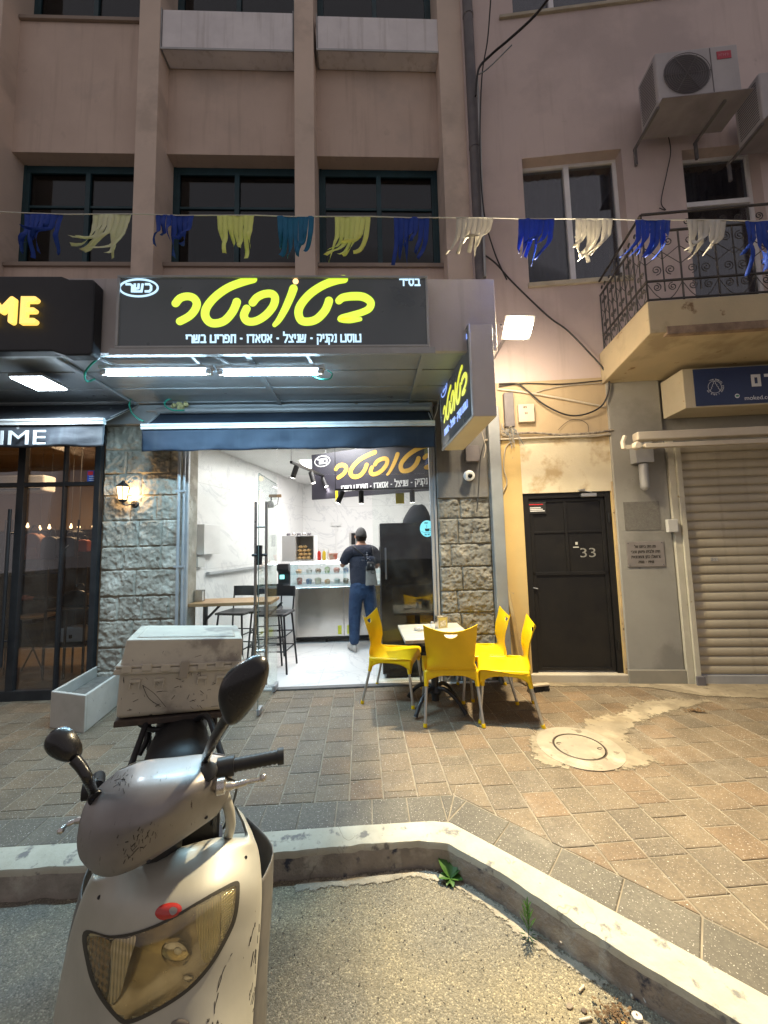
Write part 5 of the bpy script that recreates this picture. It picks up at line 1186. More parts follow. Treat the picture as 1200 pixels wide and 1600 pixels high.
# awning beam over the shutter
va = -.32
t = thing('awning_beam', 'cream folded awning beam with crank bracket above the roller shutter', 'awning', rw(3.5, -.2, 2.3), RA)
q0 = atr(992, 683, va); q1 = atr(1040, 680, va)
za = q0.z; u0 = q0.x; b = RM(); b.bar((u0, va, za), (UE-1, va, za), .10, .085); b.build('beam', pm('cream_beam', (.55, .50, .42), (.47, .42, .35), 3, .5, .15, 60, spots=((.20, .14, .08), 10, .65)), t, bevel=.012)
zb_ = atr(1010, 697, va-.03).z; b = RM(); b.bar((atr(1003, 697, va).x, va-.03, zb_), (UE-1, va-.03, zb_), .05, .045); b.build('front_rail', MATS['cream_beam'], t, bevel=.006)
q = atr(994, 697, va-.03); b = RM(); b.lathe([(.03, 0), (.042, .02), (.042, .05), (.03, .07)], (q.x, va+.0, q.z), 18, axis=(0, -1, 0)); b.bar((q.x-.11, va-.02, q.z-.01), (q.x, va-.02, q.z), .03, .04)
b.tube([(q.x-.115, va-.02, q.z-.02), (q.x-.12, va-.02, q.z+.05), (q.x-.095, va-.02, q.z+.11)], .020, 8); b.build('bracket', MATS['cream_beam'], t, smooth=40)
q0 = atr(991, 724, -.1); q1 = atr(1017, 700, -.1); b = RM(); b.box(q0.x, q1.x, -.14, -.031, q0.z, q1.z+.05); b.bar((q1.x-.03, -.06, q1.z+.05), (q1.x-.03, va, za), .03, .05); b.build('wall_bracket', m_alud, t, bevel=.004)
q0 = atr(1008, 764, -.09); q1 = atr(1006, 725, -.09)
t = thing('wall_lamp', 'grey unlit cylinder lamp hanging on the grey pillar', 'wall lamp', rw(q0.x, -.09, q0.z), RA)
b = RM(); b.lathe([(.02, -.012), (.040, .012), (.044, .02), (.044, q1.z-q0.z)], (q0.x, -.09, q0.z), 20); b.build('body', m_alud, t, smooth=40)
b = RM(); b.box(q0.x-.02, q0.x+.02, -.05, -.031, q0.z+.06, q0.z+.14); b.build('mount', m_dpipe, t)
# plaque
q0 = atr(981, 886, -.035); q1 = atr(1036, 845, -.035)
t = thing('memorial_plaque', 'small steel plaque with four engraved lines of Hebrew on the grey pillar', 'plaque', rw((q0.x+q1.x)/2, -.035, q0.z), RA)
b = RM(); b.box(q0.x, q1.x, -.039, -.033, q0.z, q1.z); b.build('plate', pm('plaque_steel', (.34, .31, .29), (.28, .26, .24), 6, .4, .05, 90, metal=.5), t, bevel=.002)
b = RM(); Wd = q1.x-q0.x; Hd = q1.z-q0.z
for i, (s_, wf) in enumerate((('פה היה ביתם של', .58), ('חיה ולבית פיזמן וצבי', .78), ('(רושל) כהן (המכונאי)', .78), ('8491 - 8102'[::1], .42))):
    f_ = heb; f_(b, s_, (q0.x+Wd*(.5-wf/2), -.0392, q0.z+Hd*(.74-.20*i)), XX, ZZ, Hd*.10, width=Wd*wf, th=.2, dep=.001)
b.build('engraving', pm('engraved_black', (.04, .035, .03), None, 5, .7), t)
for a_ in (.05, .95):
    for c_ in (.07, .93): b = RM(); b.lathe([(.006, 0), (.005, .004)], (q0.x+Wd*a_, -.039, q0.z+Hd*c_), 10, axis=(0, -1, 0)); b.build('screw', m_dpipe, t)
q0 = atr(1041, 832, -.06); q1 = atr(1052, 813, -.06)
b = RM(); b.box(q0.x, q1.x+.02, -.10, -.056, q0.z, q1.z+.01); tag(b.build('switch_box', MATS['off_white_plastic'], bevel=.006, rz=RA), 'small cream switch box on the shutter frame', 'switch box')
# electric things on the wall
q0 = atr(811, 660, -.05); q1 = atr(834, 631, -.05); t = thing('meter_box', 'small cream electric box with numbers on the ochre wall', 'electric box', rw((q0.x+q1.x)/2, -.03, q0.z), RA)
b = RM(); b.box(q0.x, q1.x, -.06, -.002, q0.z, q1.z); b.build('casing', pm('meter_cream', (.55, .49, .40), (.5, .44, .35), 6, .6), t, bevel=.006)
b = RM(); Wd = q1.x-q0.x; Hd = q1.z-q0.z; hebl(b, '123', (q0.x+Wd*.3, -.0605, q0.z+Hd*.76), XX, ZZ, Hd*.12, th=.2, dep=.001); hebl(b, '53', (q0.x+Wd*.38, -.0605, q0.z+Hd*.42), XX, ZZ, Hd*.12, th=.2, dep=.001); b.build('numbers', MATS['engraved_black'], t)
q0 = atr(789, 668, -.04); q1 = atr(801, 614, -.04); b = RM(); b.box(q0.x, q1.x, -.07, -.002, q0.z, q1.z)
tag(b.build('cable_box', m_dpipe, bevel=.006, rz=RA), 'tall dark cable box left of the cream electric box', 'cable box')
def rcable(name, lab, cat, pts, r, mat, n=6, group=None):
    P = [rw(*atr(x, y, v)) for x, y, v in pts]; b = MB(); b.tube(catmull(P, n), r, 7); return tag(b.build(name, mat, smooth=60), lab, cat, group)
G = 'cables on the ochre house wall'
rcable('cable', 'thick black cable drooping in a big loop on the ochre wall', 'cable', [(752, 395, -.03), (775, 412, -.04), (800, 440, -.04), (855, 493, -.05), (885, 515, -.06), (915, 545, -.07), (943, 577, -.07), (952, 602, -.06), (942, 632, -.06), (915, 647, -.05), (885, 648, -.05), (850, 632, -.05), (826, 612, -.04), (808, 600, -.03), (780, 600, -.03)], .009, m_cable)
rcable('cable', 'black cable running level under the pink lit wall', 'cable', [(780, 604, -.02), (820, 599, -.02), (880, 600, -.02), (955, 593, -.02), (1000, 590, -.02)], .006, m_cable)
rcable('cable', 'pale cable rising right from the cream conduit', 'cable', [(832, 615, -.02), (855, 608, -.02), (890, 602, -.02), (950, 598, -.02)], .005, m_cablew)
rcable('conduit', 'cream conduit sloping across the ochre wall', 'conduit', [(778, 608, -.02), (820, 613, -.02), (862, 620, -.02), (905, 628, -.02), (946, 636, -.02)], .011, pm('cream_pvc', (.58, .52, .42), (.5, .45, .36), 6, .5))
rcable('cable', 'thin wire arching low over the door lintel', 'wire', [(872, 672, -.02), (888, 658, -.02), (905, 656, -.02), (918, 663, -.02), (919, 676, -.02)], .0025, m_cable)
rcable('cable', 'dusty bundle of cables lying on the lintel ledge above the door', 'cable bundle', [(785, 680, -.03), (830, 676, -.035), (870, 679, -.035), (920, 677, -.035), (958, 672, -.035)], .013, pm('dusty_cable', (.13, .11, .10), (.38, .34, .27), 30, .9, .6, 90))
rcable('cable', 'pale cable sagging along the lintel over the black door', 'cable', [(778, 672, -.03), (810, 683, -.04), (860, 683, -.04), (930, 682, -.04), (952, 676, -.04)], .005, m_cablew)
rcable('cable', 'beige cable curving down the yellow wall beside the pipe casing', 'cable', [(800, 690, -.02), (790, 700, -.02), (787, 730, -.02), (792, 755, -.02), (781, 775, -.02)], .006, m_cablew)
for i in range(7):
    rn = random.Random(i+50); x0 = 783+i*2.2
    rcable('wire_tangle', '%s wire of the tangle under the cable box, %s' % (('blue grey', 'pale')[i % 2], ('leftmost', 'second from left', 'third from left', 'middle', 'third from right', 'second from right', 'rightmost')[i]), 'wire', [(x0, 662, -.03), (x0+rn.uniform(-6, 14), 672+rn.random()*8, -.06), (x0+rn.uniform(0, 20), 680, -.05), (x0+rn.uniform(-4, 18), 664+rn.random()*8, -.07), (x0+rn.uniform(6, 22), 690+rn.random()*12, -.04)], .0035, m_cablew if i % 2 else m_gpipe, group='tangled wires under the cable box')
b = RM(); b.box(.0, uP0, -.045, .0, zL-.012, zL+.006); b.build('lintel_ledge', m_conc, B2, bevel=.004)
# pipes and cables between the two houses
pa = at(726, 0, 4.0); pb = at(750, 430, 4.0)
mb = MB(); mb.tube([(pb.x+.015, 4.02, 3.75), (pb.x+.015, 4.02, 9.5)], .06, 14)
for z in (4.4, 6.2, 8.0): mb.lathe([(.066, 0), (.066, .05)], (pb.x+.015, 4.02, z), 14)
tag(mb.build('downpipe', m_dpipe, smooth=40), 'dark round downpipe running up between the two houses', 'downpipe')
def cable(lab, P, r, mat=None, name='cable', cat='cable', n=8):
    mb = MB(); mb.tube(catmull(P, n), r, 7); return tag(mb.build(name, mat or m_cable, smooth=60), lab, cat)
cable('grey conduit rising beside the dark downpipe', [at(758, 432, 3.93), at(753, 300, 3.93), at(748, 165, 3.93), at(745, 120, 3.92)], .014, m_alud, 'conduit', 'conduit')
cable('thin black cable dropping from the top between the houses', [at(768, -20, 3.6), at(762, 60, 3.75), at(753, 120, 3.88), at(750, 230, 3.9), at(756, 330, 3.9), at(773, 395, 3.92), at(792, 437, 3.93)], .008)
cable('thick black cable slanting up to the right between the houses', [at(870, -20, 3.1), at(835, 25, 3.35), at(795, 62, 3.6), at(768, 85, 3.8), at(748, 108, 3.86), at(743, 150, 3.9)], .013)
cable('short grey cable tied to the thick slanting cable', [at(800, 70, 3.58), at(770, 100, 3.75), at(756, 112, 3.86), at(748, 116, 3.88)], .007, m_gpipe)
cable('thin white cable hanging behind the projecting sign to the pillar', [at(668, 560, 3.3), at(680, 590, 3.6), at(686, 610, 3.85), at(683, 640, 3.9), at(676, 660, 3.95)], .006, m_cablew)
cable('thin pale wire dangling below the projecting sign', [at(752, 672, 3.85), at(757, 690, 3.86), at(759, 700, 3.85), at(756, 715, 3.86)], .004, m_cablew)
cable('black cable trailing down the dark pillar top', [at(757, 690, 3.93), at(750, 720, 3.92), at(748, 760, 3.93), at(745, 800, 3.93)], .006)

# outdoor air conditioners -----------------------------------------------
m_acw = pm('ac_white', (.42, .40, .42), (.36, .34, .36), 3, .5, streak=(.27, .25, .25))
def outdoor_ac(lab, px0, pyt, pyb, v, wdt, front=True):
    p0 = atr(px0, pyb, v); zt = atr(px0, pyt, v).z; u0 = p0.x; z0 = p0.z; h = zt-z0; u1 = u0+wdt; dep = .30
    t = thing('outdoor_air_conditioner', lab, 'air conditioner', rw(u0+wdt/2, v, z0), RA, 'air conditioners bracketed on the upper wall')
    b = RM(); b.box(u0, u1, v, v+dep, z0, zt); b.build('body', m_acw, t, bevel=.018, seg=3)
    cx, cz, r = u0+wdt*.36, z0+h*.5, h*.40
    b = RM()
    for k in range(9): rr = r*(.2+.8*k/8); b.tube([(cx+rr*math.cos(a*.2618), v-.012, cz+rr*math.sin(a*.2618)) for a in range(24)], .0035, 4, closed=True)
    for k in range(6): a = k*math.pi/3; b.tube([(cx, v-.014, cz), (cx+r*math.cos(a), v-.014, cz+r*math.sin(a))], .004, 4)
    b.build('grille', m_dpipe, t)
    b = RM(); b.lathe([(r*.98, 0), (r*.98, .002)], (cx, v-.001, cz), 32, axis=(0, -1, 0)); b.build('fan_well', pm('fan_dark', (.10, .09, .10), None, 5, .7), t)
    b = RM()
    for k in range(16): z = z0+.04+k*(h-.08)/16; b.box(u0-.004, u0-.001, v+.04, v+dep-.04, z, z+.012)
    b.build('side_fins', m_dpipe, t)
    b = RM(); b.box(u0+wdt*.66, u0+wdt*.67, v-.003, v-.0005, z0+.02, zt-.02); b.build('panel_seam', m_dpipe, t)
    b = RM(); q0 = (u0+wdt*.74, z0+h*.72); b.box(q0[0], q0[0]+wdt*.17, v-.004, v-.001, q0[1], q0[1]+h*.15); bd = b.build('red_badge', pm('badge_red', (.38, .02, .05), None, 5, .4), t)
    b = RM()
    for k in range(5): b.ribbon([(k*wdt*.026, 0), (k*wdt*.026, h*.05), (k*wdt*.026+wdt*.015, h*.05 if k % 2 else .01)], .006, (q0[0]+.018, v-.0045, q0[1]+h*.045), XX, ZZ, (0, -.001, 0), cap=1)
    b.build('badge_lettering', pm('badge_pink', (.5, .2, .25), None, 5, .5), bd)
    b = RM()
    b.box(u0+.0, u1+.06, v-.05, v+dep+.05, z0-.02, z0-.012)
    b.build('drip_tray', pm('tray_grey', (.28, .26, .28), (.2, .18, .2), 3, .6), t)
    for uu in (u0-.0, u1-.16):
        b = RM(); b.bar((uu, v+.02, z0-.035), (uu, -.002, z0-.035), .025, .025); b.bar((uu, -.02, z0-.24), (uu, -.02, z0-.04), .025, .025); b.build('bracket', m_dpipe, t)
outdoor_ac('outdoor air conditioner with red badge above the balcony', 1030, 82, 160, -.45, .82)
outdoor_ac('outdoor air conditioner cut by the right edge of the view', 1194, 112, 185, -.45, .82)
rcable('cable', 'thin cable hanging from the air conditioner to the balcony', 'cable', [(1042, 205, -.02), (1048, 235, -.03), (1042, 270, -.03), (1033, 315, -.03), (1040, 328, -.03), (1030, 325, -.03)], .005, m_cable)

# ------------------------------------------------------------------ bunting
FY = 2.4
def strz(px): return lerp(333, 345, min(1.3, max(-.3, px/1200)))
P = [at(px, strz(px)+ (0 if 0 < px < 1200 else -3), FY) for px in range(-200, 1500, 60)]
for i, p in enumerate(P): p.z += .004*math.sin(i*2.1)
mb = MB(); mb.tube(P, .0035, 5); tag(mb.build('bunting_string', pm('string_white', (.65, .65, .62), None, 5, .8)), 'white string of the bunting stretched across the whole street front', 'string')
blue = pm('pennant_blue', (.010, .045, .33), (.018, .065, .40), 8, .65, obj=True); white = pm('pennant_white', (.66, .64, .60), (.60, .58, .54), 8, .65, obj=True); yel = pm('pennant_yellow', (.88, .94, .32), (.82, .9, .3), 8, .65, obj=True); teal = pm('pennant_teal', (.012, .15, .32), (.02, .19, .37), 8, .65, obj=True); pale = pm('pennant_pale', (.74, .80, .46), (.8, .82, .6), 8, .65, obj=True)
def translucent(m, f):
    nt = m.node_tree; N = nt.nodes; L = nt.links; b = N['Principled BSDF']; o = N['Material Output']; tl = N.new('ShaderNodeBsdfTranslucent'); mx = N.new('ShaderNodeMixShader'); mx.inputs[0].default_value = f
    L.new(b.inputs['Base Color'].links[0].from_socket, tl.inputs[0]); L.new(b.outputs[0], mx.inputs[1]); L.new(tl.outputs[0], mx.inputs[2]); L.new(mx.outputs[0], o.inputs[0])
for m_ in (blue, white, yel, teal, pale): translucent(m_, .2)
flags = [(68, 60, blue, -.55, .75, 'blue', 'blown left beside the left picture edge'), (175, 60, pale, -.75, .85, 'pale', 'with yellow green strips blown far left'), (273, 60, blue, -.12, .72, 'blue', 'over the second window from the left'), (368, 58, yel, .05, .95, 'yellow', 'hanging straight above the sign name'), (462, 58, teal, -.05, 1.0, 'teal', 'between the two yellow ones'), (551, 56, yel, -.35, 1.0, 'yellow', 'with crossed strips, right of the teal one'), (643, 56, blue, -.25, 1.0, 'blue', 'split into two tails over the third window'), (742, 58, white, -.65, .85, 'cream', 'blown left before the dark downpipe'), (838, 56, blue, -.45, .9, 'blue', 'fluttering before the white framed window'), (928, 58, white, -.45, 1.05, 'white', 'over the right edge of the white framed window'), (1020, 56, blue, -.35, .95, 'blue', 'before the left end of the balcony railing'), (1104, 62, white, -.45, 1.05, 'pinkish white', 'before the balcony railing'), (1192, 56, blue, -.1, 1.0, 'blue', 'at the right picture edge')]
for fi, (px, w, mt, lean, ln, cn_, where) in enumerate(flags):
    rn = random.Random(fi+5); a = at(px-w/2, strz(px), FY); b_ = at(px+w/2, strz(px), FY); W_ = b_.x-a.x; Lg = .35*ln
    mb = MB(); ns = 7
    for s_ in range(ns):
        gap = 0 if s_ == 0 else 0; sway = lean*(1+rn.uniform(-.9, .9))+rn.uniform(-.15, .15); ll = Lg*rn.uniform(.62, 1.10); tw = rn.uniform(-2.2, 2.2); ph = rn.random()*6; conv = rn.uniform(.1, .45)
        def fs_(u, v, s_=s_, sway=sway, ll=ll, tw=tw, ph=ph, conv=conv):
            cut = .46; q = max(0, (v-cut)/(1-cut)); c_ = (s_+.5)/ns; half = .5/ns*(1-.12*min(1, q*6))
            x = c_+(u*2-1)*half*(math.cos(tw*q))
            x = lerp(x, .5+(x-.5)*(1-.55*conv), v)
            return Vector((a.x+W_*x+lean*.30*v**1.4*Lg+(sway-lean*.3)*q**1.3*Lg*.5, FY+.012*math.sin(x*9+fi)*(v+.2)+.006*fbm((x*6, v*5, fi), 3)+.05*q*math.sin(ph+q*3)+(u-.5)*2*half*W_*math.sin(tw*q), a.z-ll*v*(1-.18*abs(sway)*q) if True else 0))
        mb.grid(fs_, 3, 14)
    o = mb.build('pennant', mt, smooth=30, solid=.0004, loc=((a.x+b_.x)/2, FY, a.z))
    tag(o, '%s fringed plastic pennant %s' % (cn_, where), 'pennant', 'fringed pennants on the string')
# ------------------------------------------------------------------ inside the toast shop
m_lac = pm('white_laminate', (.62, .62, .61), (.58, .58, .57), 2, .35)
m_ss = pm('stainless_steel', (.62, .60, .57), (.55, .53, .50), 1.5, .22, .05, 8, metal=1.0, bd=.02)
# display counter
CY = 5.78
cx0, cx1 = px_x(452, 960, CY), px_x(640, 960, CY)
zt = px_z(480, 918, CY); zg = px_z(480, 878, CY+.1)
t = thing('display_counter', 'refrigerated display counter with steel front and curved glass top', 'counter', ((cx0+cx1)/2, CY+.35, .01))
mb = MB(); mb.box(cx0, cx1, CY, CY+.7, .11, zt); mb.build('steel_body', m_ss, t, bevel=.006)
mb = MB(); mb.box(cx0-.22, cx0-.004, CY-.02, CY+.7, .02, zt-.02); mb.build('end_panel', m_lac, t, bevel=.004)
mb = MB(); xm_ = px_x(537, 960, CY)
for x in (cx0+.02, xm_): mb.box(x, x+.008, CY-.004, CY-.0005, .12, zt-.01)
mb.build('door_seam', m_dpipe, t)
mb = MB()
for x in (cx0+.03, xm_-.09, xm_+.05): mb.box(x, x+.055, CY-.005, CY-.001, .14, .27)
mb.build('energy_label', pm('label_yellow', (.60, .55, .03), (.45, .5, .05), 30, .5), t)
mb = MB()
for x in (cx0+.06, cx0+.55, cx1-.5, cx1-.1): mb.tube([(x, CY+.08, .012), (x, CY+.08, .11)], .018, 8); mb.tube([(x, CY+.6, .012), (x, CY+.6, .11)], .018, 8)
mb.box(cx0, cx1, CY+.05, CY+.6, .06, .10); mb.build('foot', m_black, t)
mb = MB(); mb.box(cx0, cx1, CY, CY+.7, zt+.001, zt+.02); mb.box(cx0, cx1, CY+.1, CY+.68, zg-.012, zg+.01); mb.build('shelf', m_lac, t)
mb = MB(); n = 8
mb.grid(lambda u, v: (lerp(cx0, cx1, u), CY+.005+.10*(v**3), lerp(zt+.02, zg, math.sin(v*math.pi/2))), 2, 10); mb.box(cx0, cx1, CY+.05, CY+.6, (zt+zg)/2, (zt+zg)/2+.006); mb.box(cx0, cx0+.006, CY+.03, CY+.66, zt+.02, zg-.015); mb.box(xm_, xm_+.006, CY+.03, CY+.66, zt+.02, zg-.015)
mb.build('curved_glass', glass('display_glass', (.86, .94, .96), .05), t, smooth=50)
mb = MB(); mb.box(cx0+.01, cx1-.01, CY+.08, CY+.12, zg-.03, zg-.014); mb.build('light_strip', em('strip_white', (.95, .97, 1), 9), t)
rf = random.Random(21)
foods = [('salad tub', 'red', (.45, .05, .04)), ('salad tub', 'blue', (.05, .18, .45)), ('salad tub', 'cream', (.6, .5, .36)), ('salad tub', 'orange', (.6, .25, .05)), ('salad tub', 'white', (.65, .65, .62)), ('salad tub', 'brown', (.25, .12, .06)), ('salad tub', 'green', (.1, .25, .06))]
for lvl, zb_ in ((0, zt+.021), (1, (zt+zg)/2+.007)):
    for i in range(7):
        x = cx0+.10+i*.15; fd = foods[(i+lvl*3) % 7]; w = rf.uniform(.045, .06); h = rf.uniform(.05, .10) if lvl == 0 else rf.uniform(.04, .07)
        mb = MB(); mb.lathe([(w*.8, 0), (w, h), (w*1.04, h), (w*.7, h+.02), (.01, h+.028)], (x, CY+.22+rf.random()*.12, zb_), 12)
        tag(mb.build('food_tub', pm('food_'+fd[1], fd[2], (.6, .55, .45), 30, .5), smooth=40), '%s food tub on the %s shelf of the display counter' % (fd[1], ('lower', 'upper')[lvl]), 'food tub', 'food tubs in the display counter')
# card terminal / black tap at the counter end
q = at(443, 918, 5.7); t = thing('coffee_machine', 'black upright drinks dispenser with small cyan screen left of the display counter', 'dispenser', (q.x, 5.7, q.z))
w = .09; zt_ = at(443, 881, 5.7).z
mb = MB(); mb.prism([(0, 0), (.16, 0), (.16, .03), (.06, .05), (.05, (zt_-q.z)*.6), (.15, (zt_-q.z)*.75), (.13, zt_-q.z), (0, zt_-q.z)], (q.x-w, 5.7+.08, q.z), YY*-1, ZZ, (2*w, 0, 0)); mb.build('body', m_black, t, bevel=.012)
mb = MB(); mb.box(q.x-.035, q.x+.03, 5.615, 5.622, lerp(q.z, zt_, .38), lerp(q.z, zt_, .55)); mb.build('screen', em('cyan_screen', (.1, .7, .7), 1.5), t)
tag(MB().box(q.x-.2, q.x+.16, 5.60, 6.0, .012, q.z-.001).build('dispenser_stand', m_lac, bevel=.006), 'white stand under the black drinks dispenser', 'stand')
t = thing('glass_jar', 'clear glass jar beside the drinks dispenser', 'jar', (q.x-.24, 5.72, .012)) if False else None
# bread cube
q0 = at(443, 879, 6.1); q1 = at(492, 842, 6.1)
t = thing('bread_box', 'open white display cube full of bread rolls on the counter', 'bread box', ((q0.x+q1.x)/2, 6.25, zg+.011))
z0 = zg+.012; z1 = z0+(q1.z-q0.z)*1.1; xa, xb = q0.x, q1.x; xs2 = lerp(xa, xb, .42)
mb = MB(); mb.box(xa, xs2, 6.0, 6.4, z0, z1); mb.box(xs2, xb, 6.0, 6.4, z0, z0+.015); mb.box(xs2, xb, 6.0, 6.4, z1-.015, z1); mb.box(xb-.015, xb, 6.0, 6.4, z0+.015, z1-.015); mb.box(xs2, xb-.015, 6.38, 6.4, z0+.015, z1-.015); mb.build('cabinet', m_lac, t, bevel=.003)
m_bun = pm('bread_crust', (.62, .40, .16), (.70, .52, .27), 14, .7)
k = 0
for r_ in range(4):
    for c_ in range(3-(r_ > 2)):
        x = xs2+.045+c_*.072+(r_ % 2)*.012; z = z0+.018+r_*.06; 
        if x > xb-.04 or z > z1-.05: continue
        mb = MB(); mb.lathe([(.02, 0), (.036, .012), (.038, .03), (.026, .046), (.004, .052)], (x, 6.12, z), 12)
        tag(mb.build('bread_roll', m_bun, smooth=60), 'golden bread roll %s of the white cube, %s' % (('on the floor', 'in the second layer', 'in the third layer', 'in the top layer')[r_], ('at its left', 'in its middle', 'at its right')[c_]), 'bread roll', 'bread rolls in the white cube'); k += 1
for i, (dx, cn, cc_) in enumerate(((.06, 'red', (.5, .03, .02)), (.14, 'yellow', (.6, .45, .03)), (.22, 'white', (.6, .6, .58)))):
    c_ = Vector((xb+dx, 6.15, zg+.012)); t = thing('sauce_bottle', '%s sauce bottle on the counter beside the bread cube' % cn, 'bottle', c_)
    mb = MB(); mb.lathe([(.025, 0), (.03, .01), (.03, .12), (.014, .15)], c_, 14); mb.build('body', pm('sauce_'+cn, cc_, None, 5, .35), t, smooth=40); mb = MB(); mb.lathe([(.014, .151), (.012, .165), (.003, .20)], c_, 10); mb.build('nozzle', m_lac, t, smooth=40)
for i in range(5):
    mb = MB(); c_ = Vector((xa+.06+i*.085, 6.2, z1+.001)); mb.lathe([(.03, 0), (.032, .035), (.02, .045)], c_, 12); tag(mb.build('spice_tin', m_ss if i % 2 else m_dpipe, smooth=40), '%s small tin on top of the white bread cube, %s from the left' % ('steel' if i % 2 else 'dark', ('first', 'second', 'third', 'fourth', 'fifth')[i]), 'tin', 'tins on the bread cube')
# hanging shop banner inside
s0 = Vector((px_x(487, 745, 5.6), 5.6, 0)); s1 = Vector((px_x(665, 745, 4.85), 4.85, 0)); dS2 = (s1-s0).normalized(); LS = (s1-s0).length*1.42
zb_, zt_ = px_z(487, 781, 5.6), min(IZ-.01, px_z(487, 711, 5.6)); nb = dS2.cross(ZZ)
t = thing('inside_sign', 'dark indoor banner with gold Hebrew name over the counter', 'sign', s0+dS2*(LS/2)+ZZ*zb_)
HS = zt_-zb_; oS = s0+ZZ*zb_
mb = MB(); mb.prism([(0, 0), (LS, 0), (LS, HS), (0, HS)], oS, dS2, ZZ, -nb*.04); mb.build('panel', pm('banner_dark', (.035, .033, .045), None, 5, .4), t)
m_gold = pm('gold_print', (.72, .42, .06), (.65, .36, .05), 9, .5); m_wp = MATS['white_ink']
mb = MB(); logo(mb, oS+dS2*(LS*.155)+ZZ*(HS*.36), dS2, ZZ, LS*.67, HS*.56, .003); mb.build('name_lettering', m_gold, t)
mb = MB(); heb(mb, 'טוסט נקניק - שניצל - אסאדו - תפריט בשרי', oS+nb*.001+dS2*(LS*.20)+ZZ*(HS*.12), dS2, ZZ, HS*.13, width=LS*.60, th=.2, dep=.003)
ring(mb, oS+nb*.001+dS2*(LS*.075)+ZZ*(HS*.83), dS2, ZZ, LS*.052, HS*.115, .01, .003); heb(mb, 'כשר', oS+nb*.001+dS2*(LS*.04)+ZZ*(HS*.77), dS2, ZZ, HS*.12, width=LS*.07, th=.22, dep=.003)
mb.build('white_lettering', m_wp, t)
mb = MB()
for k_ in (.1, .3, .5, .8): p = s0+dS2*LS*k_; mb.tube([p+ZZ*zt_, p+ZZ*IZ], .004, 5)
mb.build('hanging_wire', m_alud, t)
# track lights
ta = at(455, 722, 4.55); tb_ = at(530, 766, 5.5); tb_.z = ta.z-.0
tz = ta.z
t = thing('track_light', 'black ceiling track with swivelling spotlights inside the shop', 'track light', (ta.x, 4.6, tz))
e0 = Vector((ta.x, ta.y, tz)); e1 = at(528, 764, 6.1); e1 = Vector((e1.x, e1.y, tz)) if abs(e1.z-tz) < .3 else Vector((e1.x, 6.1, tz))
ty_ = 4.72; tz2 = px_z(600, 764, ty_); f1 = Vector((px_x(524, 766, ty_), ty_, tz2)); f2 = Vector((px_x(690, 766, ty_), ty_, tz2))
mb = MB(); mb.bar(e0, e1, .035, .03); mb.bar(f1, f2, .03, .022)
for p in (e0, e1, f1, f2): mb.tube([p, (p.x, p.y, IZ)], .004, 5)
mb.build('track', m_black, t)
spots = [e0.lerp(e1, f) for f in (.08, .36, .62, .86)]+[f1.lerp(f2, f) for f in (.06, .24, .72, .93)]
for i, p in enumerate(spots):
    dr = Vector(((-.35, .15, -.9), (.25, -.1, -.9), (.35, -.2, -.85), (-.3, -.2, -.9), (-.4, 0, -.9), (0, .1, -1), (0, .1, -1), (.3, -.1, -.9))[i]).normalized()
    c = p+Vector((0, 0, -.05)); mb = MB(); mb.tube([p, c], .01, 6); mb.tube([c-dr*.03, c+dr*.13], .034, 14); sp_ = mb.build('spotlight', m_black, t, smooth=40)
    mb = MB(); mb.tube([c+dr*.131, c+dr*.134], .027, 14); mb.build('bulb', em('spot_warm', (1, .95, .85), 9), sp_)
    if i in (1, 2, 4, 6):
        l = bpy.data.lights.new('track_spot_lamp', 'SPOT'); l.energy = 9; l.spot_size = R(80); l.color = (1, .95, .88); l.shadow_soft_size = .03
        o = bpy.data.objects.new('track_spot_lamp', l); COL.objects.link(o); o.location = c+dr*.15; o.rotation_euler = aim(dr)
q0 = at(618, 768, 5.2); tag(MB().box(q0.x, q0.x+.12, 5.2, 5.21, at(618, 787, 5.2).z, q0.z).build('price_tag', pm('tag_yellow', (.75, .62, .02), None, 5, .5)), 'yellow card hanging under the indoor banner', 'card')
q0 = at(524, 764, 5.3); tag(MB().box(q0.x, q0.x+.035, 5.3, 5.31, at(524, 786, 5.3).z, q0.z).build('price_tag', MATS['tag_yellow']), 'narrow orange yellow card hanging under the left end of the indoor banner', 'card')
# extractor box / camera details on the left wall
q = at(402, 735, 5.2); mb = MB(); mb.lathe([(.05, 0), (.055, .03), (.04, .06), (.01, .07)], (q.x, 5.2, IZ-.002), 16, axis=(0, 0, -1)); tag(mb.build('smoke_detector', MATS['cctv_white'], smooth=50), 'round white detector on the shop ceiling', 'detector')
# white cabinet, intercom and duct on the left marble wall: wall line x = -2.56+.217*(y-4.2)
def wl(y): return -2.56+.209*(y-4.14)
def wbox(nm, lab, cat, ya, yb, za, zb_, d, mat, bev=.004):
    mb = MB(); a, b_ = wl(ya), wl(yb); mb.hexa([(a+.003, ya, za), (a+d, ya, za), (b_+d, yb, za), (b_+.003, yb, za), (a+.003, ya, zb_), (a+d, ya, zb_), (b_+d, yb, zb_), (b_+.003, yb, zb_)]); return tag(mb.build(nm, mat, bevel=bev), lab, cat)
wbox('wall_cabinet', 'flat white panel box on the left marble wall', 'cabinet', 5.1, 5.45, 1.41, 1.82, .10, m_lac)
wbox('card_reader', 'small grey wall terminal with pale screen below the white panel box', 'terminal', 5.06, 5.2, 1.24, 1.38, .05, MATS['off_white_plastic'])
wbox('wall_shelf', 'thin grey ledge along the left marble wall', 'ledge', 5.3, 7.2, 1.12, 1.16, .05, m_alud)
q = at(424, 775, 5.3); t = thing('wall_bracket_camera', 'black bracket camera hanging near the glass door', 'camera', (q.x, 5.3, q.z))
mb = MB(); mb.box(q.x-.03, q.x+.14, 5.28, 5.32, q.z-.02, q.z+.02); mb.build('bracket', m_wood, t)
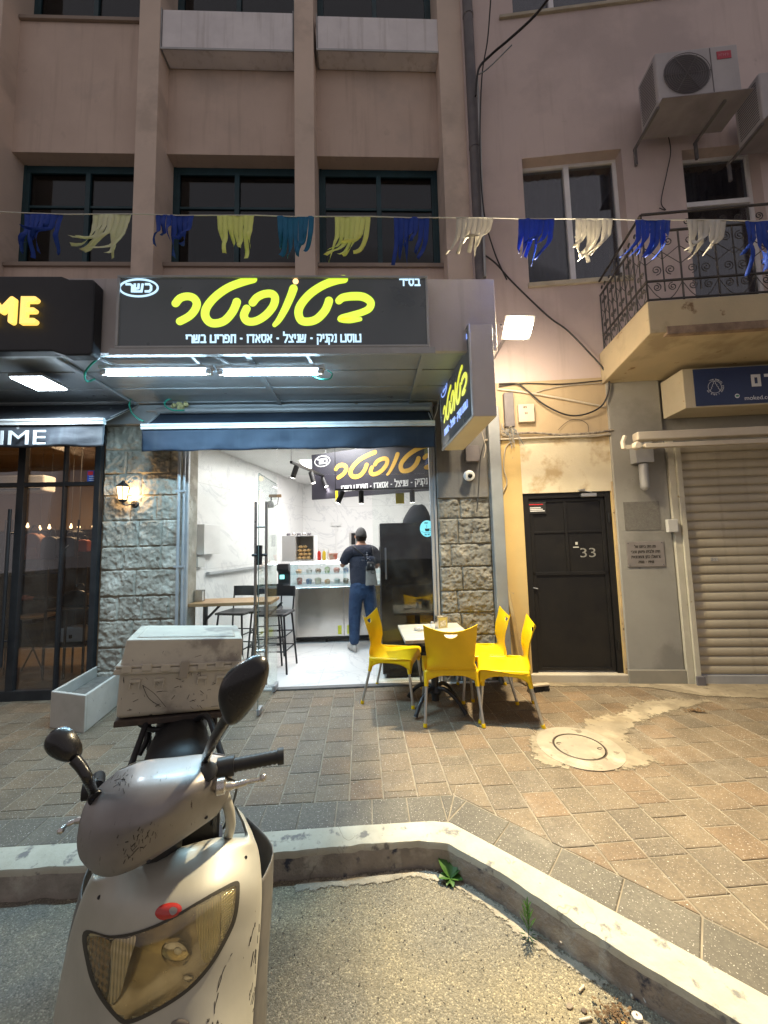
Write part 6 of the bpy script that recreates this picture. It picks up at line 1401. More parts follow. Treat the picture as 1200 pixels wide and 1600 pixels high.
mb = MB(); mb.tube([(q.x, 5.3, q.z-.02), (q.x, 5.3, q.z-.07)], .01, 6); mb.lathe([(.04, 0), (.05, .03), (.04, .08), (.02, .10)], (q.x-.01, 5.3, q.z-.17), 14); mb.tube([(q.x+.1, 5.3, q.z-.02), (q.x+.09, 5.3, q.z-.12), (q.x+.02, 5.3, q.z-.16)], .005, 6); mb.build('camera_body', m_black, t, smooth=40)
# white conduit on back wall
q0 = at(525, 822, IY1); q1 = at(528, 875, IY1); tag(MB().box(q0.x-.02, q0.x+.02, IY1-.03, IY1-.002, q1.z, q0.z).box(q0.x-.1, q0.x+.12, IY1-.05, IY1-.002, q0.z+.001, q0.z+.1).build('trunking', m_lac, bevel=.003), 'white cable trunking with socket on the back wall', 'trunking')
q0 = at(549, 851, 6.6); q1 = at(555, 833, 6.6); tag(MB().box(q0.x, q1.x, 6.6, 6.63, q0.z, q1.z).build('wall_phone', m_black, bevel=.004), 'small black device left of the customer head', 'device')
tag(MB().box(q0.x-.04, q1.x+.04, 6.64, 6.9, .012, q1.z+.02).build('support_post', m_lac), 'white post behind the counter carrying the small black device', 'post')
# bar table
BZ = .885; bx0 = -2.34; bx1 = px_x(436, 936, 4.6)
t = thing('bar_table', 'long wooden bar counter along the shop window', 'table', ((bx0+bx1)/2, 4.42, .012))
mb = MB(); mb.box(px_x(296, 940, 4.26), bx1, 4.22, 4.62, BZ-.035, BZ); mb.build('tabletop', pm('oak_top', (.42, .25, .12), (.34, .19, .09), 3, .4, .1, 60, streak=(.28, .16, .08)), t, bevel=.003)
for x in (-1.95, bx1-.12):
    mb = MB(); mb.box(x, x+.04, 4.40, 4.44, .012, BZ-.036); mb.bar((x+.02, 4.42, BZ-.22), (x+.2, 4.42, BZ-.04), .025, .025, up=(0, 1, 0)); mb.build('leg', m_black, t)
q = at(307, 938, 4.4); t = thing('napkin_holder', 'steel napkin holder on the left end of the bar counter', 'napkin holder', (q.x, 4.4, BZ))
mb = MB(); mb.box(q.x-.06, q.x+.08, 4.36, 4.37, BZ+.001, BZ+.13); mb.box(q.x-.06, q.x+.08, 4.43, 4.44, BZ+.001, BZ+.13); mb.box(q.x-.06, q.x+.08, 4.37, 4.43, BZ+.001, BZ+.01); mb.build('frame', m_ss, t, bevel=.002)
mb = MB(); mb.box(q.x-.05, q.x+.07, 4.375, 4.425, BZ+.012, BZ+.11); mb.build('napkins', m_lac, t)
# bar stools
def make_stool():
    t = thing('bar_stool', 'black metal bar stool', 'bar stool')
    sz = .68
    mb = MB(); mb.grid(lambda u, v: (lerp(-.19, .19, u), lerp(-.18, .18, v), sz-.018*math.sin(math.pi*u)*math.sin(math.pi*v)), 9, 9); mb.build('seat', m_black, t, smooth=60, solid=.025)
    for sx in (-1, 1):
        for sy in (-1, 1):
            mb = MB(); mb.tube([(sx*.16, sy*.15, sz-.02), (sx*.21, sy*.20, 0)], .012, 8); mb.build('leg', m_black, t, smooth=60)
    mb = MB(); z = .25; c = [(.185, .18), (-.185, .18), (-.185, -.18), (.185, -.18)]
    for i in range(4): mb.tube([(*c[i], z), (*c[(i+1) % 4], z)], .009, 6)
    c = [(.175, .17), (-.175, .17), (-.175, -.17), (.175, -.17)]
    for i in range(4): mb.tube([(*c[i], .42), (*c[(i+1) % 4], .42)], .008, 6)
    mb.build('foot_rail', m_black, t, smooth=60)
    mb = MB(); mb.tube([(-.17, -.17, sz), (-.18, -.21, sz+.26)], .010, 6); mb.tube([(.17, -.17, sz), (.18, -.21, sz+.26)], .010, 6); mb.grid(lambda u, v: (lerp(-.19, .19, u), -.205-.03*math.sin(math.pi*u), sz+.16+.13*v), 9, 4); mb.build('backrest', m_black, t, smooth=60)
    return t
st0 = make_stool()
stl = [('leftmost black bar stool behind the window counter', (-1.72, 4.85), 2.9), ('middle black bar stool behind the window counter', (-1.38, 4.95), 3.3), ('black bar stool nearest the glass door behind the window counter', (-1.2, 4.68), 3.05)]
for i, (lab, (x, y), a) in enumerate(stl):
    o = st0 if i == 0 else copytree(st0); o.location = (x, y, .012); o.rotation_euler = (0, 0, a); tag(o, lab, 'bar stool', 'bar stools inside the shop')
# tall black fridge by the entrance
fx0, fx1 = px_x(596, 950, 4.2), QX0-.02; FYd = 4.20; fzt = px_z(630, 817, FYd)
t = thing('fridge', 'tall glossy black fridge standing just inside the entrance', 'fridge', ((fx0+fx1)/2, 4.5, .012))
mb = MB(); mb.box(fx0, fx1, FYd, FYd+.62, .06, fzt); mb.box(fx0+.04, fx1-.04, FYd+.04, FYd+.6, .012, .06); mb.build('body', pm('gloss_black', (.006, .006, .008), (.009, .009, .011), 2, .14, spec=.25), t, bevel=.008)
mb = MB(); mb.box(fx0+.03, fx1-.03, FYd-.012, FYd-.002, 1.05, fzt-.03); mb.box(fx0+.03, fx1-.03, FYd-.012, FYd-.002, .12, 1.03); mb.build('door_panel', MATS['gloss_black'], t, bevel=.003)
mb = MB(); mb.bar((fx0+.06, FYd-.03, 1.1), (fx0+.06, FYd-.03, 1.45), .02, .015); mb.build('handle', m_dpipe, t)
mb = MB(); 
def clo(u, v): 
    a = u*math.pi; r = .16*(1-.35*v); return (lerp(fx1-.30, fx1-.02, .5+.5*-math.cos(a)*(1-.45*v)), FYd+.12+.2*math.sin(a)*(1-.5*v)*0.8, fzt+.20*math.sin(v*1.4)+.01*fbm((u*6, v*4, 0)))
mb.grid(lambda u, v: (fx1-.17+.17*math.cos(2*math.pi*u)*(1-.6*v*v)+.03*v, FYd+.26+.2*math.sin(2*math.pi*u)*(1-.6*v*v), fzt+.004+.22*v+.012*fbm((math.cos(6.28*u)*2, math.sin(6.28*u)*2, v*3))), 25, 9)
mb.add([(fx1-.17+.17*math.cos(2*math.pi*i/24)*.4+.03, FYd+.26+.2*math.sin(2*math.pi*i/24)*.4, fzt+.222) for i in range(24)], [tuple(range(24))])
tag(mb.build('cloth_cover', pm('black_cloth', (.015, .015, .02), None, 5, .9), smooth=60), 'crumpled black cloth heaped on top of the black fridge', 'cloth')
q = at(592, 822, 4.3); 
for i in range(6):
    pass
q = at(663, 826, FYd-.02); oc = (fx1-.085, FYd-.0135, q.z)
t = thing('neon_sticker', 'glowing cyan oval cup sign stuck on the upper corner of the black fridge', 'sign', oc)
mb = MB(); disc(mb, oc, XX, ZZ, .082, .052*1.9/1.05, .003, 36); mb.build('oval_panel', em('cyan_glow', (.10, .62, .75), .85), t)
mb = MB(); ck = pm('dark_green_ink', (.01, .06, .06), None, 5, .5)
o3 = Vector(oc)+Vector((0, -.0035, 0)); mb.prism([(-.028, .0), (.028, .0), (.02, -.03), (-.02, -.03)], o3, XX, ZZ, (0, -.001, 0)); ring(mb, o3+XX*.033+ZZ*(-.012), XX, ZZ, .010, .010, .004, .001, 14)
mb.ribbon([(-.07, -.03), (-.03, -.045), (.03, -.045), (.07, -.03)], .003, o3, XX, ZZ, (0, -.001, 0), cap=1); mb.ribbon([(-.01, .01), (.0, .02), (-.01, .03), (0, .04)], .003, o3, XX, ZZ, (0, -.001, 0), cap=1)
hebl(mb, 'הפוך', o3+XX*-.04+ZZ*.055, XX, ZZ, .018, th=.2, dep=.001) if all(c in HEB for c in 'הפוך') else heb(mb, 'קפה', o3+XX*-.03+ZZ*.055, XX, ZZ, .018, th=.2, dep=.001)
heb(mb, 'חם טוב', o3+XX*-.035-ZZ*.075, XX, ZZ, .016, th=.2, dep=.001); mb.build('cup_print', ck, t)

# ------------------------------------------------------------------ the customer, seen from behind
PX_, PY_ = -.14, 5.34
def skin_obj(name, pts, edges, rads, mat, parent, sub=2, root=0):
    me = bpy.data.meshes.new(name); inv = WM[parent.name].inverted(); me.from_pydata([tuple(inv @ Vector(p)) for p in pts], edges, []); me.materials.append(mat)
    o = bpy.data.objects.new(name, me); COL.objects.link(o); o.parent = parent; WM[o.name] = WM[parent.name]
    sk = o.modifiers.new('skin', 'SKIN'); sk.use_smooth_shade = True; me.skin_vertices or None
    if not me.skin_vertices: me.attributes
    d = me.skin_vertices[0].data
    for i, r in enumerate(rads): d[i].radius = (r if isinstance(r, tuple) else (r, r)); d[i].use_root = (i == root)
    s_ = o.modifiers.new('sub', 'SUBSURF'); s_.levels = sub; s_.render_levels = sub
    return o
def evalmesh(o, mat):
    dg = bpy.context.evaluated_depsgraph_get(); me = bpy.data.meshes.new_from_object(o.evaluated_get(dg)); o.modifiers.clear(); old = o.data; o.data = me
    me.materials.clear(); me.materials.append(mat); me.shade_smooth(); return o
person = thing('person', 'customer in dark t-shirt, blue jeans and cap standing at the display counter', 'person', (PX_, PY_, .012))
PYM = Matrix.Translation((PX_, PY_, .012)) @ Matrix.Rotation(R(12), 4, 'Z')
def pp(x, y, z): return PYM @ Vector((x, y, z))     # person faces +y
m_skin = pm('skin', (.42, .24, .16), (.38, .21, .14), 20, .55); m_shirt = pm('dark_tshirt', (.022, .026, .042), (.03, .034, .052), 5, .9, .8, 14, bd=.03); m_jean = pm('blue_jeans', (.016, .036, .085), (.03, .06, .125), 9, .9, .9, 16, bd=.03)
m_shoe = pm('grey_sneaker', (.45, .42, .38), (.35, .32, .3), 12, .7)
# one continuous body (skin)
V = [pp(0, 0, .95), pp(0, .0, 1.12), pp(0, .0, 1.32), pp(0, -.0, 1.42), pp(0, .01, 1.50), pp(0, .03, 1.58), pp(0, .035, 1.64),
     pp(-.19, 0, 1.38), pp(-.26, .14, 1.18), pp(-.22, .36, 1.22), pp(-.21, .42, 1.24), pp(.19, 0, 1.38), pp(.25, .10, 1.14), pp(.14, .34, 1.20), pp(.12, .40, 1.22),
     pp(-.09, 0, .88), pp(-.12, .02, .50), pp(-.13, -.01, .10), pp(.09, 0, .88), pp(.13, .03, .50), pp(.15, -.01, .10)]
E_ = [(0, 1), (1, 2), (2, 3), (3, 4), (4, 5), (5, 6), (3, 7), (7, 8), (8, 9), (9, 10), (3, 11), (11, 12), (12, 13), (13, 14), (0, 15), (15, 16), (16, 17), (0, 18), (18, 19), (19, 20)]
Rr = [(.10, .07), (.12, .08), (.14, .09), (.09, .07), (.05, .05), (.078, .09), (.07, .085), .055, .040, .028, .024, .055, .040, .028, .024, .075, .052, .035, .075, .052, .035]
body = skin_obj('body', V, E_, Rr, m_skin, person); evalmesh(body, m_skin)
# shirt: follows torso and upper arms
V = [pp(0, 0, .79), pp(0, -.0, 1.02), pp(0, -.005, 1.18), pp(0, -.01, 1.33), pp(0, -.0, 1.41), pp(-.19, 0, 1.38), pp(-.235, .08, 1.26), pp(-.25, .11, 1.21), pp(.19, 0, 1.38), pp(.235, .06, 1.26), pp(.25, .08, 1.20)]
sh_ = skin_obj('t_shirt', V, [(0, 1), (1, 2), (2, 3), (3, 4), (4, 5), (5, 6), (6, 7), (4, 8), (8, 9), (9, 10)], [(.185, .135), (.19, .14), (.195, .135), (.20, .125), (.11, .09), .092, .08, .076, .092, .08, .076], m_shirt, body); evalmesh(sh_, m_shirt)
V = [pp(0, 0, 1.02), pp(0, 0, .88), pp(-.085, 0, .78), pp(-.115, .015, .50), pp(-.125, -.005, .22), pp(-.13, -.005, .07), pp(.09, 0, .78), pp(.13, .02, .50), pp(.15, -.005, .22), pp(.16, -.005, .07)]
je = skin_obj('jeans', V, [(0, 1), (1, 2), (2, 3), (3, 4), (4, 5), (1, 6), (6, 7), (7, 8), (8, 9)], [(.17, .125), (.175, .13), .118, .095, .080, .078, .118, .095, .080, .078], m_jean, body); evalmesh(je, m_jean)
for s_, yy in ((-1, .02), (1, .03)):
    c = pp(s_*.145+.01, yy-.03, .0); mb = MB(); mb.M = PYM @ Matrix.Translation((s_*.14+.01, yy-.06, 0)) @ Matrix.Rotation(-s_*.25, 4, 'Z')
    mb.grid(lambda u, v: (math.cos(2*math.pi*v)*(.045*math.sin(math.pi*min(1, u*1.02))**.35), -.05+.28*u, .045+(.045+.03*(1-u))*math.sin(2*math.pi*v)*(math.sin(math.pi*min(1, u*1.02))**.4) if math.sin(2*math.pi*v) > 0 else .0+.045*(1+math.sin(2*math.pi*v))), 14, 16)
    mb.build('shoe', m_shoe, body, smooth=60)
# head, hair/cap
mb = MB(); mb.M = PYM
hc = Vector((.0, .035, 1.60))
def hd(u, v):
    th = math.pi*u; ph = 2*math.pi*v; r = 1+.06*math.cos(th)
    x = .074*math.sin(th)*math.cos(ph); y = .095*math.sin(th)*math.sin(ph); z = .118*math.cos(th)
    if z < 0: x *= 1-.25*(-z/.118)**1.3; y *= 1-.12*(-z/.118)
    if y > .07 and abs(z) < .03: y += .018*math.exp(-(x/.015)**2)
    return hc+Vector((x, y, z))
mb.grid(hd, 20, 28)
for s_ in (-1, 1): mb.lathe([(.006, 0), (.022, .006), (.024, .014), (.012, .018)], hc+Vector((s_*.070, .0, -.01)), 12, axis=(s_, -.3, 0))
mb.build('head', m_skin, body, smooth=70)
mb = MB(); mb.M = PYM
mb.grid(lambda u, v: hc+Vector((.082*math.sin(1.75*u)*math.cos(2*math.pi*v), -.006+.103*math.sin(1.75*u)*math.sin(2*math.pi*v), .008+.122*math.cos(1.75*u))), 12, 28)
mb.grid(lambda u, v: hc+Vector((lerp(-.06, .06, v), .085+.07*u*(1-(2*v-1)**2*.35), .035-.01*u-.02*(2*v-1)**2)), 5, 10)
mb.build('cap', pm('charcoal_cap', (.05, .052, .055), (.07, .072, .075), 14, .85), body, smooth=60, solid=.004)
mb = MB(); mb.M = PYM
mb.grid(lambda u, v: hc+Vector((.078*math.cos(math.pi*(1.08+.84*v))*(1-.12*u), .098*math.sin(math.pi*(1.08+.84*v))*(1-.15*u), lerp(-.01, -.07, u))), 6, 16); mb.build('hair', pm('dark_hair', (.02, .015, .012), None, 40, .8, .6, 150), body, smooth=60, solid=.004)
# hands with five fingers
def hand(base, d, up, side, curl=.5):
    d = Vector(d).normalized(); up = Vector(up).normalized(); sd = d.cross(up).normalized()*side
    P = [Vector(base), Vector(base)+d*.035, Vector(base)+d*.085]; V = list(P); E_ = [(0, 1), (1, 2)]; Rr = [.024, (.036, .018), (.038, .015)]
    for k, (off, ln) in enumerate(((-.030, .066), (-.010, .076), (.010, .070), (.028, .055))):
        a = Vector(base)+d*.088+sd*off; dirv = (d-up*curl*.4).normalized(); dv2 = (d-up*curl*1.6).normalized()
        n0 = len(V); V += [a, a+dirv*ln*.45, a+dirv*ln*.45+dv2*ln*.55]; E_ += [(2, n0), (n0, n0+1), (n0+1, n0+2)]; Rr += [.0105, .0095, .0075]
    n0 = len(V); a = Vector(base)+d*.03-sd*.034; V += [a, a+(d*.6-sd*.7-up*.2).normalized()*.032, a+(d*.6-sd*.7-up*.2).normalized()*.032+(d-up*.3).normalized()*.03]; E_ += [(1, n0), (n0, n0+1), (n0+1, n0+2)]; Rr += [.013, .011, .009]
    return V, E_, Rr
for nm_, bs_, dd2, s_ in (('hand', pp(-.21, .42, 1.24), PYM.to_3x3() @ Vector((.1, .9, .25)), 1), ('hand', pp(.12, .40, 1.22), PYM.to_3x3() @ Vector((-.25, .9, .1)), -1)):
    V, E2, R2 = hand(bs_, dd2, (0, 0, 1), s_); h_ = skin_obj(nm_, V, E2, R2, m_skin, body, 1); evalmesh(h_, m_skin)
# wristwatch-like phone in left hand, print on the shirt
q = pp(-.17, .55, 1.30); t = thing('paper_cup', 'small red and white snack box on the counter by the customer hand', 'snack box', pp(-.34, .42, zg+.012))
b = MB(); b.M = PYM; zz_ = zg+.012; b.hexa([(-.39, .60, zz_), (-.29, .60, zz_), (-.29, .70, zz_), (-.39, .70, zz_), (-.41, .58, zz_+.10), (-.27, .58, zz_+.10), (-.27, .72, zz_+.10), (-.41, .72, zz_+.10)]); b.build('box', pm('red_card', (.55, .10, .05), (.6, .5, .4), 12, .6), t)
# shirt mark (small anchor) and lettering dots on the back
bvh_me = sh_.data; 
bvh = BVHTree.FromPolygons([WM[body.name] @ v.co for v in bvh_me.vertices], [tuple(p.vertices) for p in bvh_me.polygons])
mb = MB()
def onshirt(x, z):
    o_ = pp(x, -.6, z); d_ = PYM.to_3x3() @ Vector((0, 1, 0)); h = bvh.ray_cast(o_, d_); return (h[0]-d_*.003) if h[0] else None
for P in ([(.05, 1.36), (.05, 1.285)], [(.03, 1.335), (.07, 1.335)], [(.02, 1.30), (.03, 1.285), (.05, 1.28), (.07, 1.285), (.08, 1.30)], [(.042, 1.365), (.05, 1.372), (.058, 1.365), (.05, 1.358), (.042, 1.365)], [(-.03, 1.262), (-.015, 1.262)], [(0, 1.262), (.012, 1.262)], [(.035, 1.258), (.05, 1.258)], [(.075, 1.262), (.095, 1.262)]):
    Q = [onshirt(*p) for p in P]; Q = [p for p in Q if p]
    if len(Q) > 1: mb.tube(Q, .003, 5)
mb.build('back_print', pm('print_grey', (.35, .35, .38), None, 5, .7), body)
# sling bag
bgd = pm('grey_canvas', (.21, .205, .19), (.17, .165, .15), 14, .9, .3, 40)
t = thing('sling_bag', 'grey drawstring bag slung across the customer back', 'bag', pp(.09, -.16, .93))
def bagf(u, v):
    a = 2*math.pi*v; z = lerp(.92, 1.20, u); w = .085*(1-.25*u)*(1 if u < .98 else .5); return (.10+w*math.cos(a)+(-.01*u), -.175+.035*math.sin(a)*(1-.3*u), z+.006*math.sin(a*3))
mb = MB(); mb.M = PYM; mb.grid(bagf, 10, 24); mb.add([bagf(0, j/24) for j in range(24)], [tuple(range(24))]); mb.add([bagf(1, j/24) for j in range(24)], [tuple(range(24))]); mb.build('bag_body', bgd, t, smooth=60)
mb = MB(); mb.M = PYM
mb.grid(lambda u, v: (lerp(.02, .15, v)+.02*u*(1-2*v), -.205+.01*u, lerp(1.12, 1.24, u)), 4, 6); mb.build('flap', m_black, t, smooth=60, solid=.006)
mb = MB(); mb.M = PYM; mb.tube(catmull([(.09, -.17, 1.2), (.0, -.15, 1.33), (-.10, -.12, 1.42), (-.14, -.02, 1.47), (-.13, .08, 1.42)], 5), .008, 6); mb.tube(catmull([(.10, -.17, 1.2), (.13, -.15, 1.3), (.14, -.10, 1.42), (.13, 0, 1.47)], 5), .007, 6)
mb.ribbon([(.03*math.cos(a*.35), .022*math.sin(a*.35)) for a in range(18)], .007, (.115, -.216, 1.10), XX, ZZ, (0, -.003, 0), closed=True); mb.build('strap', m_black, t, smooth=60)

# ------------------------------------------------------------------ table and chairs on the pavement
TC = Vector((0, 0, 0)); tl = atz(631, 999, .68); tbk = atz(620, 977, .68); tr = atz(721, 972, .68)
TW = .60; trot = math.atan2(tr.y-tbk.y, tr.x-tbk.x)*.4
TX, TY = tbk.x+TW/2+.02, (tl.y+tbk.y)/2+.0
t = thing('cafe_table', 'square cafe table with pale wood top and black cast base', 'table', (TX, TY, 0), trot)
MT = Matrix.Translation((TX, TY, 0)) @ Matrix.Rotation(trot, 4, 'Z')
def wood_top():
    m = pm('pale_wood_top', (.46, .43, .36), (.40, .37, .30), 2, .5, .15, 60)
    nt = m.node_tree; N = nt.nodes; L = nt.links; b = N['Principled BSDF']; tc = N.new('ShaderNodeTexCoord'); mp = N.new('ShaderNodeMapping'); mp.inputs['Scale'].default_value = (1.5, 26, 1); L.new(tc.outputs['Object'], mp.inputs[0])
    n = N.new('ShaderNodeTexNoise'); n.inputs['Scale'].default_value = 3; n.inputs['Detail'].default_value = 6; L.new(mp.outputs[0], n.inputs['Vector']); r = N.new('ShaderNodeValToRGB'); r.color_ramp.elements[0].color = (.30, .27, .21, 1); r.color_ramp.elements[0].position = .3; r.color_ramp.elements[1].color = (.55, .52, .45, 1); r.color_ramp.elements[1].position = .7
    L.new(n.outputs[0], r.inputs[0]); L.new(r.outputs[0], b.inputs['Base Color']); return m
mb = MB(); mb.M = MT; mb.box(-TW/2, TW/2, -TW/2, TW/2, .65, .68); mb.build('tabletop', wood_top(), t, bevel=.004)
mb = MB(); mb.M = MT; mb.box(-TW/2+.003, TW/2-.003, -TW/2-.003, -TW/2-.0005, .652, .676); mb.build('worn_edge', pm('chipped_edge', (.40, .26, .14), (.5, .44, .34), 25, .7), t)
mi = pm('cast_iron_black', (.015, .015, .016), (.02, .02, .022), 12, .35)
mb = MB(); mb.M = MT; mb.tube([(0, 0, .06), (0, 0, .64)], .035, 14); mb.box(-.18, .18, -.02, .02, .635, .649); mb.box(-.02, .02, -.18, .18, .62, .634); mb.lathe([(.05, .0), (.06, .02), (.045, .06)], (0, 0, .12), 16); mb.build('column', mi, t, smooth=40)
for k in range(4):
    a = math.pi/4+k*math.pi/2; e = Vector((math.cos(a), math.sin(a), 0)); mb = MB(); mb.M = MT
    mb.tube(catmull([e*.03+ZZ*.17, e*.12+ZZ*.175, e*.22+ZZ*.12, e*.29+ZZ*.045, e*.31+ZZ*.018], 5), [.02]*4+[.019]*6+[.018]*6+[.02]*4+[.022], 10); mb.build('foot', mi, t, smooth=60)
q = MT @ Vector((.10, .10, .6805)); t = thing('napkin_dispenser', 'steel and yellow napkin dispenser on the cafe table', 'napkin holder', q, .2)
M2 = Matrix.Translation(q) @ Matrix.Rotation(.25, 4, 'Z'); mb = MB(); mb.M = M2; mb.box(-.05, .05, -.035, -.03, 0, .11); mb.box(-.05, .05, .03, .035, 0, .11); mb.box(-.052, -.048, -.035, .035, 0, .115); mb.box(.048, .052, -.035, .035, 0, .115); mb.box(-.05, .05, -.03, .03, 0, .006); mb.build('casing', m_ss, t, bevel=.002)
mb = MB(); mb.M = M2; mb.box(-.042, .042, -.0375, -.0355, .008, .102); f_ = mb.build('front_card', pm('card_gold', (.50, .42, .12), (.42, .34, .1), 30, .5), t)
mb = MB(); mb.M = M2; mb.box(-.03, .03, -.0395, -.038, .02, .075); mb.build('window', pm('napkin_white', (.62, .60, .54), (.3, .25, .12), 60, .7), f_)
mb = MB(); mb.M = M2; mb.box(-.044, .044, -.028, .028, .007, .098); mb.build('napkins', MATS['napkin_white'], t)
q = MT @ Vector((.0, .03, .6805)); t = thing('salt_shaker', 'small white salt shaker on the cafe table', 'salt shaker', q); mb = MB(); mb.lathe([(.02, 0), (.022, .005), (.021, .045), (.014, .055)], q, 16); mb.build('body', m_lac, t, smooth=40); mb = MB(); mb.lathe([(.015, .0555), (.016, .07), (.012, .076)], q, 16); mb.build('cap', m_alu, t, smooth=40)
q = MT @ Vector((-.12, .04, .6805)); t = thing('ashtray', 'small metal ashtray with scraps on the cafe table', 'ashtray', q); mb = MB(); mb.lathe([(.035, 0), (.05, .004), (.055, .018), (.05, .016), (.04, .006), (.01, .005)], q, 24); mb.build('dish', m_alu, t, smooth=50)
mb = MB()
for k in range(4): a = k*1.7; mb.tube([q+Vector((.02*math.cos(a), .02*math.sin(a), .012)), q+Vector((.045*math.cos(a+.5), .045*math.sin(a+.5), .02))], .0035, 6)
mb.build('cigarette_stub', MATS['white_ink'], t)

m_yp = pm('yellow_plastic', (.80, .53, .005), (.72, .47, .006), 5, .36, .08, 60, bd=.001, obj=True, spots=((.42, .28, .02), 38, .70)); m_leg = pm('anodised_leg', (.55, .54, .52), (.47, .46, .44), 12, .35, metal=.85, obj=True)
def make_chair():
    t = thing('plastic_chair', 'yellow plastic chair', 'chair')
    # side profile: from front lip over the seat up the back; chair faces +y
    prof = catmull([(.225, .375, 0), (.22, .412, 0), (.19, .428, 0), (.06, .420, 0), (-.08, .406, 0), (-.165, .414, 0), (-.198, .45, 0), (-.212, .53, 0), (-.228, .64, 0), (-.262, .745, 0), (-.278, .79, 0)], 5)
    npf = len(prof)
    def halfw(i):
        f = i/(npf-1)
        ks = [(0, .218), (.1, .232), (.3, .234), (.5, .226), (.6, .195), (.7, .20), (.85, .218), (1, .226)]
        for a, b in zip(ks, ks[1:]):
            if a[0] <= f <= b[0]: return lerp(a[1], b[1], (f-a[0])/(b[0]-a[0]))
        return .2
    def pt(u, v):
        x = v*(npf-1); i = min(npf-2, int(x)); p = Vector(prof[i]).lerp(Vector(prof[i+1]), x-i); s = u*2-1; hw = halfw(x)
        y, z = p.x, p.y; back = max(0, min(1, (z-.445)/.1))
        y += back*.035*(s*s)+0*(1-back)                      # back wraps forward at the edges
        if z > .70: z += (s*s-.6)*.055*min(1, (z-.70)/.08)          # smile-shaped top with raised corners
        return Vector((hw*s, y, z))
    me_b = MB(); me_b.grid(pt, 29, 60)
    shell = me_b.build('seat_shell', m_yp, t, smooth=60)
    md = shell.modifiers.new('s', 'SOLIDIFY'); md.thickness = .0045; md.offset = 0
    # half-moon hand hole
    cz, n = .735, 14; poly = [(-.055, .0)]+[(.055*math.cos(math.pi+math.pi*i/n), .036*math.sin(math.pi+math.pi*i/n)) for i in range(1, n)]+[(.055, 0)]
    cb = MB(); cb.prism(poly, (0, -.40, cz), XX, ZZ, (0, .3, 0)); cut = cb.build('cutter', m_yp, loc=(0, 0, 0))
    bo = shell.modifiers.new('b', 'BOOLEAN'); bo.operation = 'DIFFERENCE'; bo.object = cut; bo.solver = 'EXACT'
    evalmesh(shell, m_yp); bpy.data.objects.remove(cut); shell.data.set_sharp_from_angle(angle=R(50))
    # skirt around the seat, arched between the legs
    mb = MB()
    def skirt(a, b, up, n=24):
        def f(u, v):
            p = Vector(a).lerp(Vector(b), u); arch = (2*u-1)**2; top = .427; low = lerp(.382, .31, arch**1.6); z = lerp(top, low, v); c = Vector((0, -.0, 0)); o_ = (p-c); o_.z = 0; return Vector((p.x, p.y, z))+o_*(.03*v)
        mb.grid(f, n, 5)
    c4 = [(.227, .212, 0), (.222, -.19, 0), (-.222, -.19, 0), (-.227, .212, 0)]
    for i in (0, 2, 3): skirt(c4[i], c4[(i+1) % 4], 0)
    skirt(c4[1], c4[2], 0)
    mb.build('seat_skirt', m_yp, t, smooth=50, solid=.005)
    for sx in (-1, 1):
        for sy, yb in ((1, .185), (-1, -.165)):
            ft = Vector((sx*.235, .225 if sy > 0 else -.265, 0)); tp = Vector((sx*.205, yb, .405)); mb = MB(); d = (ft-tp)
            mb.tube([tp+d*.0, tp+d*.95], .0125, 12); lg = mb.build('leg', m_leg, t, smooth=50)
            mb = MB(); mb.tube([tp+d*.93, tp+d*.985, tp+d*1.0], [.0155, .017, .016], 12); mb.build('foot_cap', m_yp, lg, smooth=50)
            mb = MB(); mb.tube([tp+d*.02, tp+d*.12, tp+d*.27], [.026, .022, .017], 12); mb.build('leg_socket', m_yp, lg, smooth=50)
    return t
ch0 = make_chair()
def two(pr, pf): return Vector(pr), Vector(pf)
chs = [('yellow plastic chair with its back to the street', atz(668, 1138, 0), atz(752, 1136, 0), 'F'),
       ('yellow plastic chair at the left side of the cafe table, facing right', atz(571, 1100, 0), atz(640, 1107, 0), 'L'),
       ('yellow plastic chair at the right of the cafe table, nearer the kerb', atz(843, 1138, 0), atz(757, 1131, 0), 'R'),
       ('yellow plastic chair at the right of the cafe table, nearer the wall', atz(806, 1101, 0), atz(727, 1100, 0), 'R')]
for i, (lab, a, b, kd) in enumerate(chs):
    o = ch0 if i == 0 else copytree(ch0); tag(o, lab, 'chair', 'yellow chairs around the cafe table')
    if kd == 'F': m_ = (a+b)/2; rz = math.atan2((b-a).y, (b-a).x)-.06; c = m_+Vector((-math.sin(rz), math.cos(rz), 0))*.265
    else:
        e = (b-a).normalized(); rz = math.atan2(e.y, e.x)-math.pi/2; m_ = (a+b)/2+e*.02
        sd = Vector((-e.y, e.x, 0)) if kd == 'L' else Vector((e.y, -e.x, 0)); c = m_+sd*.235
    o.location = (c.x, c.y, .001); o.rotation_euler = (0, 0, rz)

# ------------------------------------------------------------------ planter, broom, stick
p1 = atz(77, 1137, 0); p2 = atz(131, 1146, 0); p3 = atz(172, 1112, 0)
ex = Vector((p2.x-p1.x, p2.y-p1.y, 0)); wP = ex.length; ex.normalize(); ey = Vector((-ex.y, ex.x, 0)); 
ey = (Vector((p3.x-p2.x, p3.y-p2.y, 0))).normalized(); Lp = 1.0; Hp = .30
t = thing('planter_trough', 'long white concrete planter trough below the stone pillar', 'planter', (p1+p2)/2)
def pq(a, b, z): v = Vector((p1.x, p1.y, 0))+ex*a+ey*b; v.z = z; return v
mb = MB(); w_ = .03
def ringh(a0, a1, b0, b1, z0, z1): mb.hexa([pq(a0, b0, z0), pq(a1, b0, z0), pq(a1, b1, z0), pq(a0, b1, z0), pq(a0, b0, z1), pq(a1, b0, z1), pq(a1, b1, z1), pq(a0, b1, z1)])
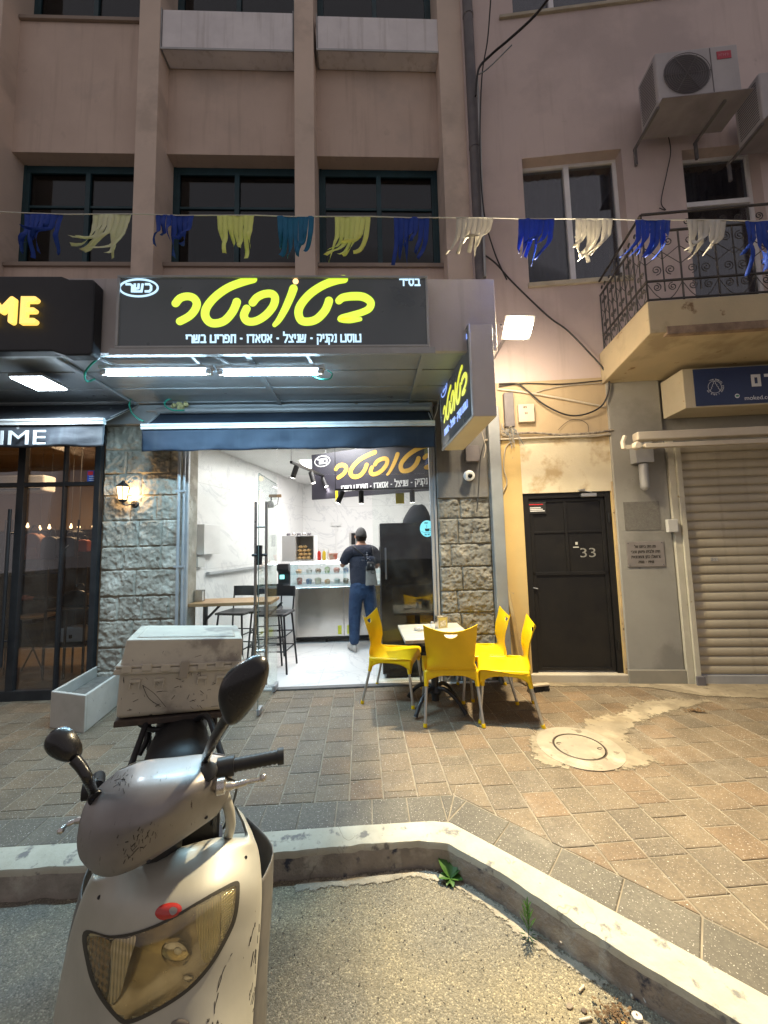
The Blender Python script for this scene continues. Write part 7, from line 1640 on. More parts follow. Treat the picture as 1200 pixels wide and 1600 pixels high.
ringh(0, wP, 0, w_, 0, Hp); ringh(0, wP, Lp-w_, Lp, 0, Hp); ringh(0, w_, w_, Lp-w_, 0, Hp); ringh(wP-w_, wP, w_, Lp-w_, 0, Hp)
mb.build('trough', pm('white_terrazzo', (.50, .48, .44), (.42, .40, .36), 5, .8, .3, 90, bd=.003, spots=((.25, .23, .2), 30, .66)), t, bevel=.006)
mb = MB(); ringh(w_+.001, wP-w_-.001, w_+.001, Lp-w_-.001, .0, Hp-.10); mb.build('soil', pm('dry_soil', (.12, .11, .10), (.18, .17, .15), 20, .95, .8, 60, bd=.01), t)
q0 = at(793, 1050, 3.85); t = thing('leaning_stick', 'yellowish wooden stick leaning on the yellow wall', 'stick', (q0.x, 3.85, 0))
mb = MB(); a = atr(788, 895, -.03); b_ = atr(826, 1045, -.12); mb.M = MR; mb.bar((a.x, a.y, a.z), (b_.x-.02, b_.y, .02), .025, .03); mb.build('stick', pm('stick_yellow', (.50, .37, .18), (.42, .30, .14), 9, .8), t)
q = atz(838, 1078, .0); t = thing('broom_head', 'black bristled broom head with pale wooden back lying by the door step', 'broom', (q.x, q.y, 0), .1)
Mb = Matrix.Translation((q.x, q.y-.04, 0)) @ Matrix.Rotation(.12, 4, 'Z'); mb = MB(); mb.M = Mb; mb.box(-.10, .12, -.02, .03, .05, .068); mb.build('back', pm('pale_wood', (.5, .44, .34), (.42, .36, .27), 10, .7), t, bevel=.004)
mb = MB(); mb.M = Mb; rb_ = random.Random(5)
for i in range(420):
    x = rb_.uniform(-.10, .12); y = rb_.uniform(-.02, .03); mb.tube([(x, y, .05), (x+rb_.uniform(-.02, .02), y+rb_.uniform(-.02, .015), .003)], .0014, 3, False)
mb.build('bristles', m_black, t)
# leaf litter, papers
rl = random.Random(8)
m_lit = pm('dry_leaf', (.10, .06, .03), (.16, .10, .05), 20, .9); 
def litter(name, lab, cat, cx, cy, n, sp, mat, z=.006, sz=.014, kind=None, group=None):
    mb = MB()
    for i in range(n):
        x = cx+rl.gauss(0, sp); y = cy+rl.gauss(0, sp*.5); a = rl.random()*6.28; s = sz*rl.uniform(.4, 1.3); e = Vector((math.cos(a), math.sin(a), rl.uniform(-.3, .3)))*s; f = Vector((-math.sin(a), math.cos(a), rl.uniform(-.4, .4)))*s*.6; c = Vector((x, y, z+s*.4))
        mb.add([c-e, c+f, c+e, c-f, c+Vector((0, 0, s*.3))], [(0, 1, 4), (1, 2, 4), (2, 3, 4), (3, 0, 4), (3, 2, 1, 0)])
    o = mb.build(name, mat); tag(o, lab, cat, group, kind); return o
q = atz(1085, 1112, 0); litter('leaf_litter', 'small heap of dry brown leaves on the mortar patch', 'leaves', q.x, q.y, 60, .035, m_lit, kind='stuff')
q = atz(700, 1105, 0); 
for (px, py, nn, sp) in ((640, 1160, 14, .3), (900, 1250, 26, .5), (1100, 1300, 26, .5), (500, 1200, 20, .5), (980, 1090, 60, .35), (880, 1070, 50, .15)):
    q = atz(px, py, 0); litter('pavement_grit', 'scattered grit and crumbs on the pavement', 'grit', q.x, q.y, nn, sp, pm('grit', (.40, .36, .30), (.2, .18, .15), 60, .9), sz=.004, kind='stuff', z=.002)
# road gravel
mb = MB(); 
for i in range(6500):
    x = rl.uniform(-1.0, 1.9); y = rl.uniform(.55, 2.02)
    # stay on the road side of the kerb
    lim = kf[1].y+.02 if x < .42 else (kf[5].y+(x-kf[5].x)*dd_.y/dd_.x-.05)
    if y > lim: continue
    s = rl.choice([.0015, .002, .003, .003, .0045]) * rl.uniform(.8, 1.4); z = roadz(x, y)+s*.3; a = rl.random()*6.28
    P = [Vector((x+s*math.cos(a+k*2.09)*rl.uniform(.7, 1.2), y+s*math.sin(a+k*2.09), z-s*.4)) for k in range(3)]+[Vector((x, y, z+s*.7))]
    mb.add(P, [(0, 1, 3), (1, 2, 3), (2, 0, 3), (2, 1, 0)])
tag(mb.build('gravel', pm('gravel_stone', (.30, .27, .22), (.12, .11, .10), 80, .9), loc=(0, 0, RZ)), 'fine loose gravel scattered on the road', 'gravel', kind='stuff')
# white crumbs by the corner of the kerb
q = atz(700, 1365, RZ); litter('plaster_crumbs', 'white plaster crumbs on the road by the kerb corner', 'crumbs', q.x, q.y, 160, .07, pm('crumb_white', (.55, .53, .48), None, 30, .9), z=RZ+.008, sz=.004, kind='stuff')
q = atz(655, 1352, RZ)
# rubbish near the bottom right
dz_ = RZ+.006
def road_at(px, py): p = atz(px, py, RZ+.004); p.z = roadz(p.x, p.y)+.001; return p
for i, (px, py, a, ln, lab) in enumerate(((988, 1560, 1.2, .05, 'white cigarette end lying near the kerb, farthest of three'), (905, 1592, .1, .045, 'white cigarette end lying flat at the bottom edge'), (905, 1548, .5, .03, 'short pale cigarette end left of the rubbish heap'))):
    p = road_at(px, py); mb = MB(); e = Vector((math.cos(a), math.sin(a), 0)); mb.tube([p+ZZ*.005, p+ZZ*.005+e*ln*.6], .0042, 8); mb.tube([p+ZZ*.005+e*ln*.6, p+ZZ*.005+e*ln], .0043, 8); tag(mb.build('cigarette_end', pm('cig_paper', (.6, .56, .48), (.5, .42, .3), 60, .8), smooth=50), lab, 'cigarette end', 'cigarette ends on the road')
for i, (px, py, s, col, lab) in enumerate(((995, 1588, .022, (.55, .52, .46), 'pale flat stone in the rubbish by the kerb'), (960, 1580, .016, (.22, .18, .14), 'brown stone in the rubbish by the kerb'), (975, 1597, .012, (.5, .25, .05), 'small orange scrap at the bottom edge'), (912, 1575, .012, (.12, .09, .07), 'dark brown scrap left in the rubbish'), (890, 1570, .014, (.25, .2, .15), 'dull leaf scrap at the left of the rubbish'))):
    p = road_at(px, py); mb = MB(); n = 7; top = [p+Vector((s*math.cos(k*.9)*rl.uniform(.7, 1.1), s*math.sin(k*.9)*rl.uniform(.5, .9), s*rl.uniform(.25, .45))) for k in range(n)]; bot = [Vector((v.x*1, v.y, p.z-.004)) for v in top]
    mb.add(top+bot, [tuple(range(n)), tuple(range(2*n-1, n-1, -1))]+[(k, n+k, n+(k+1) % n, (k+1) % n) for k in range(n)]); tag(mb.build('debris_stone' if 'stone' in lab else 'scrap', pm('debris_%d' % i, col, None, 20, .9, .3, 120), bevel=.002), lab, 'debris')
p = road_at(1010, 1562); mb = MB(); mb.grid(lambda u, v: p+Vector((.03*(u-.5)+.012*fbm((u*5, v*5, 1)), .03*(v-.5)+.012*fbm((u*4, v*6, 4)), .012+.02*abs(fbm((u*6, v*6, 7))))), 12, 12); tag(mb.build('crumpled_tissue', pm('tissue', (.65, .65, .64), None, 9, .8), smooth=40), 'crumpled white tissue against the kerb foot', 'tissue')
q = road_at(960, 1585); litter('dry_debris', 'brown leaf and twig litter gathered at the kerb foot', 'litter', q.x-.01, q.y, 120, .035, m_lit, z=RZ+.006, sz=.007, kind='stuff')
mb = MB(); a = road_at(1030, 1578); b_ = road_at(1062, 1600); mb.tube(catmull([a+ZZ*.01, (a+b_)/2+ZZ*.02, b_+ZZ*.006, b_+Vector((.06, -.05, .005))], 5), .0022, 5); tag(mb.build('straw', pm('straw_green', (.35, .34, .08), None, 9, .6), smooth=50), 'thin yellow green stalk at the bottom right kerb foot', 'stalk')
# weeds
m_leaf = pm('weed_leaf', (.030, .085, .012), (.055, .13, .02), 30, .5, obj=True); m_leafd = pm('weed_dark', (.02, .05, .012), (.03, .08, .015), 30, .6, obj=True)
def leaf(mb, base, d, up, L, w, droop=.3):
    d = Vector(d).normalized(); sd = d.cross(ZZ).normalized()
    def f(u, v):
        ww = w*math.sin(math.pi*min(1, (u*.93+.05)))**.8; return Vector(base)+d*L*u+ZZ*(L*up*u-droop*L*u*u)+sd*ww*(v-.5)+ZZ*(abs(v-.5)*ww*.35)
    mb.grid(f, 8, 5)
w0 = atz(704, 1376, RZ); t = thing('weed', 'broad leaved green weed growing in the kerb corner', 'weed', w0)
mb = MB(); md_ = MB(); rw_ = random.Random(4)
for k, (a, up, L, w) in enumerate(((2.2, 1.0, .075, .048), (.9, 1.0, .072, .050), (1.7, .7, .06, .042), (-.4, .45, .06, .042), (3.3, .5, .06, .040), (-1.5, .35, .05, .024), (-2.2, .3, .045, .022), (.2, .9, .06, .028))):
    leaf(mb, w0+ZZ*.01, (math.cos(a), math.sin(a), 0), up, L, w)
for k in range(7): a = k*.9; leaf(md_, w0, (math.cos(a), math.sin(a), 0), .25, .045, .022, .2)
mb.build('leaves', m_leaf, t, smooth=60); md_.build('lower_leaves', m_leafd, t, smooth=60)
w0 = atz(826, 1462, RZ); t = thing('weed', 'thin upright feathery weed growing at the diagonal kerb foot', 'weed', w0)
mb = MB(); mb.tube([w0, w0+Vector((.004, .004, .12))], .0018, 5)
for k in range(26): z = .02+.10*k/26; a = k*2.4; leaf(mb, w0+ZZ*z, (math.cos(a), math.sin(a), 0), 1.4, .03*(1.2-k/40), .006, .1)
mb.build('leaves', m_leaf, t, smooth=60); md_ = MB()
for k in range(9): a = k*.7; leaf(md_, w0, (math.cos(a), math.sin(a), 0), .2, .035, .005, .1)
md_.build('dry_leaves', m_leafd, t)
# ------------------------------------------------------------------ the scooter in the foreground
SA = R(24); SE = Vector((math.cos(SA), math.sin(SA), 0)); SB = Vector((-math.sin(SA), math.cos(SA), 0))
S0 = Vector((-.55, 1.10, RZ))
sc = thing('scooter', 'worn silver delivery scooter with square headlight and white top box, parked at the kerb', 'scooter', S0, SA)
def scr_mat(name, c1, c2, scr, rough=.28, metal=.55, coat=.5):
    m = bpy.data.materials.new(name); m.use_nodes = True; nt = m.node_tree; N = nt.nodes; L = nt.links; b = N['Principled BSDF']
    tc = N.new('ShaderNodeTexCoord'); n = N.new('ShaderNodeTexNoise'); n.inputs['Scale'].default_value = 6; n.inputs['Detail'].default_value = 8; L.new(tc.outputs['Object'], n.inputs['Vector'])
    mx = N.new('ShaderNodeMix'); mx.data_type = 'RGBA'; mx.inputs[6].default_value = (*c1, 1); mx.inputs[7].default_value = (*c2, 1); r = N.new('ShaderNodeMapRange'); r.inputs[1].default_value = .35; r.inputs[2].default_value = .7; L.new(n.outputs[0], r.inputs[0]); L.new(r.outputs[0], mx.inputs[0])
    mp = N.new('ShaderNodeMapping'); mp.inputs['Scale'].default_value = (16, 3, 3); mp.inputs['Rotation'].default_value = (.3, .5, .4); L.new(tc.outputs['Object'], mp.inputs[0])
    n2 = N.new('ShaderNodeTexNoise'); n2.inputs['Scale'].default_value = 7; n2.inputs['Detail'].default_value = 10; n2.inputs['Roughness'].default_value = .7; L.new(mp.outputs[0], n2.inputs['Vector'])
    r2 = N.new('ShaderNodeMapRange'); r2.inputs[1].default_value = scr; r2.inputs[2].default_value = scr+.03; L.new(n2.outputs[0], r2.inputs[0])
    m2 = N.new('ShaderNodeMix'); m2.data_type = 'RGBA'; m2.inputs[7].default_value = (.07, .06, .055, 1); L.new(r2.outputs[0], m2.inputs[0]); L.new(mx.outputs[2], m2.inputs[6]); L.new(m2.outputs[2], b.inputs['Base Color'])
    b.inputs['Metallic'].default_value = metal; b.inputs['Coat Weight'].default_value = coat; b.inputs['Coat Roughness'].default_value = .15
    rr = N.new('ShaderNodeMapRange'); rr.inputs[3].default_value = rough; rr.inputs[4].default_value = rough+.25; L.new(n2.outputs[0], rr.inputs[0]); L.new(rr.outputs[0], b.inputs['Roughness'])
    bp = N.new('ShaderNodeBump'); bp.inputs['Strength'].default_value = .15; bp.inputs['Distance'].default_value = .001; L.new(n2.outputs[0], bp.inputs['Height']); L.new(bp.outputs[0], b.inputs['Normal'])
    return m
m_cream = scr_mat('champagne_paint', (.50, .485, .42), (.40, .385, .33), .66, .38, .30, .12)
m_bronze = scr_mat('worn_silver_paint', (.30, .28, .27), (.21, .195, .19), .63, .30, .55, .25)
def patchgrid(rows, nx=14, ny=14):
    "bicubic-ish patch through rows of control points"
    G = [catmull([Vector(p) for p in r_], nx) for r_ in rows]; nc = len(G[0]); out = []
    cols_ = [catmull([G[i][j] for i in range(len(G))], ny) for j in range(nc)]
    nr = len(cols_[0]); return [[cols_[j][i] for j in range(nc)] for i in range(nr)]
def addgrid(mb, G):
    nr, nc = len(G), len(G[0]); mb.add([p for r_ in G for p in r_], [(i*nc+j, (i+1)*nc+j, (i+1)*nc+j+1, i*nc+j+1) for i in range(nr-1) for j in range(nc-1)])
def A(px, py, z): return atz(px, py, z)
# front cowl
rows = [[(150,1374,.640),(205,1352,.662),(270,1334,.672),(335,1316,.662),(384,1313,.630)],
        [(138,1394,.610),(195,1388,.642),(262,1376,.652),(340,1346,.645),(398,1332,.600)],
        [(124,1432,.560),(190,1430,.610),(263,1424,.620),(338,1400,.610),(404,1385,.548)],
        [(108,1490,.475),(175,1500,.530),(250,1500,.540),(330,1470,.530),(402,1450,.470)],
        [(94,1560,.385),(160,1575,.440),(245,1580,.455),(330,1550,.440),(396,1530,.380)],
        [(84,1640,.295),(150,1680,.350),(240,1690,.360),(330,1660,.350),(390,1620,.290)],
        [(90,1850,.140),(150,1950,.180),(240,1980,.190),(330,1930,.180),(385,1800,.130)]]
W_ = [[A(*p) for p in r_] for r_ in rows]
full = []
for r_ in W_: full.append([r_[0]+SB*.16+SE*.012, r_[0]+SB*.055-SE*.006]+r_+[r_[-1]+SB*.055+SE*.006, r_[-1]+SB*.16-SE*.012])
top = [p+SB*.05-ZZ*.022 for p in full[0]]; top2 = [p+SB*.10-ZZ*.06 for p in full[0]]
full = [top2, top]+full
GC = patchgrid(full)
def pix(P):
    d = P-CO; k = FPX/d.dot(cf); return (600+k*d.dot(cr2), 800-k*d.dot(cu2))
def inpoly(x, y, poly):
    c = False; n = len(poly)
    for i in range(n):
        (x1, y1), (x2, y2) = poly[i], poly[(i+1) % n]
        if (y1 > y) != (y2 > y) and x < (x2-x1)*(y-y1)/(y2-y1)+x1: c = not c
    return c
HLO = [(131,1456),(172,1462),(215,1455),(262,1436),(310,1408),(345,1388),(370,1377),(374,1392),(370,1430),(358,1462),(330,1510),(295,1548),(250,1578),(200,1600),(176,1586),(150,1550),(136,1510)]
HLI = [(136,1460),(172,1466),(215,1459),(262,1440),(310,1412),(345,1393),(368,1383),(370,1396),(366,1430),(354,1460),(327,1507),(292,1545),(248,1574),(201,1594),(179,1582),(154,1547),(140,1508)]
CUT = [(252+(x-252)*1.003, 1487+(y-1487)*1.003) for x, y in HLI]
mb = MB(); addgrid(mb, GC)
kf_ = [f for f in mb.f if not inpoly(*pix(sum((mb.v[i] for i in f), Vector())/4), CUT)]
mb.f = kf_; mb.m = [0]*len(kf_); cowl = mb.build('front_cowl', m_cream, sc, smooth=60)
nc_ = len(GC[0]); bvhC = BVHTree.FromPolygons([p for r_ in GC for p in r_], [(i*nc_+j, (i+1)*nc_+j, (i+1)*nc_+j+1, i*nc_+j+1) for i in range(len(GC)-1) for j in range(nc_-1)])
def onto(bv, px, py, off):
    d = ((px-600)*cr2-(py-800)*cu2+FPX*cf).normalized(); h = bv.ray_cast(CO, d)
    if h[0] is None:
        h = bv.find_nearest(atz(px, py, .5)); return h[0]-d*off
    return h[0]-d*off
def decal(bv, outline, off, name, mat, parent, bulge=0., rings=8, dens=5, smooth=60, c=None, rim=0.0):
    O_ = catmull([(x, y) for x, y in outline], dens, True); n = len(O_)
    cx = sum(p.x for p in O_)/n; cy = sum(p.y for p in O_)/n
    if c: cx, cy = c
    vs = [onto(bv, cx, cy, off+bulge)]; fs = []
    for k in range(1, rings+1):
        f = k/rings; b_ = bulge*(1-f**3)
        for p in O_: vs.append(onto(bv, lerp(cx, p.x, f), lerp(cy, p.y, f), off+b_))
    if rim:
        for p in O_: vs.append(onto(bv, p.x, p.y, -.002))
        rings += 1
    for i in range(n): fs.append((0, 1+i, 1+(i+1) % n))
    for k in range(rings-1):
        for i in range(n): a = 1+k*n+i; b2 = 1+k*n+(i+1) % n; fs.append((a, a+n, b2+n, b2))
    mb = MB(); mb.add(vs, fs); return mb.build(name, mat, parent, smooth=smooth)
def ribmat(name, c1, sc_, rough, metal, wave_rot=(0, 0, 0), dist=.002, two=None, coat=.4):
    m = bpy.data.materials.new(name); m.use_nodes = True; nt = m.node_tree; N = nt.nodes; L = nt.links; b = N['Principled BSDF']; b.inputs['Base Color'].default_value = (*c1, 1); b.inputs['Roughness'].default_value = rough; b.inputs['Metallic'].default_value = metal; b.inputs['Coat Weight'].default_value = coat
    tc = N.new('ShaderNodeTexCoord'); mp = N.new('ShaderNodeMapping'); mp.inputs['Rotation'].default_value = wave_rot; L.new(tc.outputs['Object'], mp.inputs[0])
    w = N.new('ShaderNodeTexWave'); w.inputs['Scale'].default_value = sc_; L.new(mp.outputs[0], w.inputs['Vector']); h = w.outputs['Fac']
    if two:
        w2 = N.new('ShaderNodeTexWave'); w2.bands_direction = 'Z'; w2.inputs['Scale'].default_value = two; L.new(mp.outputs[0], w2.inputs['Vector']); ad = N.new('ShaderNodeMath'); ad.operation = 'ADD'; L.new(h, ad.inputs[0]); L.new(w2.outputs['Fac'], ad.inputs[1]); h = ad.outputs[0]
    bp = N.new('ShaderNodeBump'); bp.inputs['Strength'].default_value = .8; bp.inputs['Distance'].default_value = dist; L.new(h, bp.inputs['Height']); L.new(bp.outputs[0], b.inputs['Normal']); return m
m_refl = pm('aged_reflector', (.66, .58, .42), (.48, .40, .26), 18, .24, metal=.75, obj=True)
def gasket(o1, o2, off, name, mat, parent):
    A_ = catmull([(x, y) for x, y in o1], 6, True); B_ = catmull([(x, y) for x, y in o2], 6, True); n = len(A_); mb = MB()
    vs = [onto(bvhC, p.x, p.y, .0005) for p in A_]+[onto(bvhC, p.x, p.y, off) for p in A_]+[onto(bvhC, p.x, p.y, off) for p in B_]+[onto(bvhC, p.x, p.y, -.012) for p in B_]
    mb.add(vs, [(k*n+i, k*n+(i+1) % n, (k+1)*n+(i+1) % n, (k+1)*n+i) for k in range(3) for i in range(n)]); return mb.build(name, mat, parent, smooth=40)
GO = [(252+(x-252)*1.006, 1487+(y-1487)*1.006) for x, y in HLO]; GI = [(252+(x-252)*.988, 1487+(y-1487)*.988) for x, y in HLI]
gasket(GO, GI, .0025, 'headlight_gasket', pm('gasket_brown', (.05, .045, .035), None, 9, .6), sc)
hl = decal(bvhC, HLI, -.003, 'headlight', m_refl, sc, c=(262, 1495), bulge=-.045, rings=14)
decal(bvhC, [(140,1466),(172,1471),(170,1510),(165,1562),(153,1540),(143,1506)], -.002, 'indicator', ribmat('dark_amber_lens', (.26, .17, .08), 30, .12, .5, two=22), hl, dens=3)
decal(bvhC, [(175,1471),(198,1467),(213,1464),(200,1510),(187,1556),(170,1568),(173,1520)], -.001, 'ribbed_strip', ribmat('clear_ribs', (.66, .60, .54), 42, .15, .6, two=12), hl, dens=3)
decal(bvhC, [(306,1421),(322,1411),(343,1399),(344,1440),(340,1478),(320,1506),(309,1462)], -.002, 'ribbed_strip', ribmat('yellow_ribs', (.50, .45, .26), 55, .15, .5), hl, dens=3)
decal(bvhC, [(346,1398),(357,1392),(366,1389),(366,1405),(362,1430),(352,1456),(345,1470),(346,1430)], -.002, 'indicator', ribmat('lattice_lens', (.58, .54, .34), 55, .15, .4, two=55), hl, dens=3)
def circ(x, y, r, n=14): return [(x+r*math.cos(6.2832*k/n), y+r*.95*math.sin(6.2832*k/n)) for k in range(n)]
for cx_, cy_, r_ in ((276, 1488, 24), (296, 1532, 13)):
    decal(bvhC, circ(cx_, cy_, r_), -.026, 'bulb_glint_dome', pm('bulb_glint_dome', (.80, .74, .62), (.6, .52, .38), 30, .14, metal=1, obj=True), hl, bulge=.016, dens=3)  # bright metal domes set in as the glints around the bulb
decal(bvhC, circ(278, 1486, 6), -.008, 'bulb', pm('bulb_glass', (.85, .82, .74), None, 9, .05, coat=1, obj=True), hl, bulge=.004, dens=3)
def lensmat():
    m = glass('headlight_lens', (.97, .90, .68), .06, .04, .34); m.node_tree.nodes['Diffuse BSDF'].inputs[0].default_value = (.66, .60, .42, 1); return m
decal(bvhC, HLI, .0015, 'headlight_lens', lensmat(), hl, c=(250, 1490), bulge=.010, rings=12)
bg_ = decal(bvhC, [(242,1428),(248,1417),(262,1411),(276,1411),(284,1418),(280,1430),(266,1437),(250,1437)], .0012, 'badge', pm('badge_red_enamel', (.45, .035, .03), None, 9, .25, coat=.6), sc, bulge=.004, dens=4)
decal(bvhC, [(264,1422),(270,1417),(277,1420),(275,1427),(268,1430)], .0056, 'badge_mark', pm('badge_grey', (.30, .26, .25), None, 9, .4), bg_, dens=3, rings=3)
decal(bvhC, [(268,1597),(282,1592),(296,1597),(292,1606),(280,1610),(270,1606)], .0012, 'lower_badge', pm('badge_dull', (.16, .14, .12), None, 9, .35), sc, bulge=.002, dens=3, rings=3)
rx = random.Random(12)
mb = MB()
for i in range(34):
    x = rx.gauss(399, 5) if i < 26 else rx.uniform(310, 350); y = rx.uniform(1440, 1600) if i < 26 else rx.uniform(1588, 1602); L_ = rx.uniform(6, 26) if i < 26 else 5; sl_ = rx.uniform(-.25, .05)
    P = [onto(bvhC, x+sl_*k*L_/4, y+k*L_/4, .0008) for k in range(5)]
    P = [p for p in P]
    if max((P[k+1]-P[k]).length for k in range(4)) < .03: mb.tube(P, rx.uniform(.0004, .0011), 4, False)
mb.build('scratch_marks', pm('scratch_dark', (.05, .045, .04), None, 9, .8), cowl)
# dark side panel behind the cowl edge on the right
side = [[r_[-1]+SB*.02-SE*.002, r_[-1]+SB*.03+SE*.022, r_[-1]+SB*.13+SE*.060, r_[-1]+SB*.30+SE*.0] for r_ in W_[2:]]
mb = MB(); addgrid(mb, patchgrid(side, 4, 5)); mb.build('side_panel', pm('dark_grey_plastic', (.10, .095, .09), (.14, .13, .12), 12, .5, obj=True), sc, smooth=60, solid=.003)
side = [[r_[0]+SB*.03+SE*.004, r_[0]+SB*.07-SE*.014, r_[0]+SB*.16-SE*.022, r_[0]+SB*.30-SE*.0] for r_ in W_[2:]]
mb = MB(); addgrid(mb, patchgrid(side, 4, 5)); mb.build('side_panel', MATS['dark_grey_plastic'], sc, smooth=60, solid=.003)
# handlebar cover
rows = [[(184,1206,.880),(224,1191,.897),(270,1186,.903),(318,1181,.900),(351,1183,.882)],
        [(140,1250,.835),(190,1234,.880),(245,1228,.892),(305,1222,.886),(359,1210,.848)],
        [(124,1302,.788),(165,1287,.832),(225,1282,.845),(290,1262,.842),(352,1246,.800)],
        [(126,1340,.752),(158,1335,.775),(213,1325,.785),(272,1302,.785),(342,1266,.770)],
        [(144,1362,.728),(168,1367,.727),(205,1357,.735),(252,1331,.748),(334,1276,.757)]]
W2_ = [[A(*p) for p in r_] for r_ in rows]
H_ = []
for k, r_ in enumerate(W2_): H_.append([r_[0]+SB*.07+SE*.03-ZZ*.02, r_[0]+SB*.02-ZZ*.006]+r_+[r_[-1]+SB*.025-ZZ*.008, r_[-1]+SB*.08-SE*.03-ZZ*.02])
H_ = [[p+SB*.05-ZZ*.055 for p in H_[0]], [p+SB*.018-ZZ*.012 for p in H_[0]]]+H_+[[p+SB*.02-ZZ*.010 for p in H_[-1]], [p+SB*.10-ZZ*.0 for p in H_[-1]]]
GH = patchgrid(H_); mb = MB(); addgrid(mb, GH); hc_ = mb.build('handlebar_cover', m_bronze, sc, smooth=60)
nc2 = len(GH[0]); bvhH = BVHTree.FromPolygons([p for r_ in GH for p in r_], [(i*nc2+j, (i+1)*nc2+j, (i+1)*nc2+j+1, i*nc2+j+1) for i in range(len(GH)-1) for j in range(nc2-1)])
mb = MB()
for i in range(60):
    k_ = i % 3
    x, y = ((rx.gauss(205, 9), rx.gauss(1330, 12)), (rx.gauss(190, 8), rx.gauss(1218, 6)), (rx.gauss(222, 8), rx.gauss(1305, 9)))[k_]; L_ = rx.uniform(2, 9); a = rx.gauss(1.9, .5)
    P = [onto(bvhH, x+math.cos(a)*k*L_/3, y+math.sin(a)*k*L_/3, .0006) for k in range(4)]
    if max((P[k+1]-P[k]).length for k in range(3)) < .02: mb.tube(P, rx.uniform(.0003, .0012), 4, False)
mb.build('scratch_marks', MATS['scratch_dark'], hc_)
# lower cover, column and inner fairing
lc = (W2_[2][2]+W2_[0][2])/2+SB*.10
mb = MB(); mb.tube([lc-ZZ*.02, lc-ZZ*.30-SB*.02, Vector((lc.x, lc.y, RZ+.25))-SB*.10], [.06, .05, .04], 14); mb.build('steering_column', m_black, sc, smooth=50)
ip = [A(352, 1262, .79)+SB*.06, A(360, 1285, .74)+SB*.05, A(362, 1312, .68)+SB*.05, A(356, 1335, .62)+SB*.06]
mb = MB(); mb.tube(catmull(ip, 5), .014, 10); mb.build('fairing_edge', m_cream, sc, smooth=60)
mc = W_[0][2]+SB*.12
mb = MB(); mb.hexa([mc-SE*.12-ZZ*.50, mc+SE*.12-ZZ*.50, mc+SE*.12+SB*.05-ZZ*.50, mc-SE*.12+SB*.05-ZZ*.50, mc-SE*.12+ZZ*.13, mc+SE*.125+ZZ*.13, mc+SE*.12+SB*.05+ZZ*.13, mc-SE*.12+SB*.05+ZZ*.13]); mb.build('leg_shield', m_black, sc, bevel=.02, seg=3)
# grips and levers
g0 = A(358, 1203, .878)+SB*.02; g1 = A(440, 1181, .880); gd = (g1-g0).normalized()
mb = MB(); n = 22; mb.tube([g0+(g1-g0)*(i/n) for i in range(n+1)], [.019 if i % 2 else .0172 for i in range(n)]+[.020], 14); mb.tube([g1-gd*.012, g1+gd*.006], .0225, 14); mb.tube([g0-gd*.03, g0+gd*.015], .026, 12); mb.build('grip', m_black, sc, smooth=35)
m_lev = pm('lever_alloy', (.62, .60, .57), (.50, .48, .46), 20, .28, metal=.9, obj=True)
lv = [A(350, 1228, .855), A(366, 1227, .850), A(388, 1221, .850), A(404, 1218, .850), A(411, 1215, .852)]
mb = MB(); mb.tube(catmull(lv, 5), [.011]*5+[.0085]*5+[.006]*5+[.006]*5+[.007], 10); mb.lathe([(.002, -.010), (.0085, -.006), (.010, 0), (.0085, .006), (.002, .010)], lv[-1], 14); mb.build('brake_lever', m_lev, sc, smooth=60)
mb = MB(); mb.lathe([(.012, -.012), (.02, -.008), (.02, .010), (.012, .014)], A(345, 1232, .86)+SB*.01, 14, axis=(gd.x, gd.y, gd.z)); mb.build('lever_clamp', m_lev, sc, smooth=40)
gL0 = A(140, 1255, .84)+SB*.07; gL1 = gL0-SE*.02+SB*.12-ZZ*.03
mb = MB(); mb.tube([gL0, gL0-SE*.03], .024, 12); mb.tube([gL0+(gL1-gL0)*(i/14) for i in range(15)], [.019 if i % 2 else .0172 for i in range(15)], 12); mb.build('grip', m_black, sc, smooth=35)
lv = [A(128, 1281, .80), A(118, 1283, .798), A(104, 1289, .797), A(95, 1298, .795)]
mb = MB(); mb.tube(catmull(lv, 5), [.008]*5+[.006]*5+[.005]*5+[.007], 10); mb.lathe([(.002, -.008), (.008, -.003), (.008, .003), (.002, .008)], lv[-1], 12); mb.build('brake_lever', m_lev, sc, smooth=60)
# mirrors
m_mir = pm('mirror_black', (.012, .012, .014), (.018, .018, .02), 9, .28, .03, 300, coat=.25, obj=True)
def mirror(outl, c, Yc, bul, stem, rs_, tilt=0):
    C0 = at(c[0], c[1], Yc); O_ = [at(x, y, Yc) for x, y in outl]; O_ = [p+YY*tilt*(p.x-C0.x) for p in O_]; O_ = catmull(O_, 5, True); n = len(O_); vs = []; fs = []
    rg = 9
    for k in range(rg+1):
        f = k/rg; 
        for p in O_: vs.append(C0.lerp(p, f)-YY*bul*math.sqrt(max(0, 1-f**2.6)))
    for p in O_: vs.append(C0.lerp(p, .985)+YY*.012)
    for p in O_: vs.append(C0.lerp(p, .93)+YY*.012)
    for k in range(rg+2):
        for i in range(n): a = k*n+i; b = k*n+(i+1) % n; fs.append((a, a+n, b+n, b))
    mb = MB(); mb.add(vs, fs)
    o = mb.build('mirror', m_mir, sc, smooth=60)
    mb = MB(); mb.add([C0.lerp(p, .93)+YY*.0115 for p in O_], [tuple(range(n))]); mb.build('mirror_glass', pm('mirror_silver', (.8, .8, .82), None, 3, .02, metal=1), o)
    mb = MB(); mb.tube(catmull(stem, 6), rs_, 12); mb.build('mirror_stem', m_mir, o, smooth=50)
sR = [A(322, 1200, .885), A(322, 1185, .905), at(330, 1165, 1.02), at(345, 1138, .97), at(362, 1112, .935)]
ns = (len(sR)-1)*6+1
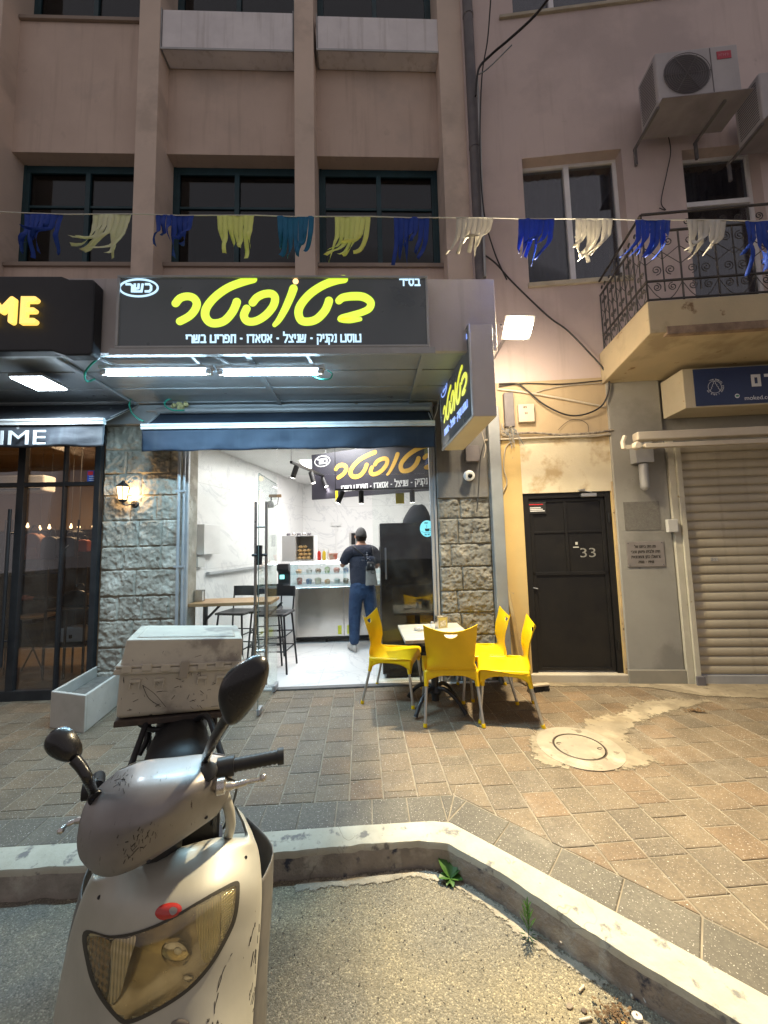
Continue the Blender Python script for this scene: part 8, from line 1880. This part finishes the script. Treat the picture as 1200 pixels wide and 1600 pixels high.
mirror([(344,1108),(341,1084),(350,1058),(370,1038),(396,1025),(413,1029),(419,1046),(413,1074),(397,1102),(374,1128),(356,1132)], (381, 1078), .92, .030, sR, [.017]*3+[.0115+.004*(i/(ns-3)) for i in range(ns-3)])
sL = [A(150, 1248, .845), A(146, 1238, .855), at(138, 1218, 1.03), at(128, 1200, 1.03), at(116, 1186, 1.03)]
mirror([(73,1160),(78,1145),(90,1138),(106,1142),(118,1156),(124,1172),(121,1186),(110,1189),(94,1184),(80,1174)], (98, 1163), 1.04, .028, sL, [.017, .014]*3+[.0105+.003*(i/(ns-6)) for i in range(ns-6)])
mb = MB(); q = A(325, 1206, .888); mb.lathe([(.024, -.006), (.024, .003), (.016, .007)], q, 16, axis=(0, -.6, .8)); mb.build('mirror_boot', m_black, sc, smooth=40)
# seat, tail, rack
sz = at(277, 1165, 1.5); SCn = S0+SB*.42
def seatf(u, v):
    a = math.pi*(v*1.2-.1); w = .145*(1-.25*(1-u))*(.75+.25*math.sin(math.pi*min(1, u+.25))); c = sz+SB*(lerp(-.10, .42, u)); hgt = .10
    rise = -.05*(1-min(1, u/.18))**2
    return c+SE*(w*math.cos(a))+ZZ*(-.10+rise+hgt*math.sin(a)**.8 if math.sin(a) > 0 else -.10+rise+.10*math.sin(a))
mb = MB(); mb.grid(seatf, 20, 22); mb.build('seat', pm('seat_vinyl', (.014, .014, .015), (.02, .02, .021), 9, .5, .2, 80, bd=.002, obj=True), sc, smooth=60, solid=.01)
def tailf(u, v):
    a = 2*math.pi*v; c = sz+SB*lerp(-.08, .55, u)-ZZ*lerp(.26, .22, u); w = .15*(1-.35*u*u); h = .15*(1-.5*u); return c+SE*(w*math.cos(a))+ZZ*(h*math.sin(a))
mb = MB(); mb.grid(tailf, 14, 24); mb.add([tailf(0, j/24) for j in range(24)], [tuple(range(24))]); mb.add([tailf(1, j/24) for j in range(24)], [tuple(range(24))]); mb.build('tail_body', m_cream, sc, smooth=60)
fb = Vector((S0.x, S0.y, RZ+.24)); mb = MB(); mb.hexa([fb+SB*.05-SE*.14, fb+SB*.05+SE*.14, fb+SB*.45+SE*.12, fb+SB*.45-SE*.12, fb+SB*.05-SE*.15+ZZ*.07, fb+SB*.05+SE*.15+ZZ*.07, fb+SB*.45+SE*.13+ZZ*.07, fb+SB*.45-SE*.13+ZZ*.07]); mb.build('footboard', MATS['dark_grey_plastic'], sc, bevel=.015)
m_tyre = pm('tyre_rubber', (.02, .02, .02), (.03, .03, .03), 20, .85, .5, 120, obj=True)
for nm_, c in (('front', S0-SB*.02), ('rear', S0+SB*.70)):
    c = Vector((c.x, c.y, RZ+.205)); pr = [(.12, -.04), (.16, -.05), (.19, -.042), (.203, -.02), (.205, 0), (.203, .02), (.19, .042), (.16, .05), (.12, .04)]
    mb = MB(); mb.lathe(pr, c, 36, axis=SE); w_o = mb.build('wheel', m_tyre, sc, smooth=50); mb = MB(); mb.lathe([(.125, -.035), (.11, -.02), (.05, -.03), (.02, -.045), (.02, .045), (.05, .03), (.11, .02), (.125, .035)], c, 24, axis=SE); mb.build('rim', m_alud, w_o, smooth=40)
c = Vector((S0.x, S0.y, RZ+.205))-SB*.02; mb = MB(); mb.grid(lambda u, v: c+SB*(.235*math.cos(math.pi*(u*.9+.05)))*-1+ZZ*(.235*math.sin(math.pi*(u*.9+.05)))+SE*(lerp(-.07, .07, v))-ZZ*(.03*(2*v-1)**2), 16, 7); mb.build('front_fender', m_cream, sc, smooth=60, solid=.004)
mb = MB()
for s_ in (-1, 1): mb.tube([c+SE*.085*s_, c+SE*.085*s_+ZZ*.22+SB*.05], .015, 8)
mb.build('fork', m_black, sc, smooth=50)
c = Vector((S0.x, S0.y, RZ+.22))+SB*.60; mb = MB(); mb.hexa([c-SE*.14-SB*.2, c-SE*.06-SB*.2, c-SE*.06+SB*.12, c-SE*.14+SB*.12, c-SE*.14-SB*.2+ZZ*.14, c-SE*.06-SB*.2+ZZ*.14, c-SE*.06+SB*.12+ZZ*.08, c-SE*.14+SB*.12+ZZ*.08]); mb.build('engine', m_dpipe, sc, bevel=.02)
mb = MB(); mb.tube([c+SE*.09-SB*.1-ZZ*.02, c+SE*.11+SB*.05, c+SE*.12+SB*.25+ZZ*.05], [.02, .045, .04], 14); mb.build('exhaust', m_dpipe, sc, smooth=50)
mb = MB(); k0 = Vector((S0.x, S0.y, RZ+.24))+SB*.28+SE*.10; mb.tube([k0, Vector((k0.x, k0.y, RZ+.004))+SE*.12], .011, 8); mb.build('side_stand', m_black, sc, smooth=50)
# box
BL, BR_, TL, TR = at(170, 1128, 1.60), at(371, 1110, 1.79), at(166, 1003, 1.60), at(375, 986, 1.79)
bx = (BR_-BL); bu = (TL-BL); bw_ = bx.length; bh = bu.length; ex_ = bx.normalized(); ez_ = (bu-ex_*bu.dot(ex_)).normalized(); ey_ = ez_.cross(ex_)
if ey_.y < 0: ey_ = -ey_
BD = .40
box_ = thing('delivery_box', 'scuffed off-white delivery box with clip lid strapped on the scooter rack', 'top box', BL.lerp(BR_, .5)+ey_*BD/2, SA)
def bq(a, b, c): return BL+ex_*(a*bw_)+ey_*(b*BD)+ez_*(c*bh)
def bhex(mb, a0, a1, b0, b1, c0, c1, t=0, tb=0):
    mb.hexa([bq(a0+tb, b0+tb, c0), bq(a1-tb, b0+tb, c0), bq(a1-tb, b1-tb, c0), bq(a0+tb, b1-tb, c0), bq(a0+t, b0+t, c1), bq(a1-t, b0+t, c1), bq(a1-t, b1-t, c1), bq(a0+t, b1-t, c1)])
m_bx = pm('scuffed_box_plastic', (.58, .53, .43), (.49, .45, .37), 5, .6, .25, 60, bd=.003, c3=(.27, .24, .20), sc3=4, spots=((.06, .055, .05), 26, .69))
m_bxl = pm('box_lid_plastic', (.60, .56, .46), (.52, .48, .40), 6, .5, .2, 60, bd=.003, c3=(.30, .27, .23), sc3=5, spots=((.05, .045, .04), 30, .70))
mb = MB(); bhex(mb, .01, .99, .01, .99, 0, .60, 0, .025); mb.build('box_body', m_bx, box_, bevel=.022, seg=4, smooth=40)
mb = MB(); bhex(mb, -.025, 1.015, -.03, 1.02, .57, .645); bhex(mb, -.02, 1.01, -.025, 1.015, .65, .685); mb.build('rim', m_bx, box_, bevel=.006, seg=3)
mb = MB(); bhex(mb, .012, .985, .01, .99, .66, 1.0, .012, 0); bhex(mb, .08, .92, .12, .88, .99, 1.02, .02); lid = mb.build('lid', m_bxl, box_, bevel=.028, seg=5, smooth=40)
for k in range(7):
    mb = MB(); a = .03+k*.145; bhex(mb, a, a+.075, -.05, -.022, .615 if k % 2 else .60, .705 if k % 2 else .69); mb.build('lid_tab', m_bx, box_, bevel=.003)
mb = MB(); bhex(mb, .47, .54, -.06, -.03, .50, .72); mb.build('latch', pm('latch_beige', (.36, .32, .26), None, 9, .6), box_, bevel=.003)
for a in (.10, .28, .62, .78):
    mb = MB(); bhex(mb, a, a+.08, -.010, .012, .46, .50); bhex(mb, a, a+.012, -.010, .012, .38, .459); bhex(mb, a+.068, a+.08, -.010, .012, .38, .459); mb.build('clip', m_bx, box_, bevel=.002)
mb = MB(); 
for i in range(90):
    a = rx.random(); c_ = rx.uniform(.05, .95); 
    if .55 < c_ < .72: continue
    L_ = rx.uniform(.01, .06); an = rx.uniform(0, 3.1); off_ = -.003 if c_ < .5 else (.001-(.012 if c_ < .7 else 0))
    tpr = .01+.025*(1-c_/.6) if c_ < .6 else .01+.03*(c_-.66)/.34
    p0_ = bq(min(.93, max(.06, a)), tpr-.004, c_); p1_ = bq(min(.95, max(.05, a+math.cos(an)*L_)), tpr-.004, min(.96, c_+math.sin(an)*L_*1.2)); mb.tube([p0_, p1_], rx.uniform(.0004, .0012), 4, False)
mb.tube(catmull([bq(.20, .005, .42), bq(.26, .008, .25), bq(.36, .014, .13)], 5), .0013, 4, False); mb.tube(catmull([bq(.20, .005, .42), bq(.30, .008, .30), bq(.40, .016, .12)], 5), .0010, 4, False)
mb.build('scuff_marks', MATS['scratch_dark'], box_)
# rack (part of the scooter)
mb = MB(); bhex(mb, .03, .93, .04, .96, -.10, -.02); mb.build('rack_plate', pm('rusty_plate', (.09, .065, .05), (.05, .04, .035), 20, .8, .4, 70), sc, bevel=.004)
mb = MB()
for P in ([bq(.22, .1, -.12), A(222, 1150, .80)+SB*.30, at(205, 1195, 1.50)], [bq(.20, .2, -.12), bq(.80, .2, -.12)], [bq(.22, .2, -.16), bq(.35, .1, -.20), bq(.60, .1, -.16), at(322, 1118, 1.66), at(335, 1145, 1.58), at(348, 1185, 1.50)], [bq(.52, .3, -.1), bq(.52, .25, -.28)], [bq(.22, .3, -.1), bq(.28, .25, -.35), bq(.24, .2, -.55)], [bq(.82, .3, -.1), bq(.84, .25, -.45)], [bq(.2, .9, -.1), bq(.3, .7, -.9)], [bq(.8, .9, -.1), bq(.7, .7, -.9)]):
    mb.tube(catmull(P, 5), .0115, 8)
mb.build('rack_frame', m_black, sc, smooth=50)

# control cables and screws
for P in ([A(345, 1236, .855), A(338, 1262, .80)+SB*.05, A(335, 1300, .70)+SB*.07, A(330, 1320, .62)+SB*.08], [A(352, 1222, .86)+SB*.02, A(372, 1245, .82)+SB*.06, A(368, 1290, .72)+SB*.10, A(352, 1330, .60)+SB*.10], [A(140, 1262, .83)+SB*.02, A(128, 1290, .78)+SB*.05, A(140, 1340, .68)+SB*.10]):
    mb = MB(); mb.tube(catmull(P, 6), .0035, 7); mb.build('control_cable', m_black, sc, smooth=60)
for px, py, bv in ((232, 1345, bvhH), (322, 1277, bvhH), (155, 1402, bvhC), (384, 1340, bvhC)):
    q = onto(bv, px, py, .0012); mb = MB(); mb.lathe([(.0045, -.002), (.0045, .001), (.002, .0015)], q, 10, axis=(CO-q).normalized()); mb.build('screw', m_black, sc, smooth=40)
